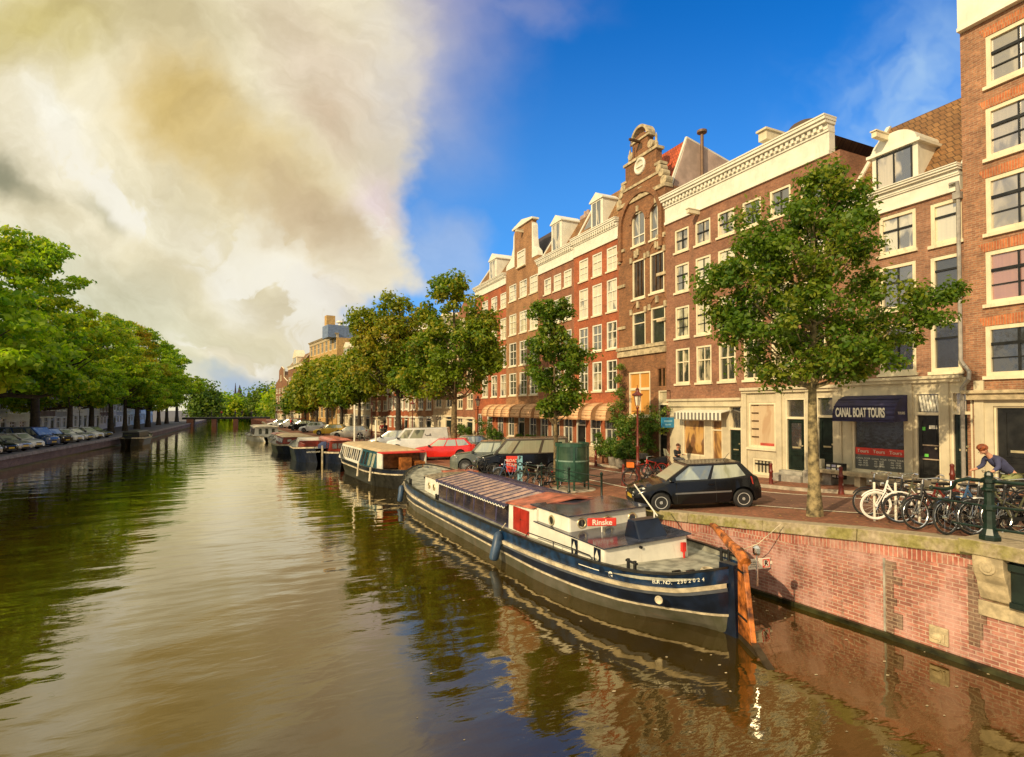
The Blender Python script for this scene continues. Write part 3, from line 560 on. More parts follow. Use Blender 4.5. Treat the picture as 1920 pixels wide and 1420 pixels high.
class House:
    def __init__(s, name, label, A, B, z0, z1, wall, depth=9.0, cat='house', group=None):
        s.A = Vector((A[0], A[1], 0)); s.B = Vector((B[0], B[1], 0)); d = s.B-s.A; s.W = d.length; s.xd = d/s.W; s.yd = Vector((-s.xd.y, s.xd.x, 0))
        s.root = empty(name, (A[0], A[1], 0), atan2(d.y, d.x), label, cat, group); s.z0, s.z1, s.wall, s.depth = z0, z1, wall, depth; s.ops = []; s.todo = []
    def hit(s, px, py, off=0.0):
        p = onplane(px, py, s.A - s.yd*off, s.yd); return ((p-s.A).dot(s.xd), p.z)
    def rect(s, px0, pyt, px1, pyb, off=0.0):
        a, zt = s.hit(px0, pyt, off); _, zb = s.hit(px0, pyb, off); c, _ = s.hit(px1, pyt, off); return (a, zb, c, zt)
    def win(s, r, y=0.0, **kw):
        s.ops.append(r); s.todo.append((r, {**WST, **kw}, y))
    def door(s, r, **kw):
        s.ops.append(r); make_door(s.root, *r, **kw)
    def finish(s, zsplit=None, lowmat=None, lowy=0.0, lowx=None, back=True, upx=None):
        m = MB(); zs = s.z0 if zsplit is None else zsplit
        wallgrid(m, 0, s.W, zs, s.z1, s.ops)
        if zsplit is None or lowmat is None: 
            if zsplit is not None: wallgrid(m, 0, s.W, s.z0, zs, s.ops)
        D = s.depth; W = s.W
        m.quad((W, 0, s.z0), (W, D, s.z0), (W, D, s.z1), (W, 0, s.z1)); m.quad((0, D, s.z0), (0, 0, s.z0), (0, 0, s.z1), (0, D, s.z1)); m.quad((W, D, s.z0), (0, D, s.z0), (0, D, s.z1), (W, D, s.z1)); m.quad((0, 0, s.z1), (W, 0, s.z1), (W, D, s.z1), (0, D, s.z1))
        m.build('wall', s.wall, s.root)
        if lowmat is not None and zsplit is not None:
            for (x0, x1, mt, yy) in (lowx or [(0, W, lowmat, lowy)]):
                l = MB(); wallgrid(l, x0, x1, s.z0, zs, s.ops, yy, 0.16-yy if yy < 0 else 0.16)
                if yy < 0: l.quad((x0, yy, zs), (x1, yy, zs), (x1, 0, zs), (x0, 0, zs)).quad((x1, yy, s.z0), (x1, 0, s.z0), (x1, 0, zs), (x1, yy, zs)).quad((x0, 0, s.z0), (x0, yy, s.z0), (x0, yy, zs), (x0, 0, zs))
                l.build('shop_front', mt, s.root)
        for r, st, y in s.todo: make_window(s.root, *r, st, y)
    def cornice(s, z0, z1, mt=white, x0=0.0, x1=None, proj=0.32, dent=True):
        x1 = s.W if x1 is None else x1; h = z1-z0; m = MB()
        m.box(x0, -0.10, z0, x1, 0.3, z0+h*0.10).box(x0+0.01, -0.05, z0+h*0.10, x1-0.01, 0.3, z0+h*0.60).box(x0, -0.11, z0+h*0.60, x1, 0.3, z0+h*0.66)
        m.box(x0+0.01, -0.14, z0+h*0.66, x1-0.01, 0.3, z0+h*0.80).box(x0-0.03, -proj*0.8, z0+h*0.80, x1+0.03, 0.3, z0+h*0.88).box(x0-0.05, -proj, z0+h*0.88, x1+0.05, 0.32, z0+h*0.96).box(x0-0.06, -proj-0.04, z0+h*0.96, x1+0.06, 0.34, z1)
        if dent:
            n = max(4, int((x1-x0)/0.26)); st = (x1-x0-0.1)/n
            for k in range(n): x = x0+0.05+st*k; m.box(x, -0.24, z0+h*0.68, x+st*0.5, -0.142, z0+h*0.798)
        m.build('cornice', mt, s.root)
    def mansard(s, z0, z2, mt, setb=2.2, x0=0.0, x1=None, front=0.15):
        x1 = s.W if x1 is None else x1; D = s.depth
        r = MB().hexa([(x0, front, z0), (x1, front, z0), (x1, D, z0), (x0, D, z0)], [(x0, front+setb, z2), (x1, front+setb, z2), (x1, D-0.5, z2), (x0, D-0.5, z2)]).build('roof', mt, s.root)
        e = MB()
        for x in (x0, x1-0.16): e.hexa([(x, front-0.06, z0), (x+0.16, front-0.06, z0), (x+0.16, front+0.06, z0), (x, front+0.06, z0)], [(x, front+setb-0.06, z2+0.08), (x+0.16, front+setb-0.06, z2+0.08), (x+0.16, front+setb+0.06, z2+0.08), (x, front+setb+0.06, z2+0.08)])
        e.build('verge_board', white, s.root); return r
    def dormer(s, a, c, zb, zt, setb, y0=0.05, mt=white, ped=True, arch=False, glass=None):
        w = c-a; o = MB(); y1 = y0+setb
        o.hexa([(a, y0, zb), (c, y0, zb), (c, y1, zb), (a, y1, zb)], [(a, y0, zt), (c, y0, zt), (c, y1+0.6, zt), (a, y1+0.6, zt)])
        d = o.build('dormer', mt, s.root); h = MB()
        if arch:
            n = 14; pts = [(a-0.08, zt), (c+0.08, zt)]+[((a+c)/2+(w/2+0.0)*cos(pi*k/n), zt+0.10+(w*0.36)*sin(pi*k/n)) for k in range(n+1)]
            h.prism(pts, y0-0.05, y1+0.8); h.box(a-0.14, y0-0.14, zt-0.02, c+0.14, y1+0.5, zt+0.09)
        elif ped:
            h.prism([(a-0.10, zt+0.08), (c+0.10, zt+0.08), ((a+c)/2, zt+0.08+w*0.34)], y0-0.10, y1+0.7); h.box(a-0.10, y0-0.10, zt, c+0.10, y1+0.5, zt+0.08)
        else: h.box(a-0.1, y0-0.12, zt, c+0.1, y1+0.7, zt+0.12)
        h.build('dormer_head', mt, d)
        st = {**WST, 'sill': False, 'fw': 0.07, 'glass': glass or g_mid, 'frame': mt}
        e = w*0.14; q = MB(); A_, B_, C_, D_ = a+e, zb+0.12, c-e, zt-0.1
        q.quad((A_, y0-0.012, B_), (C_, y0-0.012, B_), (C_, y0-0.012, D_), (A_, y0-0.012, D_)).build('pane', st['glass'], d)
        b = MB().box((A_+C_)/2-0.03, y0-0.04, B_, (A_+C_)/2+0.03, y0-0.015, D_); 
        for bx in ((A_-0.05, B_-0.05, A_, D_+0.05), (C_, B_-0.05, C_+0.05, D_+0.05), (A_, D_, C_, D_+0.05), (A_, B_-0.05, C_, B_)): b.box(bx[0], y0-0.045, bx[1], bx[2], y0-0.001, bx[3])
        b.build('glazing_bar', black if arch else mt, d)
        return d
    def beam(s, x, z, mt=cream, L=0.8):
        MB().box(x-0.09, -L, z-0.10, x+0.09, 0.0, z+0.10).box(x-0.12, -L-0.05, z+0.10, x+0.12, 0.0, z+0.14).build('hoist_beam', mt, s.root)
    def floor_rows(s, cols_px, py_rows, pxr, **kw):
        for i_, (t, b) in enumerate(py_rows):
            if len(py_rows) == 4 and i_ >= 2: kw = {**kw, 'glass': g_mid}
            z1 = s.hit(pxr, t)[1]; z0 = s.hit(pxr, b)[1]
            for a, c in cols_px: s.win((s.hit(a, t)[0], z0, s.hit(c, t)[0], z1), **kw)
XF = 21.14
def ypx(px): p = onplane(px, 765, (XF, 0, 0), Vector((1, 0, 0))); return p.y
Y = {k: ypx(k) for k in (891, 949, 1010, 1077, 1161, 1250, 1599, 1815)}
Y[1599] = ypx(1582)
bk_b0 = brick('brown_brick', (0.41, 0.19, 0.095), (0.25, 0.11, 0.06), (0.36, 0.24, 0.15), 0.22, 0.07)
bk_b1 = brick('brown_brick_smooth', (0.36, 0.175, 0.095), (0.26, 0.12, 0.068), (0.33, 0.21, 0.14), 0.22, 0.07)
bk_b2 = brick('red_brown_brick', (0.33, 0.145, 0.075), (0.25, 0.10, 0.055), (0.28, 0.17, 0.11), 0.22, 0.07)
bk_b3 = brick('dark_red_brick', (0.31, 0.125, 0.05), (0.19, 0.075, 0.035), (0.25, 0.15, 0.07), 0.22, 0.07)
bk_b4 = brick('orange_red_brick', (0.43, 0.115, 0.038), (0.35, 0.085, 0.030), (0.35, 0.12, 0.055), 0.22, 0.07)
bk_b5 = brick('plum_brick', (0.34, 0.13, 0.062), (0.27, 0.095, 0.05), (0.29, 0.15, 0.08), 0.22, 0.07)
bk_b6 = brick('tan_brick', (0.40, 0.185, 0.07), (0.31, 0.135, 0.055), (0.32, 0.21, 0.11), 0.22, 0.07)
arch_b = brick('arch_brick', (0.60, 0.20, 0.07), (0.44, 0.13, 0.05), (0.45, 0.27, 0.15), 0.07, 0.6)
t_brown = tiles('brown_pantiles', (0.30, 0.155, 0.055), (0.21, 0.10, 0.035)); t_slate = tiles('slate_tiles', (0.07, 0.055, 0.07), (0.05, 0.04, 0.055)); t_red = tiles('red_pantiles', (0.55, 0.10, 0.03), (0.42, 0.07, 0.02))
t_grey = tiles('grey_pantiles', (0.17, 0.12, 0.07), (0.12, 0.085, 0.05))
GF = 1.45

# --- B0: tall brick house at the right edge
h = House('brick_house', 'tall brown brick house filling the right edge, wide windows with cream frames', (XF-0.06, Y[1815]), (XF-0.06, Y[1815]-9.0), 1.7, 30, bk_b0, 10)
for t, b in ((-60, 38), (70, 165), (205, 300), (335, 440), (473, 572), (612, 706)):
    gtan = MATS.get('tan_painted_reflection_glass') or glassmat('tan_painted_reflection_glass', (0.20, 0.165, 0.10), (0.50, 0.42, 0.27), 0.5, 0.30)  # tan tones paint the reflection into the pane colour
    g = {473: glassmat('pink_blind_glass', (0.30, 0.13, 0.10), (0.42, 0.19, 0.15), 0.5, 0.2) if t == 473 else None}.get(t) or (gtan if t != 612 else g_dark)
    z1 = h.hit(1847, t)[1]; z0 = h.hit(1847, b)[1]; a = h.hit(1847, t)[0]
    if t < 0: continue
    for k in (0, 1): h.win((a+k*3.3, z0, a+2.35+k*3.3, z1), cols=3, trans=0.66, rows=2, glass=g, lintel=arch_b, barmat=black, bar=0.05, fw=0.13)
zc = h.hit(1850, 735)[1]
r = h.rect(1864, 762, 1960, 880); h.door((r[0], 2.45, r[2], r[3]), m=black, slot=True)
h.finish(zsplit=zc-0.25, lowmat=scream, lowx=[(0.0, 0.45, bk_b0, 0.0), (0.45, h.W, scream, -0.07)])
MB().box(0.1, -0.26, zc-0.25, h.W, -0.005, zc-0.05).box(0.0, -0.36, zc-0.05, h.W, -0.005, zc+0.05).build('shop_cornice', stone, h.root)
MB().box(r[0]-0.5, -0.9, 1.7, r[2]+0.3, -0.08, 2.05).box(r[0]-0.3, -0.6, 2.05, r[2]+0.2, -0.08, 2.43).build('doorstep', gstone, h.root)
zt = h.hit(1818, 48)[1]; MB().box(0, -0.14, zt, h.W, -0.005, zt+2.4).box(0, -0.2, zt-0.12, h.W, -0.005, zt).build('frieze', white, h.root)

# --- B1: dormer house with the canal boat tours shop
h = House('brick_house', 'narrow brick house with arched white dormer and brown tiled roof beside the tall one', (XF, Y[1599]), (XF, Y[1815]), 1.6, 10, bk_b1, 9)
zc0 = h.hit(1816, 352)[1]; zc1 = h.hit(1816, 303)[1]; h.z1 = zc0+0.02
h.floor_rows([(1744, 1803)], [(385, 463), (485, 560), (604, 698)], 1743, glass=g_dark, cols=1, trans=0.68, barmat=black, fw=0.12)
h.todo[0][1]['glass'] = g_light
h.floor_rows([(1648, 1717)], [(410, 482), (503, 585), (612, 702)], 1648, glass=g_mid, cols=2, trans=0.62, barmat=black, fw=0.12); h.todo[3][1]['glass'] = g_light
zs = h.hit(1700, 712)[1]
gd = h.hit(1700, 900)[1]
rs = h.rect(1597, 772, 1699, 882, 0.08); h.win(rs, -0.10, glass=g_dark, cols=1, trans=0, fw=0.09, sill=True)
rd = h.rect(1716, 737, 1763, 893, 0.08); h.door((rd[0], rd[1]-0.05, rd[2], rd[3]), y=-0.10, fan=(rd[3]-rd[1])*0.25, m=black, glazed=False)
rd2 = h.rect(1784, 735, 1823, 893, 0.08); h.door((rd2[0], rd2[1]-0.05, rd2[2], rd2[3]), y=-0.10, fan=(rd2[3]-rd2[1])*0.25, m=dgreen)
h.finish(zsplit=zs, lowmat=scream, lowy=-0.10)
m = MB().box(0, -0.30, zs-0.02, h.W-0.1, -0.01, zs+0.08).box(0, -0.22, zs-0.14, h.W-0.1, -0.11, zs-0.02)
m.build('shop_cornice', scream, h.root)
m = MB()
for px in (1573, 1705, 1773, 1838): x = h.hit(px, 800, 0.1)[0]; m.box(x-0.13, -0.17, 1.6, x+0.13, -0.101, zs-0.14).box(x-0.17, -0.19, 1.6, x+0.17, -0.102, 2.0)
m.build('pilaster', scream, h.root)
m = MB(); a, c = rd[0]+0.1, rd[2]-0.08; zf0, zf1 = rd[3]-(rd[3]-rd[1])*0.25+0.08, rd[3]-0.08
for k in range(6): x = a+(c-a)*(k+0.5)/6; m.hexa([(x-0.035+0.05, -0.035, zf0), (x+0.035+0.05, -0.035, zf0), (x+0.035+0.05, 0.0, zf0), (x-0.035+0.05, 0.0, zf0)], [(x-0.035-0.04, -0.035, zf1), (x+0.035-0.04, -0.035, zf1), (x+0.035-0.04, 0.0, zf1), (x-0.035-0.04, 0.0, zf1)])
m.build('fanlight_stripes', white, h.root)
# price boards in the shop window
m = MB().box(rs[0]+0.1, -0.045, rs[1]+0.64, rs[2]-0.1, -0.018, rs[1]+0.90); pb = m.build('red_banner', mat('red_sign', (0.70, 0.05, 0.03), 0.5), h.root)
m = MB().box(rs[0]+0.1, -0.045, rs[1]+0.10, rs[2]-0.1, -0.018, rs[1]+0.638); bb = m.build('price_board', mat('grey_sign', (0.11, 0.11, 0.10), 0.6), h.root)
for k in range(3):
    x = rs[0]+0.1+(rs[2]-rs[0]-0.2)*(k+0.5)/3
    text('lettering', 'Tours', 0.18, white, pb, frame_mat((x, -0.05, rs[1]+0.77), (1, 0, 0), (0, 0, 1)))
    text('lettering', 'CANAL TOUR\nday  10.00\neve  19.00\nnight 21.00', 0.085, white, bb, frame_mat((x, -0.05, rs[1]+0.37), (1, 0, 0), (0, 0, 1)))
# door stickers
m = MB().box(rd[0]+0.22, -0.06, rd[1]+0.62, rd[2]-0.1, -0.05, rd[1]+1.1); d_ = m.build('door_poster', mat('poster_black', (0.02, 0.015, 0.015), 0.3), h.root)
MB().box(rd[0]+0.2, -0.075, rd[1]+0.6, rd[2]-0.08, -0.061, rd[1]+0.64).box(rd[0]+0.2, -0.075, rd[1]+1.08, rd[2]-0.08, -0.061, rd[1]+1.12).build('poster_frame', mat('poster_edge', (0.4, 0.3, 0.2), 0.4), d_)
MB().box(rd[0]+0.16, -0.035, rd[1]+1.6, rd[0]+0.28, -0.028, rd[1]+1.72).box(rd[0]+0.26, -0.07, rd[1]+0.70, rd[0]+0.38, -0.061, rd[1]+0.80).build('sticker', mat('green_sticker', (0.15, 0.6, 0.08), 0.5), h.root)
MB().box(rd[0]+0.4, -0.04, rd[1]+1.66, rd[0]+0.64, -0.022, rd[1]+1.78).build('house_number_plate', white, h.root)
h.cornice(zc0, zc1, dent=False, x0=0.02, x1=h.W-0.08)
zr = h.hit(1813, 183)[1]
h.mansard(zc1, zr+1.55, t_brown, 2.9)
a = h.hit(1636, 350, -0.05)[0]; c = h.hit(1722, 340, -0.05)[0]; zb = zc1+0.0; zt = h.hit(1640, 296)[1]
h.dormer(a, c, zb, zt, 1.6, arch=True, glass=g_mid); h.beam((a+c)/2-0.25, zt+0.55, L=0.7)
MB().tube([(0.0, 0, 0), (0.0, -0.12, 0)], 0.04, 8).tube([(h.W-0.35, -0.12, zc0+0.25), (h.W-0.12, -0.14, zc0+0.25), (h.W-0.12, -0.10, zc0-0.1), (h.W-0.12, -0.12, zs+0.55), (h.W+0.15, -0.2, zs+0.15), (h.W+0.2, -0.34, zs-0.1), (h.W-0.02, -0.28, zs-0.35), (h.W-0.02, -0.28, 1.7)], 0.06, 8).build('downpipe', pipe, h.root, smooth=True)
MB().box(h.W-0.24, -0.2, zc0-0.3, h.W-0.02, -0.0, zc0-0.08).build('rain_hopper', pipe, h.root)

# --- B2: wide house
h = House('brick_house', 'wide red brown brick house with long white dentil cornice behind the nearest tree', (XF, Y[1250]), (XF, Y[1599]), 1.5, 10, bk_b2, 9)
zc0 = h.hit(1255, 420.5)[1]; zc1 = h.hit(1250, 371)[1]; h.z1 = zc0+0.02
s0 = h.hit(1265, 430)[0]; s1 = h.hit(1302, 430)[0]; ww = h.hit(1291, 430)[0]-s0; st = (h.hit(1445, 430)[0]-s0)/4*1.0
st = h.hit(1344, 430)[0]-s1
xs = [s0+st*k for k in range(8) if s0+st*k+ww < h.W-0.2]
for i, (t, b) in enumerate(((433, 475), (498, 550), (577, 635), (655, 720))):
    z1 = h.hit(1267, t)[1]; z0 = h.hit(1267, b)[1]
    for k, x in enumerate(xs): h.win((x, z0, x+ww, z1), cols=2, trans=0.62 if i else 0.5, rows=2 if i in (1, 2) else 0, glass=(g_mid, g_light, g_light, g_mid)[i], fw=0.10, barmat=None if i == 3 else black)
zs = h.hit(1400, 733, 0.1)[1]; zsl = h.hit(1266, 752, 0.1)[1]
xm = h.hit(1396, 760)[0]
gr = h.rect
for (p, kw) in (((1280, 786, 1321, 852), dict(glass=glassmat('bakery_glass', (0.20, 0.09, 0.03), (0.75, 0.42, 0.12), 0.5, 0.12), cols=1, trans=0)), ((1333, 787, 1354, 868), dict(glass=MATS['bakery_glass'] if 'bakery_glass' in MATS else g_mid, cols=1, trans=0.78))):
    h.win(gr(*p, 0.08), -0.08, **{**kw, 'fw': 0.07, 'sill': False})
r = gr(1366, 762, 1390, 872, 0.08); h.door((r[0], r[1], r[2], r[3]), y=-0.08, fan=(r[3]-r[1])*0.38, m=dgreen)
rw = gr(1403, 755, 1454, 838, 0.1); h.win(rw, -0.10, glass=glassmat('display_glass', (0.55, 0.36, 0.20), (0.75, 0.56, 0.34), 0.6, 0.10), cols=1, trans=0, sill=True)
m = MB()
for k in range(5): z = rw[1]+0.45+k*(rw[3]-rw[1]-0.6)/4; m.box(rw[0]+0.12, -0.03, z, rw[0]+0.5, -0.002, z+0.06)
m.build('display_shelf', dwood, h.root)
MB().box(rw[0]+0.6, -0.035, rw[1]+0.1, rw[2]-0.12, -0.002, rw[1]+0.22).build('red_cushion', mat('red_cloth', (0.5, 0.08, 0.05), 0.8), h.root)
rb = gr(1411, 858, 1450, 888, 0.1); h.win((rb[0], rb[1], rb[2], rb[3]), -0.1, glass=g_light, cols=5, trans=0.7, sill=False, barmat=black)
r = gr(1473, 748, 1509, 880, 0.1); h.door((r[0], r[1], r[2], r[3]), y=-0.10, fan=(r[3]-r[1])*0.27, m=dgreen, glazed=True); r1 = r
r = gr(1531, 744, 1566, 880, 0.1); h.door((r[0], r[1], r[2], r[3]), y=-0.10, fan=(r[3]-r[1])*0.27, m=dgreen); r2 = r
h.finish(zsplit=zsl, lowmat=scream, lowx=[(0, 0.35, bk_b2, 0.0), (0.35, xm, scream, -0.08), (xm, h.W, scream, -0.10)])
l = MB(); wallgrid(l, xm, h.W, zsl, zs, h.ops, -0.10, 0.26); l.quad((xm, 0, zsl), (xm, -0.1, zsl), (xm, -0.1, zs), (xm, 0, zs)); l.build('shop_front', scream, h.root)
MB().box(0.3, -0.30, zsl-0.02, xm-0.02, -0.01, zsl+0.1).box(0.35, -0.2, zsl-0.30, xm-0.02, -0.081, zsl-0.02).box(xm, -0.34, zs, h.W, -0.01, zs+0.12).box(xm, -0.24, zs-0.12, h.W, -0.11, zs).build('shop_cornice', scream, h.root)
m = MB()
for px in (1397, 1462, 1518, 1570): x = h.hit(px, 800, 0.1)[0]; m.box(x-0.14, -0.18, 1.5, x+0.14, -0.101, zs-0.12)
m.build('pilaster', scream, h.root)
MB().box(r1[0]-0.25, -0.75, 1.5, r1[2]+0.25, -0.11, r1[1]-0.15).box(r1[0]-0.1, -0.45, r1[1]-0.15, r1[2]+0.1, -0.11, r1[1]-0.01).box(r2[0]-0.2, -0.7, 1.5, r2[2]+0.2, -0.11, r2[1]-0.02).build('doorstep', gstone, h.root)
h.cornice(zc0, zc1, x1=h.hit(1557, 286)[0], proj=0.4)
h.beam(h.hit(1310, 398)[0], h.hit(1310, 398)[1]-0.05, L=0.75)
MB().hexa([(0.4, 0.6, zc1-0.5), (h.W-0.7, 0.6, zc1-0.5), (h.W-0.7, 8, zc1-0.5), (0.4, 8, zc1-0.5)], [(3.2, 3.2, zc1+0.35), (h.W-3, 3.2, zc1+0.35), (h.W-3, 5.5, zc1+0.35), (3.2, 5.5, zc1+0.35)]).build('roof', t_grey, h.root)
xx = h.hit(1440, 255)[0]; zz = h.hit(1440, 252)[1]; MB().box(xx-0.22, -0.35, zz-0.35, xx+0.22, 2.2, zz+0.05).box(xx-0.28, -0.45, zz+0.05, xx+0.28, 2.2, zz+0.14).build('hoist_beam', cream, h.root)
MB().lathe([(0.9, 0), (0.85, 0.35), (0.6, 0.65), (0.25, 0.8), (0.0, 0.85)], 14, (xx+1.15, 0.9, zz-0.55), 1.0, 0.8).build('roof_light', mat('brown_felt', (0.10, 0.06, 0.03), 0.7), h.root)

# --- B3: gable house with big arch
h = House('gable_house', 'ornate narrow brick house with stepped neck gable, stone trim and tall arched windows', (XF, Y[1161]), (XF, Y[1250]), 1.45, 10, bk_b3, 9)
W = h.W; zsh = h.hit(1161, 391)[1]; h.z1 = zsh
h.win(h.rect(1184.5, 403, 1209, 465), glass=g_mid, cols=2, trans=0.27, frame=cream, barmat=white, fw=0.09); h.win(h.rect(1218, 388, 1244.5, 452), glass=g_mid, cols=2, trans=0.27, barmat=white, fw=0.07)
arc = list(h.ops)
h.win(h.rect(1185.5, 491, 1209, 563), glass=g_shade, cols=3, trans=0, barmat=dwood, fw=0.10); h.win(h.rect(1218, 478, 1245, 552), glass=g_shade, cols=3, trans=0, barmat=dwood, fw=0.10)
h.win(h.rect(1185.5, 588, 1210, 654), glass=g_dark, cols=1, trans=0.7, fw=0.10); h.win(h.rect(1220, 578, 1247, 650), glass=g_dark, cols=1, trans=0.7, fw=0.10)
h.win(h.rect(1179, 699, 1219, 780), glass=glassmat('orange_blind_glass', (0.62, 0.27, 0.05), (0.72, 0.34, 0.07), 0.6, 0.05), cols=2, trans=0.62, fw=0.10, bar=0.08)
h.win(h.rect(1232, 690, 1255, 726), glass=g_shade, cols=3, trans=0, fw=0.05, frame=bk_b3, sill=False, bar=0.09)
rd = h.rect(1235, 733, 1257, 858); h.door(rd, fan=(rd[3]-rd[1])*0.2, m=black)
h.finish()
m = MB()
for (a, b, c, d) in arc:
    rad = (c-a)/2; zc = d-rad; n = 8
    for sgn, ex in ((-1, a), (1, c)):
        pts = [((a+c)/2+sgn*rad*cos(pi/2*k/n), zc+rad*sin(pi/2*k/n)) for k in range(n+1)]
        for p, q in zip(pts, pts[1:]):
            quad = [(p[0], 0.004, p[1]), (q[0], 0.004, q[1]), (q[0], 0.004, d+0.01), (p[0], 0.004, d+0.01)]
            m.quad(*(quad if sgn < 0 else quad[::-1]))
m.build('arch_infill', bk_b3, h.root)
def archring(mb, cx, zc, r0, r1, y0, y1, a0=0.0, a1=pi, n=20, sx=1.0):
    for k in range(n):
        t0 = a0+(a1-a0)*k/n; t1 = a0+(a1-a0)*(k+1)/n
        P = [(cx+r0*cos(t0)*sx, zc+r0*sin(t0)), (cx+r1*cos(t0)*sx, zc+r1*sin(t0)), (cx+r1*cos(t1)*sx, zc+r1*sin(t1)), (cx+r0*cos(t1)*sx, zc+r0*sin(t1))]
        mb.add([(x, y0, z) for x, z in P]+[(x, y1, z) for x, z in P], [(0, 1, 2, 3), (7, 6, 5, 4), (0, 4, 5, 1), (1, 5, 6, 2), (2, 6, 7, 3), (3, 7, 4, 0)])
m = MB()
for (a, b, c, d) in arc: archring(m, (a+c)/2, d-(c-a)/2, (c-a)/2+0.02, (c-a)/2+0.22, -0.05, 0.1)
zs_ = arc[0][3]-0.75; archring(m, W/2, zs_, W*0.40, W*0.40+0.28, -0.16, 0.05, 0.0, pi, 24)
m.box(W*0.10-0.28, -0.16, zs_-1.9, W*0.10, 0.05, zs_).box(W*0.90, -0.16, zs_-1.9, W*0.90+0.28, 0.05, zs_)
for o in h.ops[2:6]: archring(m, (o[0]+o[2])/2, o[3]-0.05, (o[2]-o[0])/2, (o[2]-o[0])/2+0.2, -0.05, 0.05, 0.35, pi-0.35, 12, 1.0)
m.build('brick_arch', bk_b3, h.root)
m = MB(); yb = -0.19
for z in (arc[0][1]-0.05, h.ops[2][1]+0.95, h.ops[4][1]+1.3): m.box(-0.02, -0.10, z-0.02, W*0.16, 0.01, z+0.16).box(W*0.84, -0.10, z-0.02, W+0.02, 0.01, z+0.16)
for o in h.ops[2:6]:
    cx = (o[0]+o[2])/2; m.box(cx-0.1, -0.12, o[3]+0.22, cx+0.1, 0.0, o[3]+0.62); 
    for x in (o[0]-0.16, o[2]-0.04): m.box(x, -0.10, o[3]-0.12, x+0.2, 0.0, o[3]+0.22)
for (a, b, c, d) in arc: m.box((a+c)/2-0.09, -0.12, d, (a+c)/2+0.09, 0, d+0.34)
zz = h.hit(1163, 660)[1]; m.box(-0.03, -0.22, zz, W+0.03, 0.0, zz+0.2).box(-0.03, -0.14, zz-0.38, W+0.03, 0.0, zz-0.05)
for x in (0.02, W*0.38, W*0.86): m.box(x, -0.12, arc[0][1]-0.75, x+0.28, 0, arc[0][1]-0.3)
z2 = h.hit(1173.5, 344)[1]; z3 = h.hit(1179.5, 309)[1]; z4 = h.hit(1191, 267)[1]; z5 = h.hit(1207, 246)[1]
gab = [(0, zsh), (W, zsh), (W*0.97, zsh+0.5), (W*0.90, z2-0.4), (W*0.86, z2), (W*0.83, z2), (W*0.83, z3), (W*0.72, z3+0.15), (W*0.66, z3+0.7), (W*0.66, z4)]
gab = gab + [(W/2+W*0.16*cos(t), z4+(z5-z4)*sin(t)) for t in np.linspace(0.2, pi-0.2, 7)] + [(W-x, z) for x, z in gab[::-1][:8]]
MB().prism(gab, 0.002, 0.42).build('gable', bk_b3, h.root)
m.box(-0.06, -0.10, zsh-0.12, W+0.06, 0.5, zsh+0.10)
for s_ in (0, 1):
    f = (lambda x: W-x) if s_ else (lambda x: x)
    for (x, z, r) in ((0.12, zsh+0.28, 0.26), (W*0.07, zsh+0.75, 0.22), (W*0.12, z2-0.25, 0.24)): m.disc((f(x), 0.2, z), (0, 1, 0), r, 0.5, 14)
    m.box(min(f(W*0.08), f(W*0.20)), -0.05, z2-0.02, max(f(W*0.08), f(W*0.20)), 0.5, z2+0.14)
    m.lathe([(0.12, 0), (0.12, 0.3), (0.07, 0.4), (0.07, 0.75), (0.0, 0.95)], 8, (f(W*0.22), 0.2, z3+0.1)); m.disc((f(W*0.29), 0.2, z3+0.45), (0, 1, 0), 0.24, 0.45, 14)
m.box(W*0.12, -0.06, z2-0.55, W*0.88, 0.0, z2-0.40).box(W*0.14, -0.08, z3-0.05, W*0.86, 0.5, z3+0.12)
archring(m, W/2, z4, W*0.15, W*0.15+0.16, -0.1, 0.5, 0.1, pi-0.1, 12); m.box(W*0.30, -0.08, z4-0.1, W*0.70, 0.46, z4+0.03)
m.box(W*0.46, -0.07, zsh+0.1, W*0.54, 0.0, zsh+0.6)
m.build('stone_trim', stone, h.root, bevel=0.01)
m = MB().ring((W/2, -0.02, (z2+z3)/2), (0, 1, 0), 0.42, 0.09, 20, 8).box(W/2-0.4, -0.08, (z2+z3)/2-0.04, W/2+0.4, -0.02, (z2+z3)/2+0.04).build('oculus_frame', white, h.root)
MB().disc((W/2, 0.0, (z2+z3)/2), (0, 1, 0), 0.4, 0.02, 20).build('oculus_pane', g_light, h.root)
MB().box(W/2-0.2, -0.01, z3+0.5, W/2+0.2, 0.0, z4-0.3).build('hoist_door', dwood, h.root); MB().box(W/2-0.06, -0.8, z4-0.25, W/2+0.06, 0, z4-0.12).tube([(W/2, -0.7, z4-0.25), (W/2, -0.7, z4-1.0)], 0.02, 6).tube([(W/2-0.45, -0.2, z4-0.2), (W/2-0.45, -0.2, z3+0.2)], 0.025, 6).build('hoist_beam', dwood, h.root)
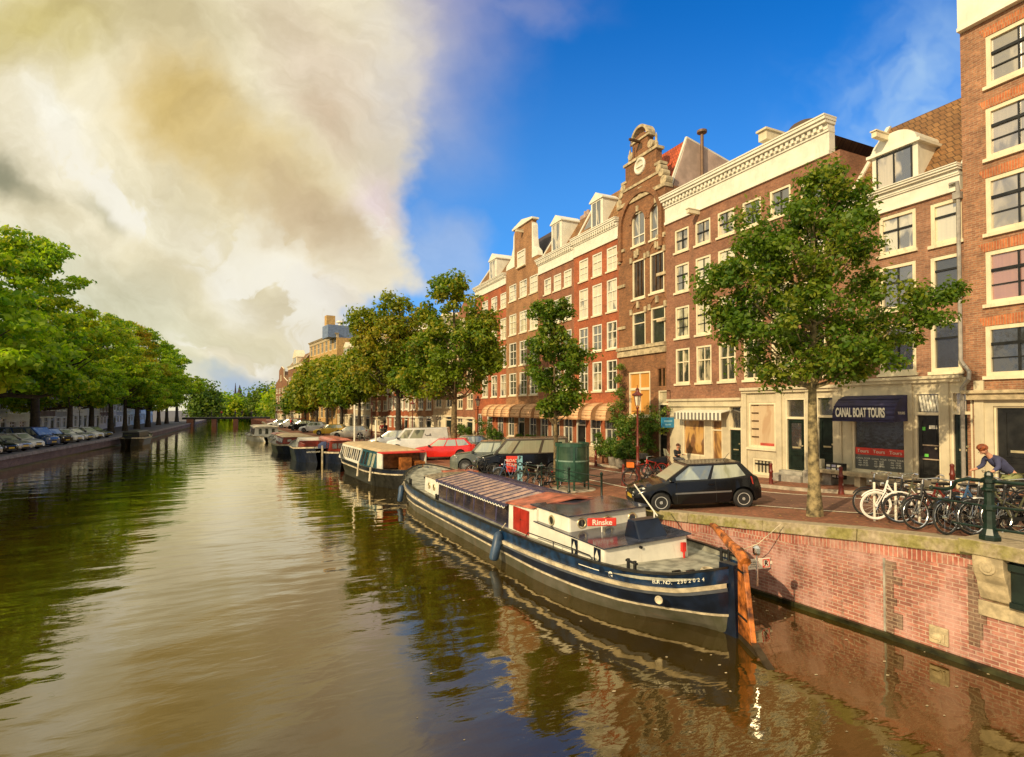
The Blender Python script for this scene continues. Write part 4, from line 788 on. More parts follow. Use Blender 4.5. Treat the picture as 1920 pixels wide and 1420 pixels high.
# red mansard and rendered side wall behind the gable
xw, zt = h.hit(1287, 262, -2.6)
fl = [(abs(h.hit(1317, 400, -q)[0]-xw-0.35), q) for q in np.arange(0.5, 9, 0.1)]; fl = min(fl)[1]; zfl = h.hit(1317, 243, -fl)[1]
MB().hexa([(0.3, 0.9, zsh-0.2), (xw, 0.9, zsh-0.2), (xw, 9, zsh-0.2), (0.3, 9, zsh-0.2)], [(0.9, 2.6, zt), (xw, 2.6, zt), (xw, 9, zt-1.7), (0.9, 9, zt-1.7)]).build('roof', t_red, h.root)
rend = mat('pink_render', (0.50, 0.36, 0.28), 0.85, var=0.15, scale=0.8)
MB().hexa([(xw, 0.8, zsh-1.2), (xw+0.2, 0.8, zsh-1.2), (xw+0.2, 9, zsh-1.2), (xw, 9, zsh-1.2)], [(xw, 2.5, zt-0.02), (xw+0.2, 2.5, zt-0.02), (xw+0.2, 9, zt-1.6), (xw, 9, zt-1.6)]).build('side_wall', rend, h.root)
e = MB().tube([(xw+0.1, 0.8, zsh-0.7), (xw+0.1, 2.5, zt+0.03), (xw+0.1, 9, zt-1.55)], 0.11, 4); e.build('verge_board', white, h.root)
MB().tube([(xw+0.35, fl, zsh-1), (xw+0.35, fl, zfl-0.28)], 0.10, 10).lathe([(0.14, 0), (0.30, 0.08), (0.30, 0.22), (0.1, 0.28)], 10, (xw+0.35, fl, zfl-0.28)).build('flue', mat('rusty_flue', (0.20, 0.12, 0.07), 0.6, 0.3), h.root, smooth=True)

# --- B4..B7
def rowhouse(label, pa, pb, wall, colpx, rowpx, pxr, corn=None, **kw):
    h = House('brick_house', label, (XF, Y[pa]), (XF, Y[pb]), 1.35, 10, wall, 9)
    if corn: h.zc0 = h.hit(corn[0], corn[2])[1]; h.zc1 = h.hit(corn[0], corn[1])[1]; h.z1 = h.zc0+0.02
    h.floor_rows(colpx, rowpx, pxr, **kw); return h
hw = dict(glass=g_light, cols=2, trans=0.64, rows=2, fw=0.09, frame=white)
h4 = rowhouse('orange red painted brick house with three windows per floor and dentil cornice', 1077, 1161, bk_b4, [(1085.7, 1102.5), (1110.5, 1128.3), (1137.4, 1156.7)], [(490, 530), (545, 600), (617, 664), (683, 735)], 1086, (1079, 449, 484), **hw)
h5 = rowhouse('plum brown brick house with three narrow windows per floor, left of the orange red one', 1010, 1077, bk_b5, [(1020, 1033), (1038, 1052), (1057, 1071.5)], [(525, 554), (570, 612), (629, 670), (690, 733)], 1020, (1012, 488, 516), **hw)
h6 = rowhouse('tan brick house with tall white edged neck gable and hoist beam', 949, 1010, bk_b6, [(954.6, 968), (974, 987.8), (993, 1008)], [(537, 567), (592, 630), (645, 688), (701, 742)], 955, None, **hw)
h7 = rowhouse('far end red brick house with white cornice and small dormer, beyond the neck gable', 891, 949, bk_b4, [(904, 915), (921, 932), (938, 949)], [(552, 580), (599, 638), (650, 690), (703, 744)], 938, (893, 541, 560), **hw)
h6.z1 = h6.hit(950, 511)[1]
for h in (h4, h5, h7): h.cornice(h.zc0, h.zc1)
for h, fac in ((h4, 0), (h5, 1), (h6, 2), (h7, 3)):
    # ground floor: windows and a door under the awnings
    W = h.W; n = 3
    zt = 1.35+2.9
    for k in range(n):
        c = W*(k+0.5)/n; ww = 0.62
        if (fac, k) in ((0, 0), (1, 1), (2, 1)): h.door((c-0.6, 1.7, c+0.6, zt), fan=0.6, m=black, slot=False, frame=white)
        else: h.win((c-ww, 2.35, c+ww, zt), glass=g_dark, cols=2, trans=0.6, rows=0, fw=0.09, frame=white)
    h.finish()
    MB().box(0, -0.10, 1.3, W, -0.003, 2.2).build('plinth', stone, h.root)
z = h4.zc1; zr = h4.hit(1171, 352)[1]
h4.mansard(z, z+2.9, t_brown, 1.7); r = h4.rect(1107, 383, 1129, 432); h4.dormer(r[0], r[2], z, r[3], 1.2)
MB().hexa([(0.5, 0.45, z+0.5), (1.4, 0.45, z+0.5), (1.4, 0.5, z+0.5), (0.5, 0.5, z+0.5)], [(0.5, 1.45, z+2.4), (1.4, 1.45, z+2.4), (1.4, 1.5, z+2.4), (0.5, 1.5, z+2.4)]).build('skylight', g_mid, h4.root)
z = h5.zc1; h5.mansard(z, z+2.5, t_brown, 1.6); r = h5.rect(1033, 424, 1052, 469); h5.dormer(r[0], r[2], z, r[3], 1.2)
MB().box(1.2, 3.2, z+1, 2.0, 4.0, z+3.7).lathe([(0.16, 0), (0.14, 0.4)], 8, (1.4, 3.6, z+3.7)).lathe([(0.16, 0), (0.14, 0.4)], 8, (1.8, 3.6, z+3.7)).build('chimney', rend, h5.root)
z = h7.zc1; h7.mansard(z, z+2.3, t_brown, 1.6); r = h7.rect(917, 492, 930, 528); h7.dormer(r[0], r[2], z, r[3], 1.2)
h = h6; W = h.W; za = h.z1; a = h.hit(965, 470)[0]; c = h.hit(998, 470)[0]; zn = h.hit(959, 437)[1]; zap = h.hit(981, 412)[1]
cx = (a+c)/2; hwid = (c-a)/2
MB().prism([(0, za), (W, za), (cx+hwid, za+1.4), (cx+hwid, zn), (cx-hwid, zn), (cx-hwid, za+1.4)], 0.002, 0.4).build('gable', bk_b6, h.root)
m = MB().prism([(cx-hwid-0.25, zn+0.14), (cx+hwid+0.25, zn+0.14), (cx, zap)], -0.15, 0.5).box(cx-hwid-0.25, -0.15, zn, cx+hwid+0.25, 0.5, zn+0.14)
for s_ in (-1, 1):
    x0 = cx+s_*hwid; x1 = W-0.05 if s_ > 0 else 0.05
    m.prism([(x0, za+0.1), (x1, za+0.1), (x1-s_*0.1, za+0.5), (x0+s_*(abs(x1-x0)*0.4), za+0.95), (x0+s_*0.22, za+1.8), (x0+s_*0.16, za+2.8), (x0, za+3.1)][::s_], -0.04, 0.44)
m.build('white_scroll', white, h.root)
st = {**WST, **hw, 'rows': 0}; r = h.rect(971.8, 474, 985.7, 503); make_window(h.root, r[0], r[1], r[2], r[3], st, -0.13); h.beam(cx, zn-0.55, L=0.7)
h.mansard(za-0.2, za+3.2, t_slate, 2.4, 0.3, W-0.3, 0.45)
# hotel awnings, each a thing
aw = mat('tan_awning_cloth', (0.72, 0.42, 0.21), 0.75, var=0.06, scale=4); awd = mat('tan_awning_side', (0.50, 0.27, 0.12), 0.8, var=0.1)
def awning(name, label, x0, x1, zt, zb, proj, m1, m2, group, root_y, valance=True, steps=7):
    # x along facade (world y decreasing); placed in world frame of the right facades
    o = empty(name, (XF, root_y, 0), -pi/2, label, 'awning', group)
    h_ = zt-zb; pts = [(-proj*sin(pi/2*k/steps), zb+h_*0.22+(h_*0.78)*cos(pi/2*k/steps)) for k in range(steps+1)] + [(-proj, zb)]
    m = MB()
    for p, q in zip(pts, pts[1:]): m.quad((x0, p[0], p[1]), (x0, q[0], q[1]), (x1, q[0], q[1]), (x1, p[0], p[1]))
    c = m.build('awning_cloth', m1, o, smooth=True); s = c.modifiers.new('solid', 'SOLIDIFY'); s.thickness = 0.02
    m = MB()
    for x in (x0+0.005, x1-0.005): 
        n = len(pts); m.add([(x, p[0], p[1]) for p in pts]+[(x, -0.02, zb+0.02)], [tuple(range(n+1))])
    m.build('awning_side', m2, o); m = MB()
    for k in (0, 3, 5): m.tube([(x0, pts[k][0]-0.012, pts[k][1]+0.012), (x1, pts[k][0]-0.012, pts[k][1]+0.012)], 0.012, 4)
    m.tube([(x0, -proj, zb), (x1, -proj, zb)], 0.02, 6).build('awning_rod', m2, o)
    return o
ref = House.__new__(House); ref.A = Vector((XF, 0, 0)); ref.xd = Vector((0, -1, 0)); ref.yd = Vector((1, 0, 0))
awpx = [(902.5, 912), (914, 924), (926, 938), (940, 953.5), (956, 973), (976, 995), (1001, 1020), (1025, 1043), (1046, 1062), (1066, 1083), (1090, 1107), (1116, 1135)]
zt = ref.hit(1110, 756, 0.1)[1]; zb = ref.hit(1116, 788, 1.0)[1]
ords = ['first', 'second', 'third', 'fourth', 'fifth', 'sixth', 'seventh', 'eighth', 'ninth', 'tenth', 'eleventh', 'twelfth']
for i, (a, c) in enumerate(awpx):
    s0 = ref.hit(a, 780, 1.0)[0]; s1 = ref.hit(c, 780, 1.0)[0]
    o = awning('hotel_awning', f'tan rounded awning over the hotel ground floor, {ords[i]} from left of twelve', 0, s1-s0, zt, zb, 1.0, aw, awd, 'tan hotel awnings', -s0)
    text('lettering', 'H', 0.22, mat('brown_letter', (0.35, 0.17, 0.07), 0.7), o, frame_mat(((s1-s0)/2, -1.008, zb+0.26), (1, 0, 0), (0, 0, 1)), 0.002)
navy = mat('navy_cloth', (0.025, 0.022, 0.07), 0.7, var=0.2)
s0 = ref.hit(1559, 785, 1.0)[0]; s1 = ref.hit(1675, 785, 1.0)[0]; zt = ref.hit(1600, 742, 0.15)[1]; zb = ref.hit(1560, 789, 1.0)[1]
o = awning('shop_awning', 'dark blue awning with CANAL BOAT TOURS lettering over the boat tour shop', 0, s1-s0, zt, zb, 0.95, navy, navy, None, -s0)
text('lettering', 'CANAL BOAT TOURS', 0.46, white, o, frame_mat(((s1-s0)*0.47, -0.985, zb+0.30), (1, 0, 0), (0, 0, 1)), 0.006, sx=0.70*(s1-s0)/3.9*1.0, bold=0.014)
text('lettering', 'TOURS', 0.13, white, o, frame_mat(((s1-s0)+0.006, -0.55, zb+0.3), (0, 1, 0), (0, 0, 1)), 0.003)
s0 = ref.hit(1264, 780, 0.7)[0]; s1 = ref.hit(1352, 780, 0.7)[0]; zt = ref.hit(1300, 770, 0.1)[1]; zb = ref.hit(1264, 786, 0.7)[1]
o = empty('striped_awning', (XF, -s0, 0), -pi/2, 'short white and grey striped awning over the bakery window', 'awning')
MB().hexa([(0, -0.7, zt-0.12), (s1-s0, -0.7, zt-0.12), (s1-s0, -0.1, zt), (0, -0.1, zt)], [(0, -0.7, zt-0.08), (s1-s0, -0.7, zt-0.08), (s1-s0, -0.1, zt+0.05), (0, -0.1, zt+0.05)]).build('awning_cloth', white, o)
m = MB(); m2 = MB(); n = 26
for k in range(n): (m if k % 2 else m2).box((s1-s0)*k/n, -0.705, zb, (s1-s0)*(k+0.9)/n, -0.69, zt-0.10)
m.build('valance', white, o); m2.build('valance_stripe', mat('grey_cloth', (0.18, 0.17, 0.15), 0.8), o)

# --- generic houses (further along the right bank, and the shaded left bank)
def grid_house(label, A, B, z0, z1, wall, cols, floors, top='cornice', frame=white, glass=g_mid, roof=t_brown, ground=cream, group=None, depth=9, simple=True, arch=False):
    h = House('canal_house', label, A, B, z0, z1, wall, depth, group=group); W = h.W; fh_ = (z1-z0-0.6-0.3)/(floors+0.15)
    for f in range(floors):
        zb = z0+0.9+f*fh_ if f else z0+0.9; hh = fh_*(0.66 if f < floors-1 else 0.55)
        for k in range(cols):
            c = W*(k+0.5)/cols; ww = W/cols*0.30
            if f == 0 and k == cols-1: h.door((c-ww, z0+0.1, c+ww, zb+hh), fan=0.5, m=dgreen, slot=False, frame=frame)
            else: h.win((c-ww, zb, c+ww, zb+hh), glass=glass, cols=2, trans=0.62, rows=0, frame=frame, sillmat=frame, sill=f > 0, fw=0.11, bar=0.06)
    h.finish(zsplit=z0+fh_*0.98, lowmat=ground or wall, lowy=-0.05)
    MB().box(0, -0.16, z0+fh_*0.94, W, -0.055, z0+fh_*1.0).build('string_course', frame, h.root)
    if top == 'cornice': h.cornice(z1, z1+0.8, frame, dent=False); h.mansard(z1+0.8, z1+3.0, roof, 1.8); h.dormer(W*0.36, W*0.64, z1+0.8, z1+2.3, 1.2, mt=frame)
    elif top == 'flat': h.cornice(z1, z1+0.9, frame, dent=True)
    elif top in ('neck', 'bell', 'step'):
        a = W*0.3
        if top == 'neck': P_ = [(0, z1), (W, z1), (W-a, z1+1.2), (W-a, z1+3.2), (W/2, z1+4.0), (a, z1+3.2), (a, z1+1.2)]
        elif top == 'bell': P_ = [(0, z1), (W, z1), (W*0.88, z1+0.9), (W*0.72, z1+1.6), (W*0.68, z1+2.9), (W*0.58, z1+3.5), (W*0.42, z1+3.5), (W*0.32, z1+2.9), (W*0.28, z1+1.6), (W*0.12, z1+0.9)]
        else:
            P_ = [(0, z1), (W, z1)]; n = 4
            for k in range(n): P_ += [(W-W*0.11*k, z1+0.75*(k+1)), (W-W*0.11*(k+1), z1+0.75*(k+1))]
            P_ += [(W-x, z) for x, z in P_[::-1][:2*n]]
        MB().prism(P_, 0.0, 0.35).build('gable', wall, h.root)
        m = MB(); q = [(x, -0.02, z) for x, z in P_[1:]+P_[:1]]; m.tube([(x, 0.15, z) for x, _, z in q], 0.13, 4); m.build('gable_trim', frame, h.root)
        make_window(h.root, W/2-0.5, z1+0.5, W/2+0.5, z1+1.9, {**WST, 'frame': frame, 'glass': glass, 'fw': 0.1}, -0.12)
        MB().hexa([(0.1, 0.36, z1), (W-0.1, 0.36, z1), (W-0.1, depth, z1), (0.1, depth, z1)], [(W/2-0.05, 0.36, z1+2.9), (W/2+0.05, 0.36, z1+2.9), (W/2+0.05, depth, z1+2.9), (W/2-0.05, depth, z1+2.9)]).build('roof', roof, h.root)
    return h
# right bank beyond B7, following the bend
fars = [((21.0, 59.5), (XF, Y[891]+0.02), 12.6, bk_b5, 2, 4, 'neck', 'tan trimmed brick house with neck gable just beyond the hotel row', cream),
        ((20.0, 64.5), (20.98, 59.5), 13.2, mat('tan_render', (0.52, 0.38, 0.22), 0.8), 2, 4, 'cornice', 'tan plastered house with white cornice behind the white van', cream),
        ((18.6, 70.2), (19.98, 64.5), 14.5, bk_b6, 3, 5, 'flat', 'broad brown house with flat dentil cornice behind the big street tree', white),
        ((17.3, 76.5), (18.58, 70.2), 12.2, bk_b4, 4, 4, 'bell', 'red brick house with white pilasters and cream ground floor', white),
        ((16.3, 83), (17.28, 76.5), 13.5, bk_b5, 3, 5, 'cornice', 'plum brick house left of the red pilastered one', cream),
        ((15.1, 91), (16.28, 83), 12.0, mat('cream_render', (0.6, 0.5, 0.33), 0.8), 3, 4, 'step', 'cream plastered house with stepped gable half hidden by trees', white),
        ((14.0, 100), (15.08, 91), 12.5, bk_b3, 4, 4, 'cornice', 'dark red house with dormer below the tall warehouse', cream)]
for A, B, z1, wl, cols, fl, top, lab, fr in fars:
    h = grid_house(lab, A, B, 1.35, z1, wl, cols, fl, top, frame=fr, ground=None if wl is bk_b4 else cream)
    if wl is bk_b4:
        m = MB()
        for k in range(cols+1): x = h.W*k/cols; m.box(x-0.18, -0.12, 4.4, x+0.18, -0.003, z1)
        m.build('pilaster', white, h.root)
# the tall warehouse with chimney
h = House('warehouse', 'tall ochre warehouse block with chimney rising above the far trees', (11.3, 121), (14.0, 101.5), 1.3, 17.2, mat('ochre_stucco', (0.55, 0.34, 0.12), 0.8, var=0.15), 16, cat='warehouse')
for f in range(5):
    for k in range(7):
        c = h.W*(k+0.5)/7; z = 3+f*3.05; h.win((c-0.8, z, c+0.8, z+2.0), glass=g_dark, cols=2, trans=0.6, frame=cream, sill=False)
h.finish(); h.cornice(17.2, 18.0, stone)
wd = min((abs(h.hit(628, 620, -q)[0]-(h.W-1.2)), q) for q in np.arange(1, 15, 0.2))[1]; wz = h.hit(633, 622, -wd)[1]
MB().box(h.W-0.3, wd-2.5, 17.2, h.W-4, wd+2.5, 19.4).build('roof_block', mat('blue_grey_panel', (0.16, 0.22, 0.34), 0.6), h.root); MB().box(h.W-1.6, wd-2.4, 19.4, h.W-3, wd-0.9, 21.2).build('roof_stair', mat('ochre_stucco', (0.55, 0.34, 0.12)), h.root)
MB().box(h.W-0.5, wd-0.7, 18, h.W-1.9, wd+0.7, wz).build('chimney', mat('pale_chimney', (0.72, 0.62, 0.45), 0.8), h.root); MB().tube([(h.W-1.2, wd, wz), (h.W-1.2, wd, wz+1.2)], 0.45, 10).lathe([(0.8, 0), (0.8, 0.3)], 10, (h.W-1.2, wd, wz+1.3)).build('chimney_pot', white, h.root)
for i, (A, B, z1, top, lab) in enumerate([((8.3, 139), (9.9, 122), 13.5, 'cornice', 'dark far brick house just left of the warehouse'), ((6.5, 158), (8.2, 140), 11, 'neck', 'small distant house beyond the dark one on the right bank')]):
    grid_house(lab, A, B, 1.2, z1, bk_b3, 4, 4, top, frame=cream)
# left bank: shaded pale houses behind the elms
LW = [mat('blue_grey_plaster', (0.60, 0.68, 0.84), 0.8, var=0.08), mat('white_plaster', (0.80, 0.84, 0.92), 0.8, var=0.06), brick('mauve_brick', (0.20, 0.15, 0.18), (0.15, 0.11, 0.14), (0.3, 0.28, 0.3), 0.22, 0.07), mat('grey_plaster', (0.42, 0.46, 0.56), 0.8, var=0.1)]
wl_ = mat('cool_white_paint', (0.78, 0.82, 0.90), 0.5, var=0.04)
descr = ['pale blue grey plastered', 'white plastered', 'dark mauve brick', 'grey plastered']; tops = ['cornice', 'neck', 'bell', 'flat', 'cornice', 'step']
def lfx(y): return el(y)-10.5
y = 33.0; i = 0; rnd = random.Random(8)
tdesc = {'cornice': 'with white cornice and dormer', 'neck': 'with neck gable', 'bell': 'with bell gable', 'flat': 'with flat dentil cornice', 'step': 'with stepped gable'}
while y < 175:
    wd = rnd.choice([5.6, 6.4, 7.2, 8.0]); y2 = y+wd; k = [1, 2, 1, 0, 2, 1, 3, 0, 1, 2, 3, 1, 0, 2, 1, 3, 0, 1, 2, 1, 3][i % 21]
    tp = tops[(i*5+1) % 6]
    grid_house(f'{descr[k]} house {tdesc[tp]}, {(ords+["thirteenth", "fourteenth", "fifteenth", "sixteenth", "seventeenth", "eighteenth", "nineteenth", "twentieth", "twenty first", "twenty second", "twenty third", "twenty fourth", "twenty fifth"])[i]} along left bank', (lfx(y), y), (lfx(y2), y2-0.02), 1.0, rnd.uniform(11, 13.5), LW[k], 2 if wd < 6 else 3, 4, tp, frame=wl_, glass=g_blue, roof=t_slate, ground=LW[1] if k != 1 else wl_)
    y = y2; i += 1
# ================================================================== TREES
bark = mat('bark', (0.17, 0.12, 0.055), 0.9, var=0.35, scale=6, bump=0.8, bscale=14)
bark_pale = mat('mossy_pale_bark', (0.27, 0.21, 0.10), 0.9, var=0.40, scale=5, bump=0.7, bscale=12)
bark_dark = mat('dark_bark', (0.055, 0.04, 0.025), 0.9, var=0.3, scale=5, bump=0.5, bscale=14)
lf_near = leafmat('linden_leaves', (0.055, 0.125, 0.007), (0.13, 0.205, 0.013), (0.25, 0.27, 0.025), 0.4, 0.9)
lf_mid = leafmat('elm_leaves', (0.075, 0.15, 0.007), (0.22, 0.29, 0.018), (0.40, 0.33, 0.03), 0.4, 0.35)
lf_yel = leafmat('yellowing_elm_leaves', (0.10, 0.17, 0.008), (0.27, 0.30, 0.020), (0.42, 0.32, 0.03), 0.4, 0.3)
lf_left = leafmat('shaded_elm_leaves', (0.10, 0.22, 0.010), (0.36, 0.48, 0.02), (0.50, 0.46, 0.03), 0.55, 0.30)
lf_dark = leafmat('dark_leaves', (0.05, 0.11, 0.008), (0.12, 0.19, 0.012), (0.2, 0.25, 0.02), 0.4, 0.3)
lf_pot = leafmat('shrub_leaves', (0.05, 0.12, 0.012), (0.12, 0.20, 0.025), (0.25, 0.28, 0.04), 0.35, 1.5)
def leafmesh(name, centers, radii, n_per, size, seed, flat=0.75):
    rng = np.random.default_rng(seed); C = np.repeat(np.asarray(centers), n_per, 0); Rr = np.repeat(np.asarray(radii), n_per)
    n = len(C); d = rng.normal(size=(n, 3)); d /= np.linalg.norm(d, axis=1)[:, None]
    r = Rr*np.cbrt(rng.uniform(0.05, 1, n))*(1+0.25*rng.normal(size=n)); P = C + d*r[:, None]*np.array([1, 1, flat])
    nrm = d*0.8 + rng.normal(size=(n, 3))*0.7 + np.array([0, 0, 0.55]); nrm /= np.linalg.norm(nrm, axis=1)[:, None]
    a = np.cross(nrm, rng.normal(size=(n, 3))); a /= np.linalg.norm(a, axis=1)[:, None]; b = np.cross(nrm, a)
    s = size*rng.uniform(0.65, 1.35, n)[:, None]
    V = np.stack([P-a*s*0.62, P-b*s*0.36+nrm*s*0.08, P+a*s*0.62, P+b*s*0.36+nrm*s*0.08], 1).reshape(-1, 3)
    me = bpy.data.meshes.new(name); me.vertices.add(4*n); me.vertices.foreach_set('co', V.astype(np.float32).ravel())
    me.loops.add(4*n); me.loops.foreach_set('vertex_index', np.arange(4*n, dtype=np.int32)); me.polygons.add(n)
    me.polygons.foreach_set('loop_start', np.arange(0, 4*n, 4, dtype=np.int32)); me.update(calc_edges=True); me.validate(); return me
def make_tree(name, label, base, lobes, height, r0, seed, leaf, bk, nclump, n_per, lsize, crad, group=None, fork=None, cat='tree', lean=(0, 0), limbs=26, flat=0.75):
    """lobes: (x,y,z, rx,ry,rz, weight) local to the base"""
    rng = np.random.default_rng(seed); root = empty(name, base, 0, label, cat, group)
    W = np.array([l[6] for l in lobes]); W = W/W.sum(); cs = []; rs = []
    for i in rng.choice(len(lobes), nclump, p=W):
        l = lobes[i]; d = rng.normal(size=3); d /= np.linalg.norm(d); r = rng.uniform(0.12, 1)**0.42
        cs.append([l[0]+d[0]*l[3]*r, l[1]+d[1]*l[4]*r, l[2]+d[2]*l[5]*r]); rs.append(crad*rng.uniform(0.6, 1.25))
    zmin = min(c[2] for c in cs); fork = fork or zmin*0.95
    t = MB(); top = height*0.86; n = 9; spine = []
    for k in range(n+1):
        f = k/n; spine.append(Vector((lean[0]*f+0.12*sin(f*5+seed)*f, lean[1]*f+0.12*cos(f*4+seed)*f, top*f)))
    def rad(f): return r0*(1.35-0.35*min(1, f*12)) if f < 0.08 else r0*(1-f*0.88)
    t.tube(spine, [rad(k/n) for k in range(n+1)], 10)
    order = rng.permutation(len(cs))[:limbs]
    for j in order:
        c = Vector(cs[j]); z = min(max(c.z-0.55*sqrt(c.x**2+c.y**2)-0.4, fork), top*0.93); f = z/top; p = spine[int(f*n)].lerp(spine[min(n, int(f*n)+1)], f*n-int(f*n))
        mid = p.lerp(c, 0.5)+Vector((0, 0, -0.10*(c-p).length)); rr = rad(f)*0.55
        t.tube([p, p.lerp(mid, 0.5), mid, mid.lerp(c, 0.5)+Vector((0, 0, 0.03)), c], [rr, rr*0.75, rr*0.5, rr*0.32, rr*0.1], 6, False)
        for _ in range(2):
            q = Vector(cs[int(rng.integers(len(cs)))]); 
            if (q-mid).length < 2.6*crad+1: t.tube([mid, mid.lerp(q, 0.5)+Vector((0, 0, -0.05)), q], [rr*0.4, rr*0.22, rr*0.07], 5, False)
    t.build('trunk', bk, root, smooth=True)
    me = leafmesh('crown', cs, rs, n_per, lsize, seed+5, flat); me.materials.append(leaf); o = bpy.data.objects.new('crown', me); COL.objects.link(o); o.parent = root
    return root
def pxlobes(base, Z, L, dep=None):
    out = []
    for (px, py, rx, ry, wt) in L:
        p = atdepth(px, py, Z)-base; k = Z/1050; rr = rx*k
        out.append((p.x, p.y, p.z, rr*0.95, rr*0.95, ry*k, wt))
    return out
# nearest tree
b = ong(1528, 968); Z = (b-CAM).dot(fh)
L = [(1555, 385, 75, 75, 1.6), (1500, 470, 120, 75, 2.6), (1415, 500, 75, 60, 1.3), (1370, 545, 62, 50, 1.0), (1560, 560, 130, 75, 2.6), (1420, 610, 100, 55, 1.6), (1680, 600, 95, 55, 1.6), (1755, 550, 42, 22, 0.35), (1600, 660, 115, 48, 1.6), (1480, 675, 95, 45, 1.2), (1595, 710, 65, 26, 0.5), (1610, 480, 55, 50, 0.6), (1545, 322, 28, 28, 0.25), (1400, 400, 24, 30, 0.12)]
make_tree('street_tree', 'nearest tree with pale trunk and broad dense green crown, beside the black hatchback', b, pxlobes(b, Z, L), 9.2, 0.165, 11, lf_near, bark_pale, 240, 135, 0.108, 0.40, 'trees along the right quay', fork=3.4, limbs=70)
# slender tree
b = ong(1042, 909); Z = (b-CAM).dot(fh)
L = [(1035, 590, 35, 36, 0.8), (1040, 640, 42, 40, 1.2), (1042, 690, 55, 40, 1.6), (1045, 735, 50, 34, 1.2), (1040, 765, 32, 16, 0.4), (1010, 660, 30, 26, 0.5), (1080, 668, 30, 24, 0.5), (1062, 583, 13, 24, 0.15), (1006, 585, 12, 20, 0.1)]
make_tree('street_tree', 'slender young tree rising behind the green urinal in front of the hotel awnings', b, pxlobes(b, Z, L), 8.4, 0.13, 21, lf_near, bark, 125, 95, 0.14, 0.36, 'trees along the right quay', fork=2.7, limbs=34)
# big tree by the red car
b = ong(851, 861); Z = (b-CAM).dot(fh)
L = [(845, 535, 42, 38, 0.9), (850, 600, 75, 48, 2.2), (855, 660, 88, 48, 2.6), (800, 610, 40, 40, 0.9), (910, 670, 38, 38, 0.9), (795, 665, 44, 34, 0.9), (860, 715, 70, 24, 0.9), (775, 700, 55, 18, 0.6), (800, 720, 50, 22, 0.6), (905, 610, 30, 30, 0.5)]
make_tree('street_tree', 'large full elm standing beside the red car with its trunk in front of it', b, pxlobes(b, Z, L), 14.2, 0.26, 31, lf_mid, bark, 250, 90, 0.22, 0.60, 'trees along the right quay', fork=4.2, limbs=45)
# yellowing tree behind
b = ong(747, 824); Z = (b-CAM).dot(fh)
L = [(735, 585, 42, 36, 1.2), (725, 640, 66, 45, 2.2), (690, 640, 36, 46, 1.0), (715, 695, 60, 40, 2.0), (765, 700, 48, 44, 1.2), (680, 600, 24, 22, 0.5), (755, 605, 35, 40, 0.8)]
make_tree('street_tree', 'tall yellowing elm left of the large full one, behind the white van', b, pxlobes(b, Z, L), 17, 0.36, 41, lf_yel, bark_dark, 270, 80, 0.31, 0.90, 'trees along the right quay', fork=4.6, limbs=40)
R_ = [(708, 690, 40, 30, 821, lf_yel, 610, 790), ]
for i, (tx, ty, cx, cyy, rx, ry, lf, lab) in enumerate([
        (673, 815, 668, 705, 36, 48, lf_mid, 'dark green tree behind the maroon cabin boat'), (640, 812, 640, 715, 34, 48, lf_mid, 'full tree behind the yellow car, right of the white hatchback'),
        (613, 806, 612, 715, 30, 45, lf_yel, 'tree with yellow green crown just behind the yellow car'), (594, 803, 590, 720, 30, 42, lf_yel, 'yellow tree below the tall warehouse'),
        (572, 799, 572, 735, 26, 36, lf_mid, 'small round tree below the left end of the warehouse'), (556, 794, 558, 752, 18, 24, lf_dark, 'small dark tree at the far end of the right quay')]):
    b = ong(tx, ty); Z = (b-CAM).dot(fh)
    L = [(cx, cyy, rx, ry, 2), (cx-rx*0.4, cyy+ry*0.3, rx*0.7, ry*0.6, 1), (cx+rx*0.4, cyy+ry*0.35, rx*0.7, ry*0.5, 1), (cx+rx*0.1, cyy-ry*0.6, rx*0.6, ry*0.4, 0.6)]
    make_tree('street_tree', lab, b, pxlobes(b, Z, L), (CAM.z-b.z)+(765-cyy+ry*0.7)/1050*Z, 0.30, 50+i, lf, bark_dark, 170, 46, 0.0052*Z, 0.016*Z, 'trees along the right quay', limbs=18)
# left bank elms: three models, then copies
protos = []
def elm(seed, leaf):
    L = [(0, 0, 13.8, 3.4, 3.2, 3.4, 1.6), (0.5, -1.0, 10.0, 5.6, 4.4, 2.8, 2.2), (-0.5, 1.2, 9.0, 5.4, 4.4, 2.8, 2.0), (2.8, 0.0, 6.8, 4.6, 4.4, 1.7, 1.6), (0.3, 0.3, 16.6, 1.9, 1.9, 2.0, 0.5), (4.4, -1.5, 5.6, 3.0, 3.2, 1.2, 0.9), (-2, 2, 15.2, 1.6, 1.6, 1.2, 0.3)]
    rr = random.Random(seed); L = [(x+rr.uniform(-1, 1), y+rr.uniform(-1, 1), z+rr.uniform(-.6, .6), a*rr.uniform(.85, 1.15), b_*rr.uniform(.85, 1.15), c*rr.uniform(.85, 1.15), w_) for x, y, z, a, b_, c, w_ in L]
    return make_tree('elm_tree', 'x', (0, 0, 1), L, 17.5, 0.40, seed, leaf, bark_dark, 270, 78, 0.32, 0.85, 'elms along the left quay', fork=4.6, limbs=40, flat=0.45)
elms = []
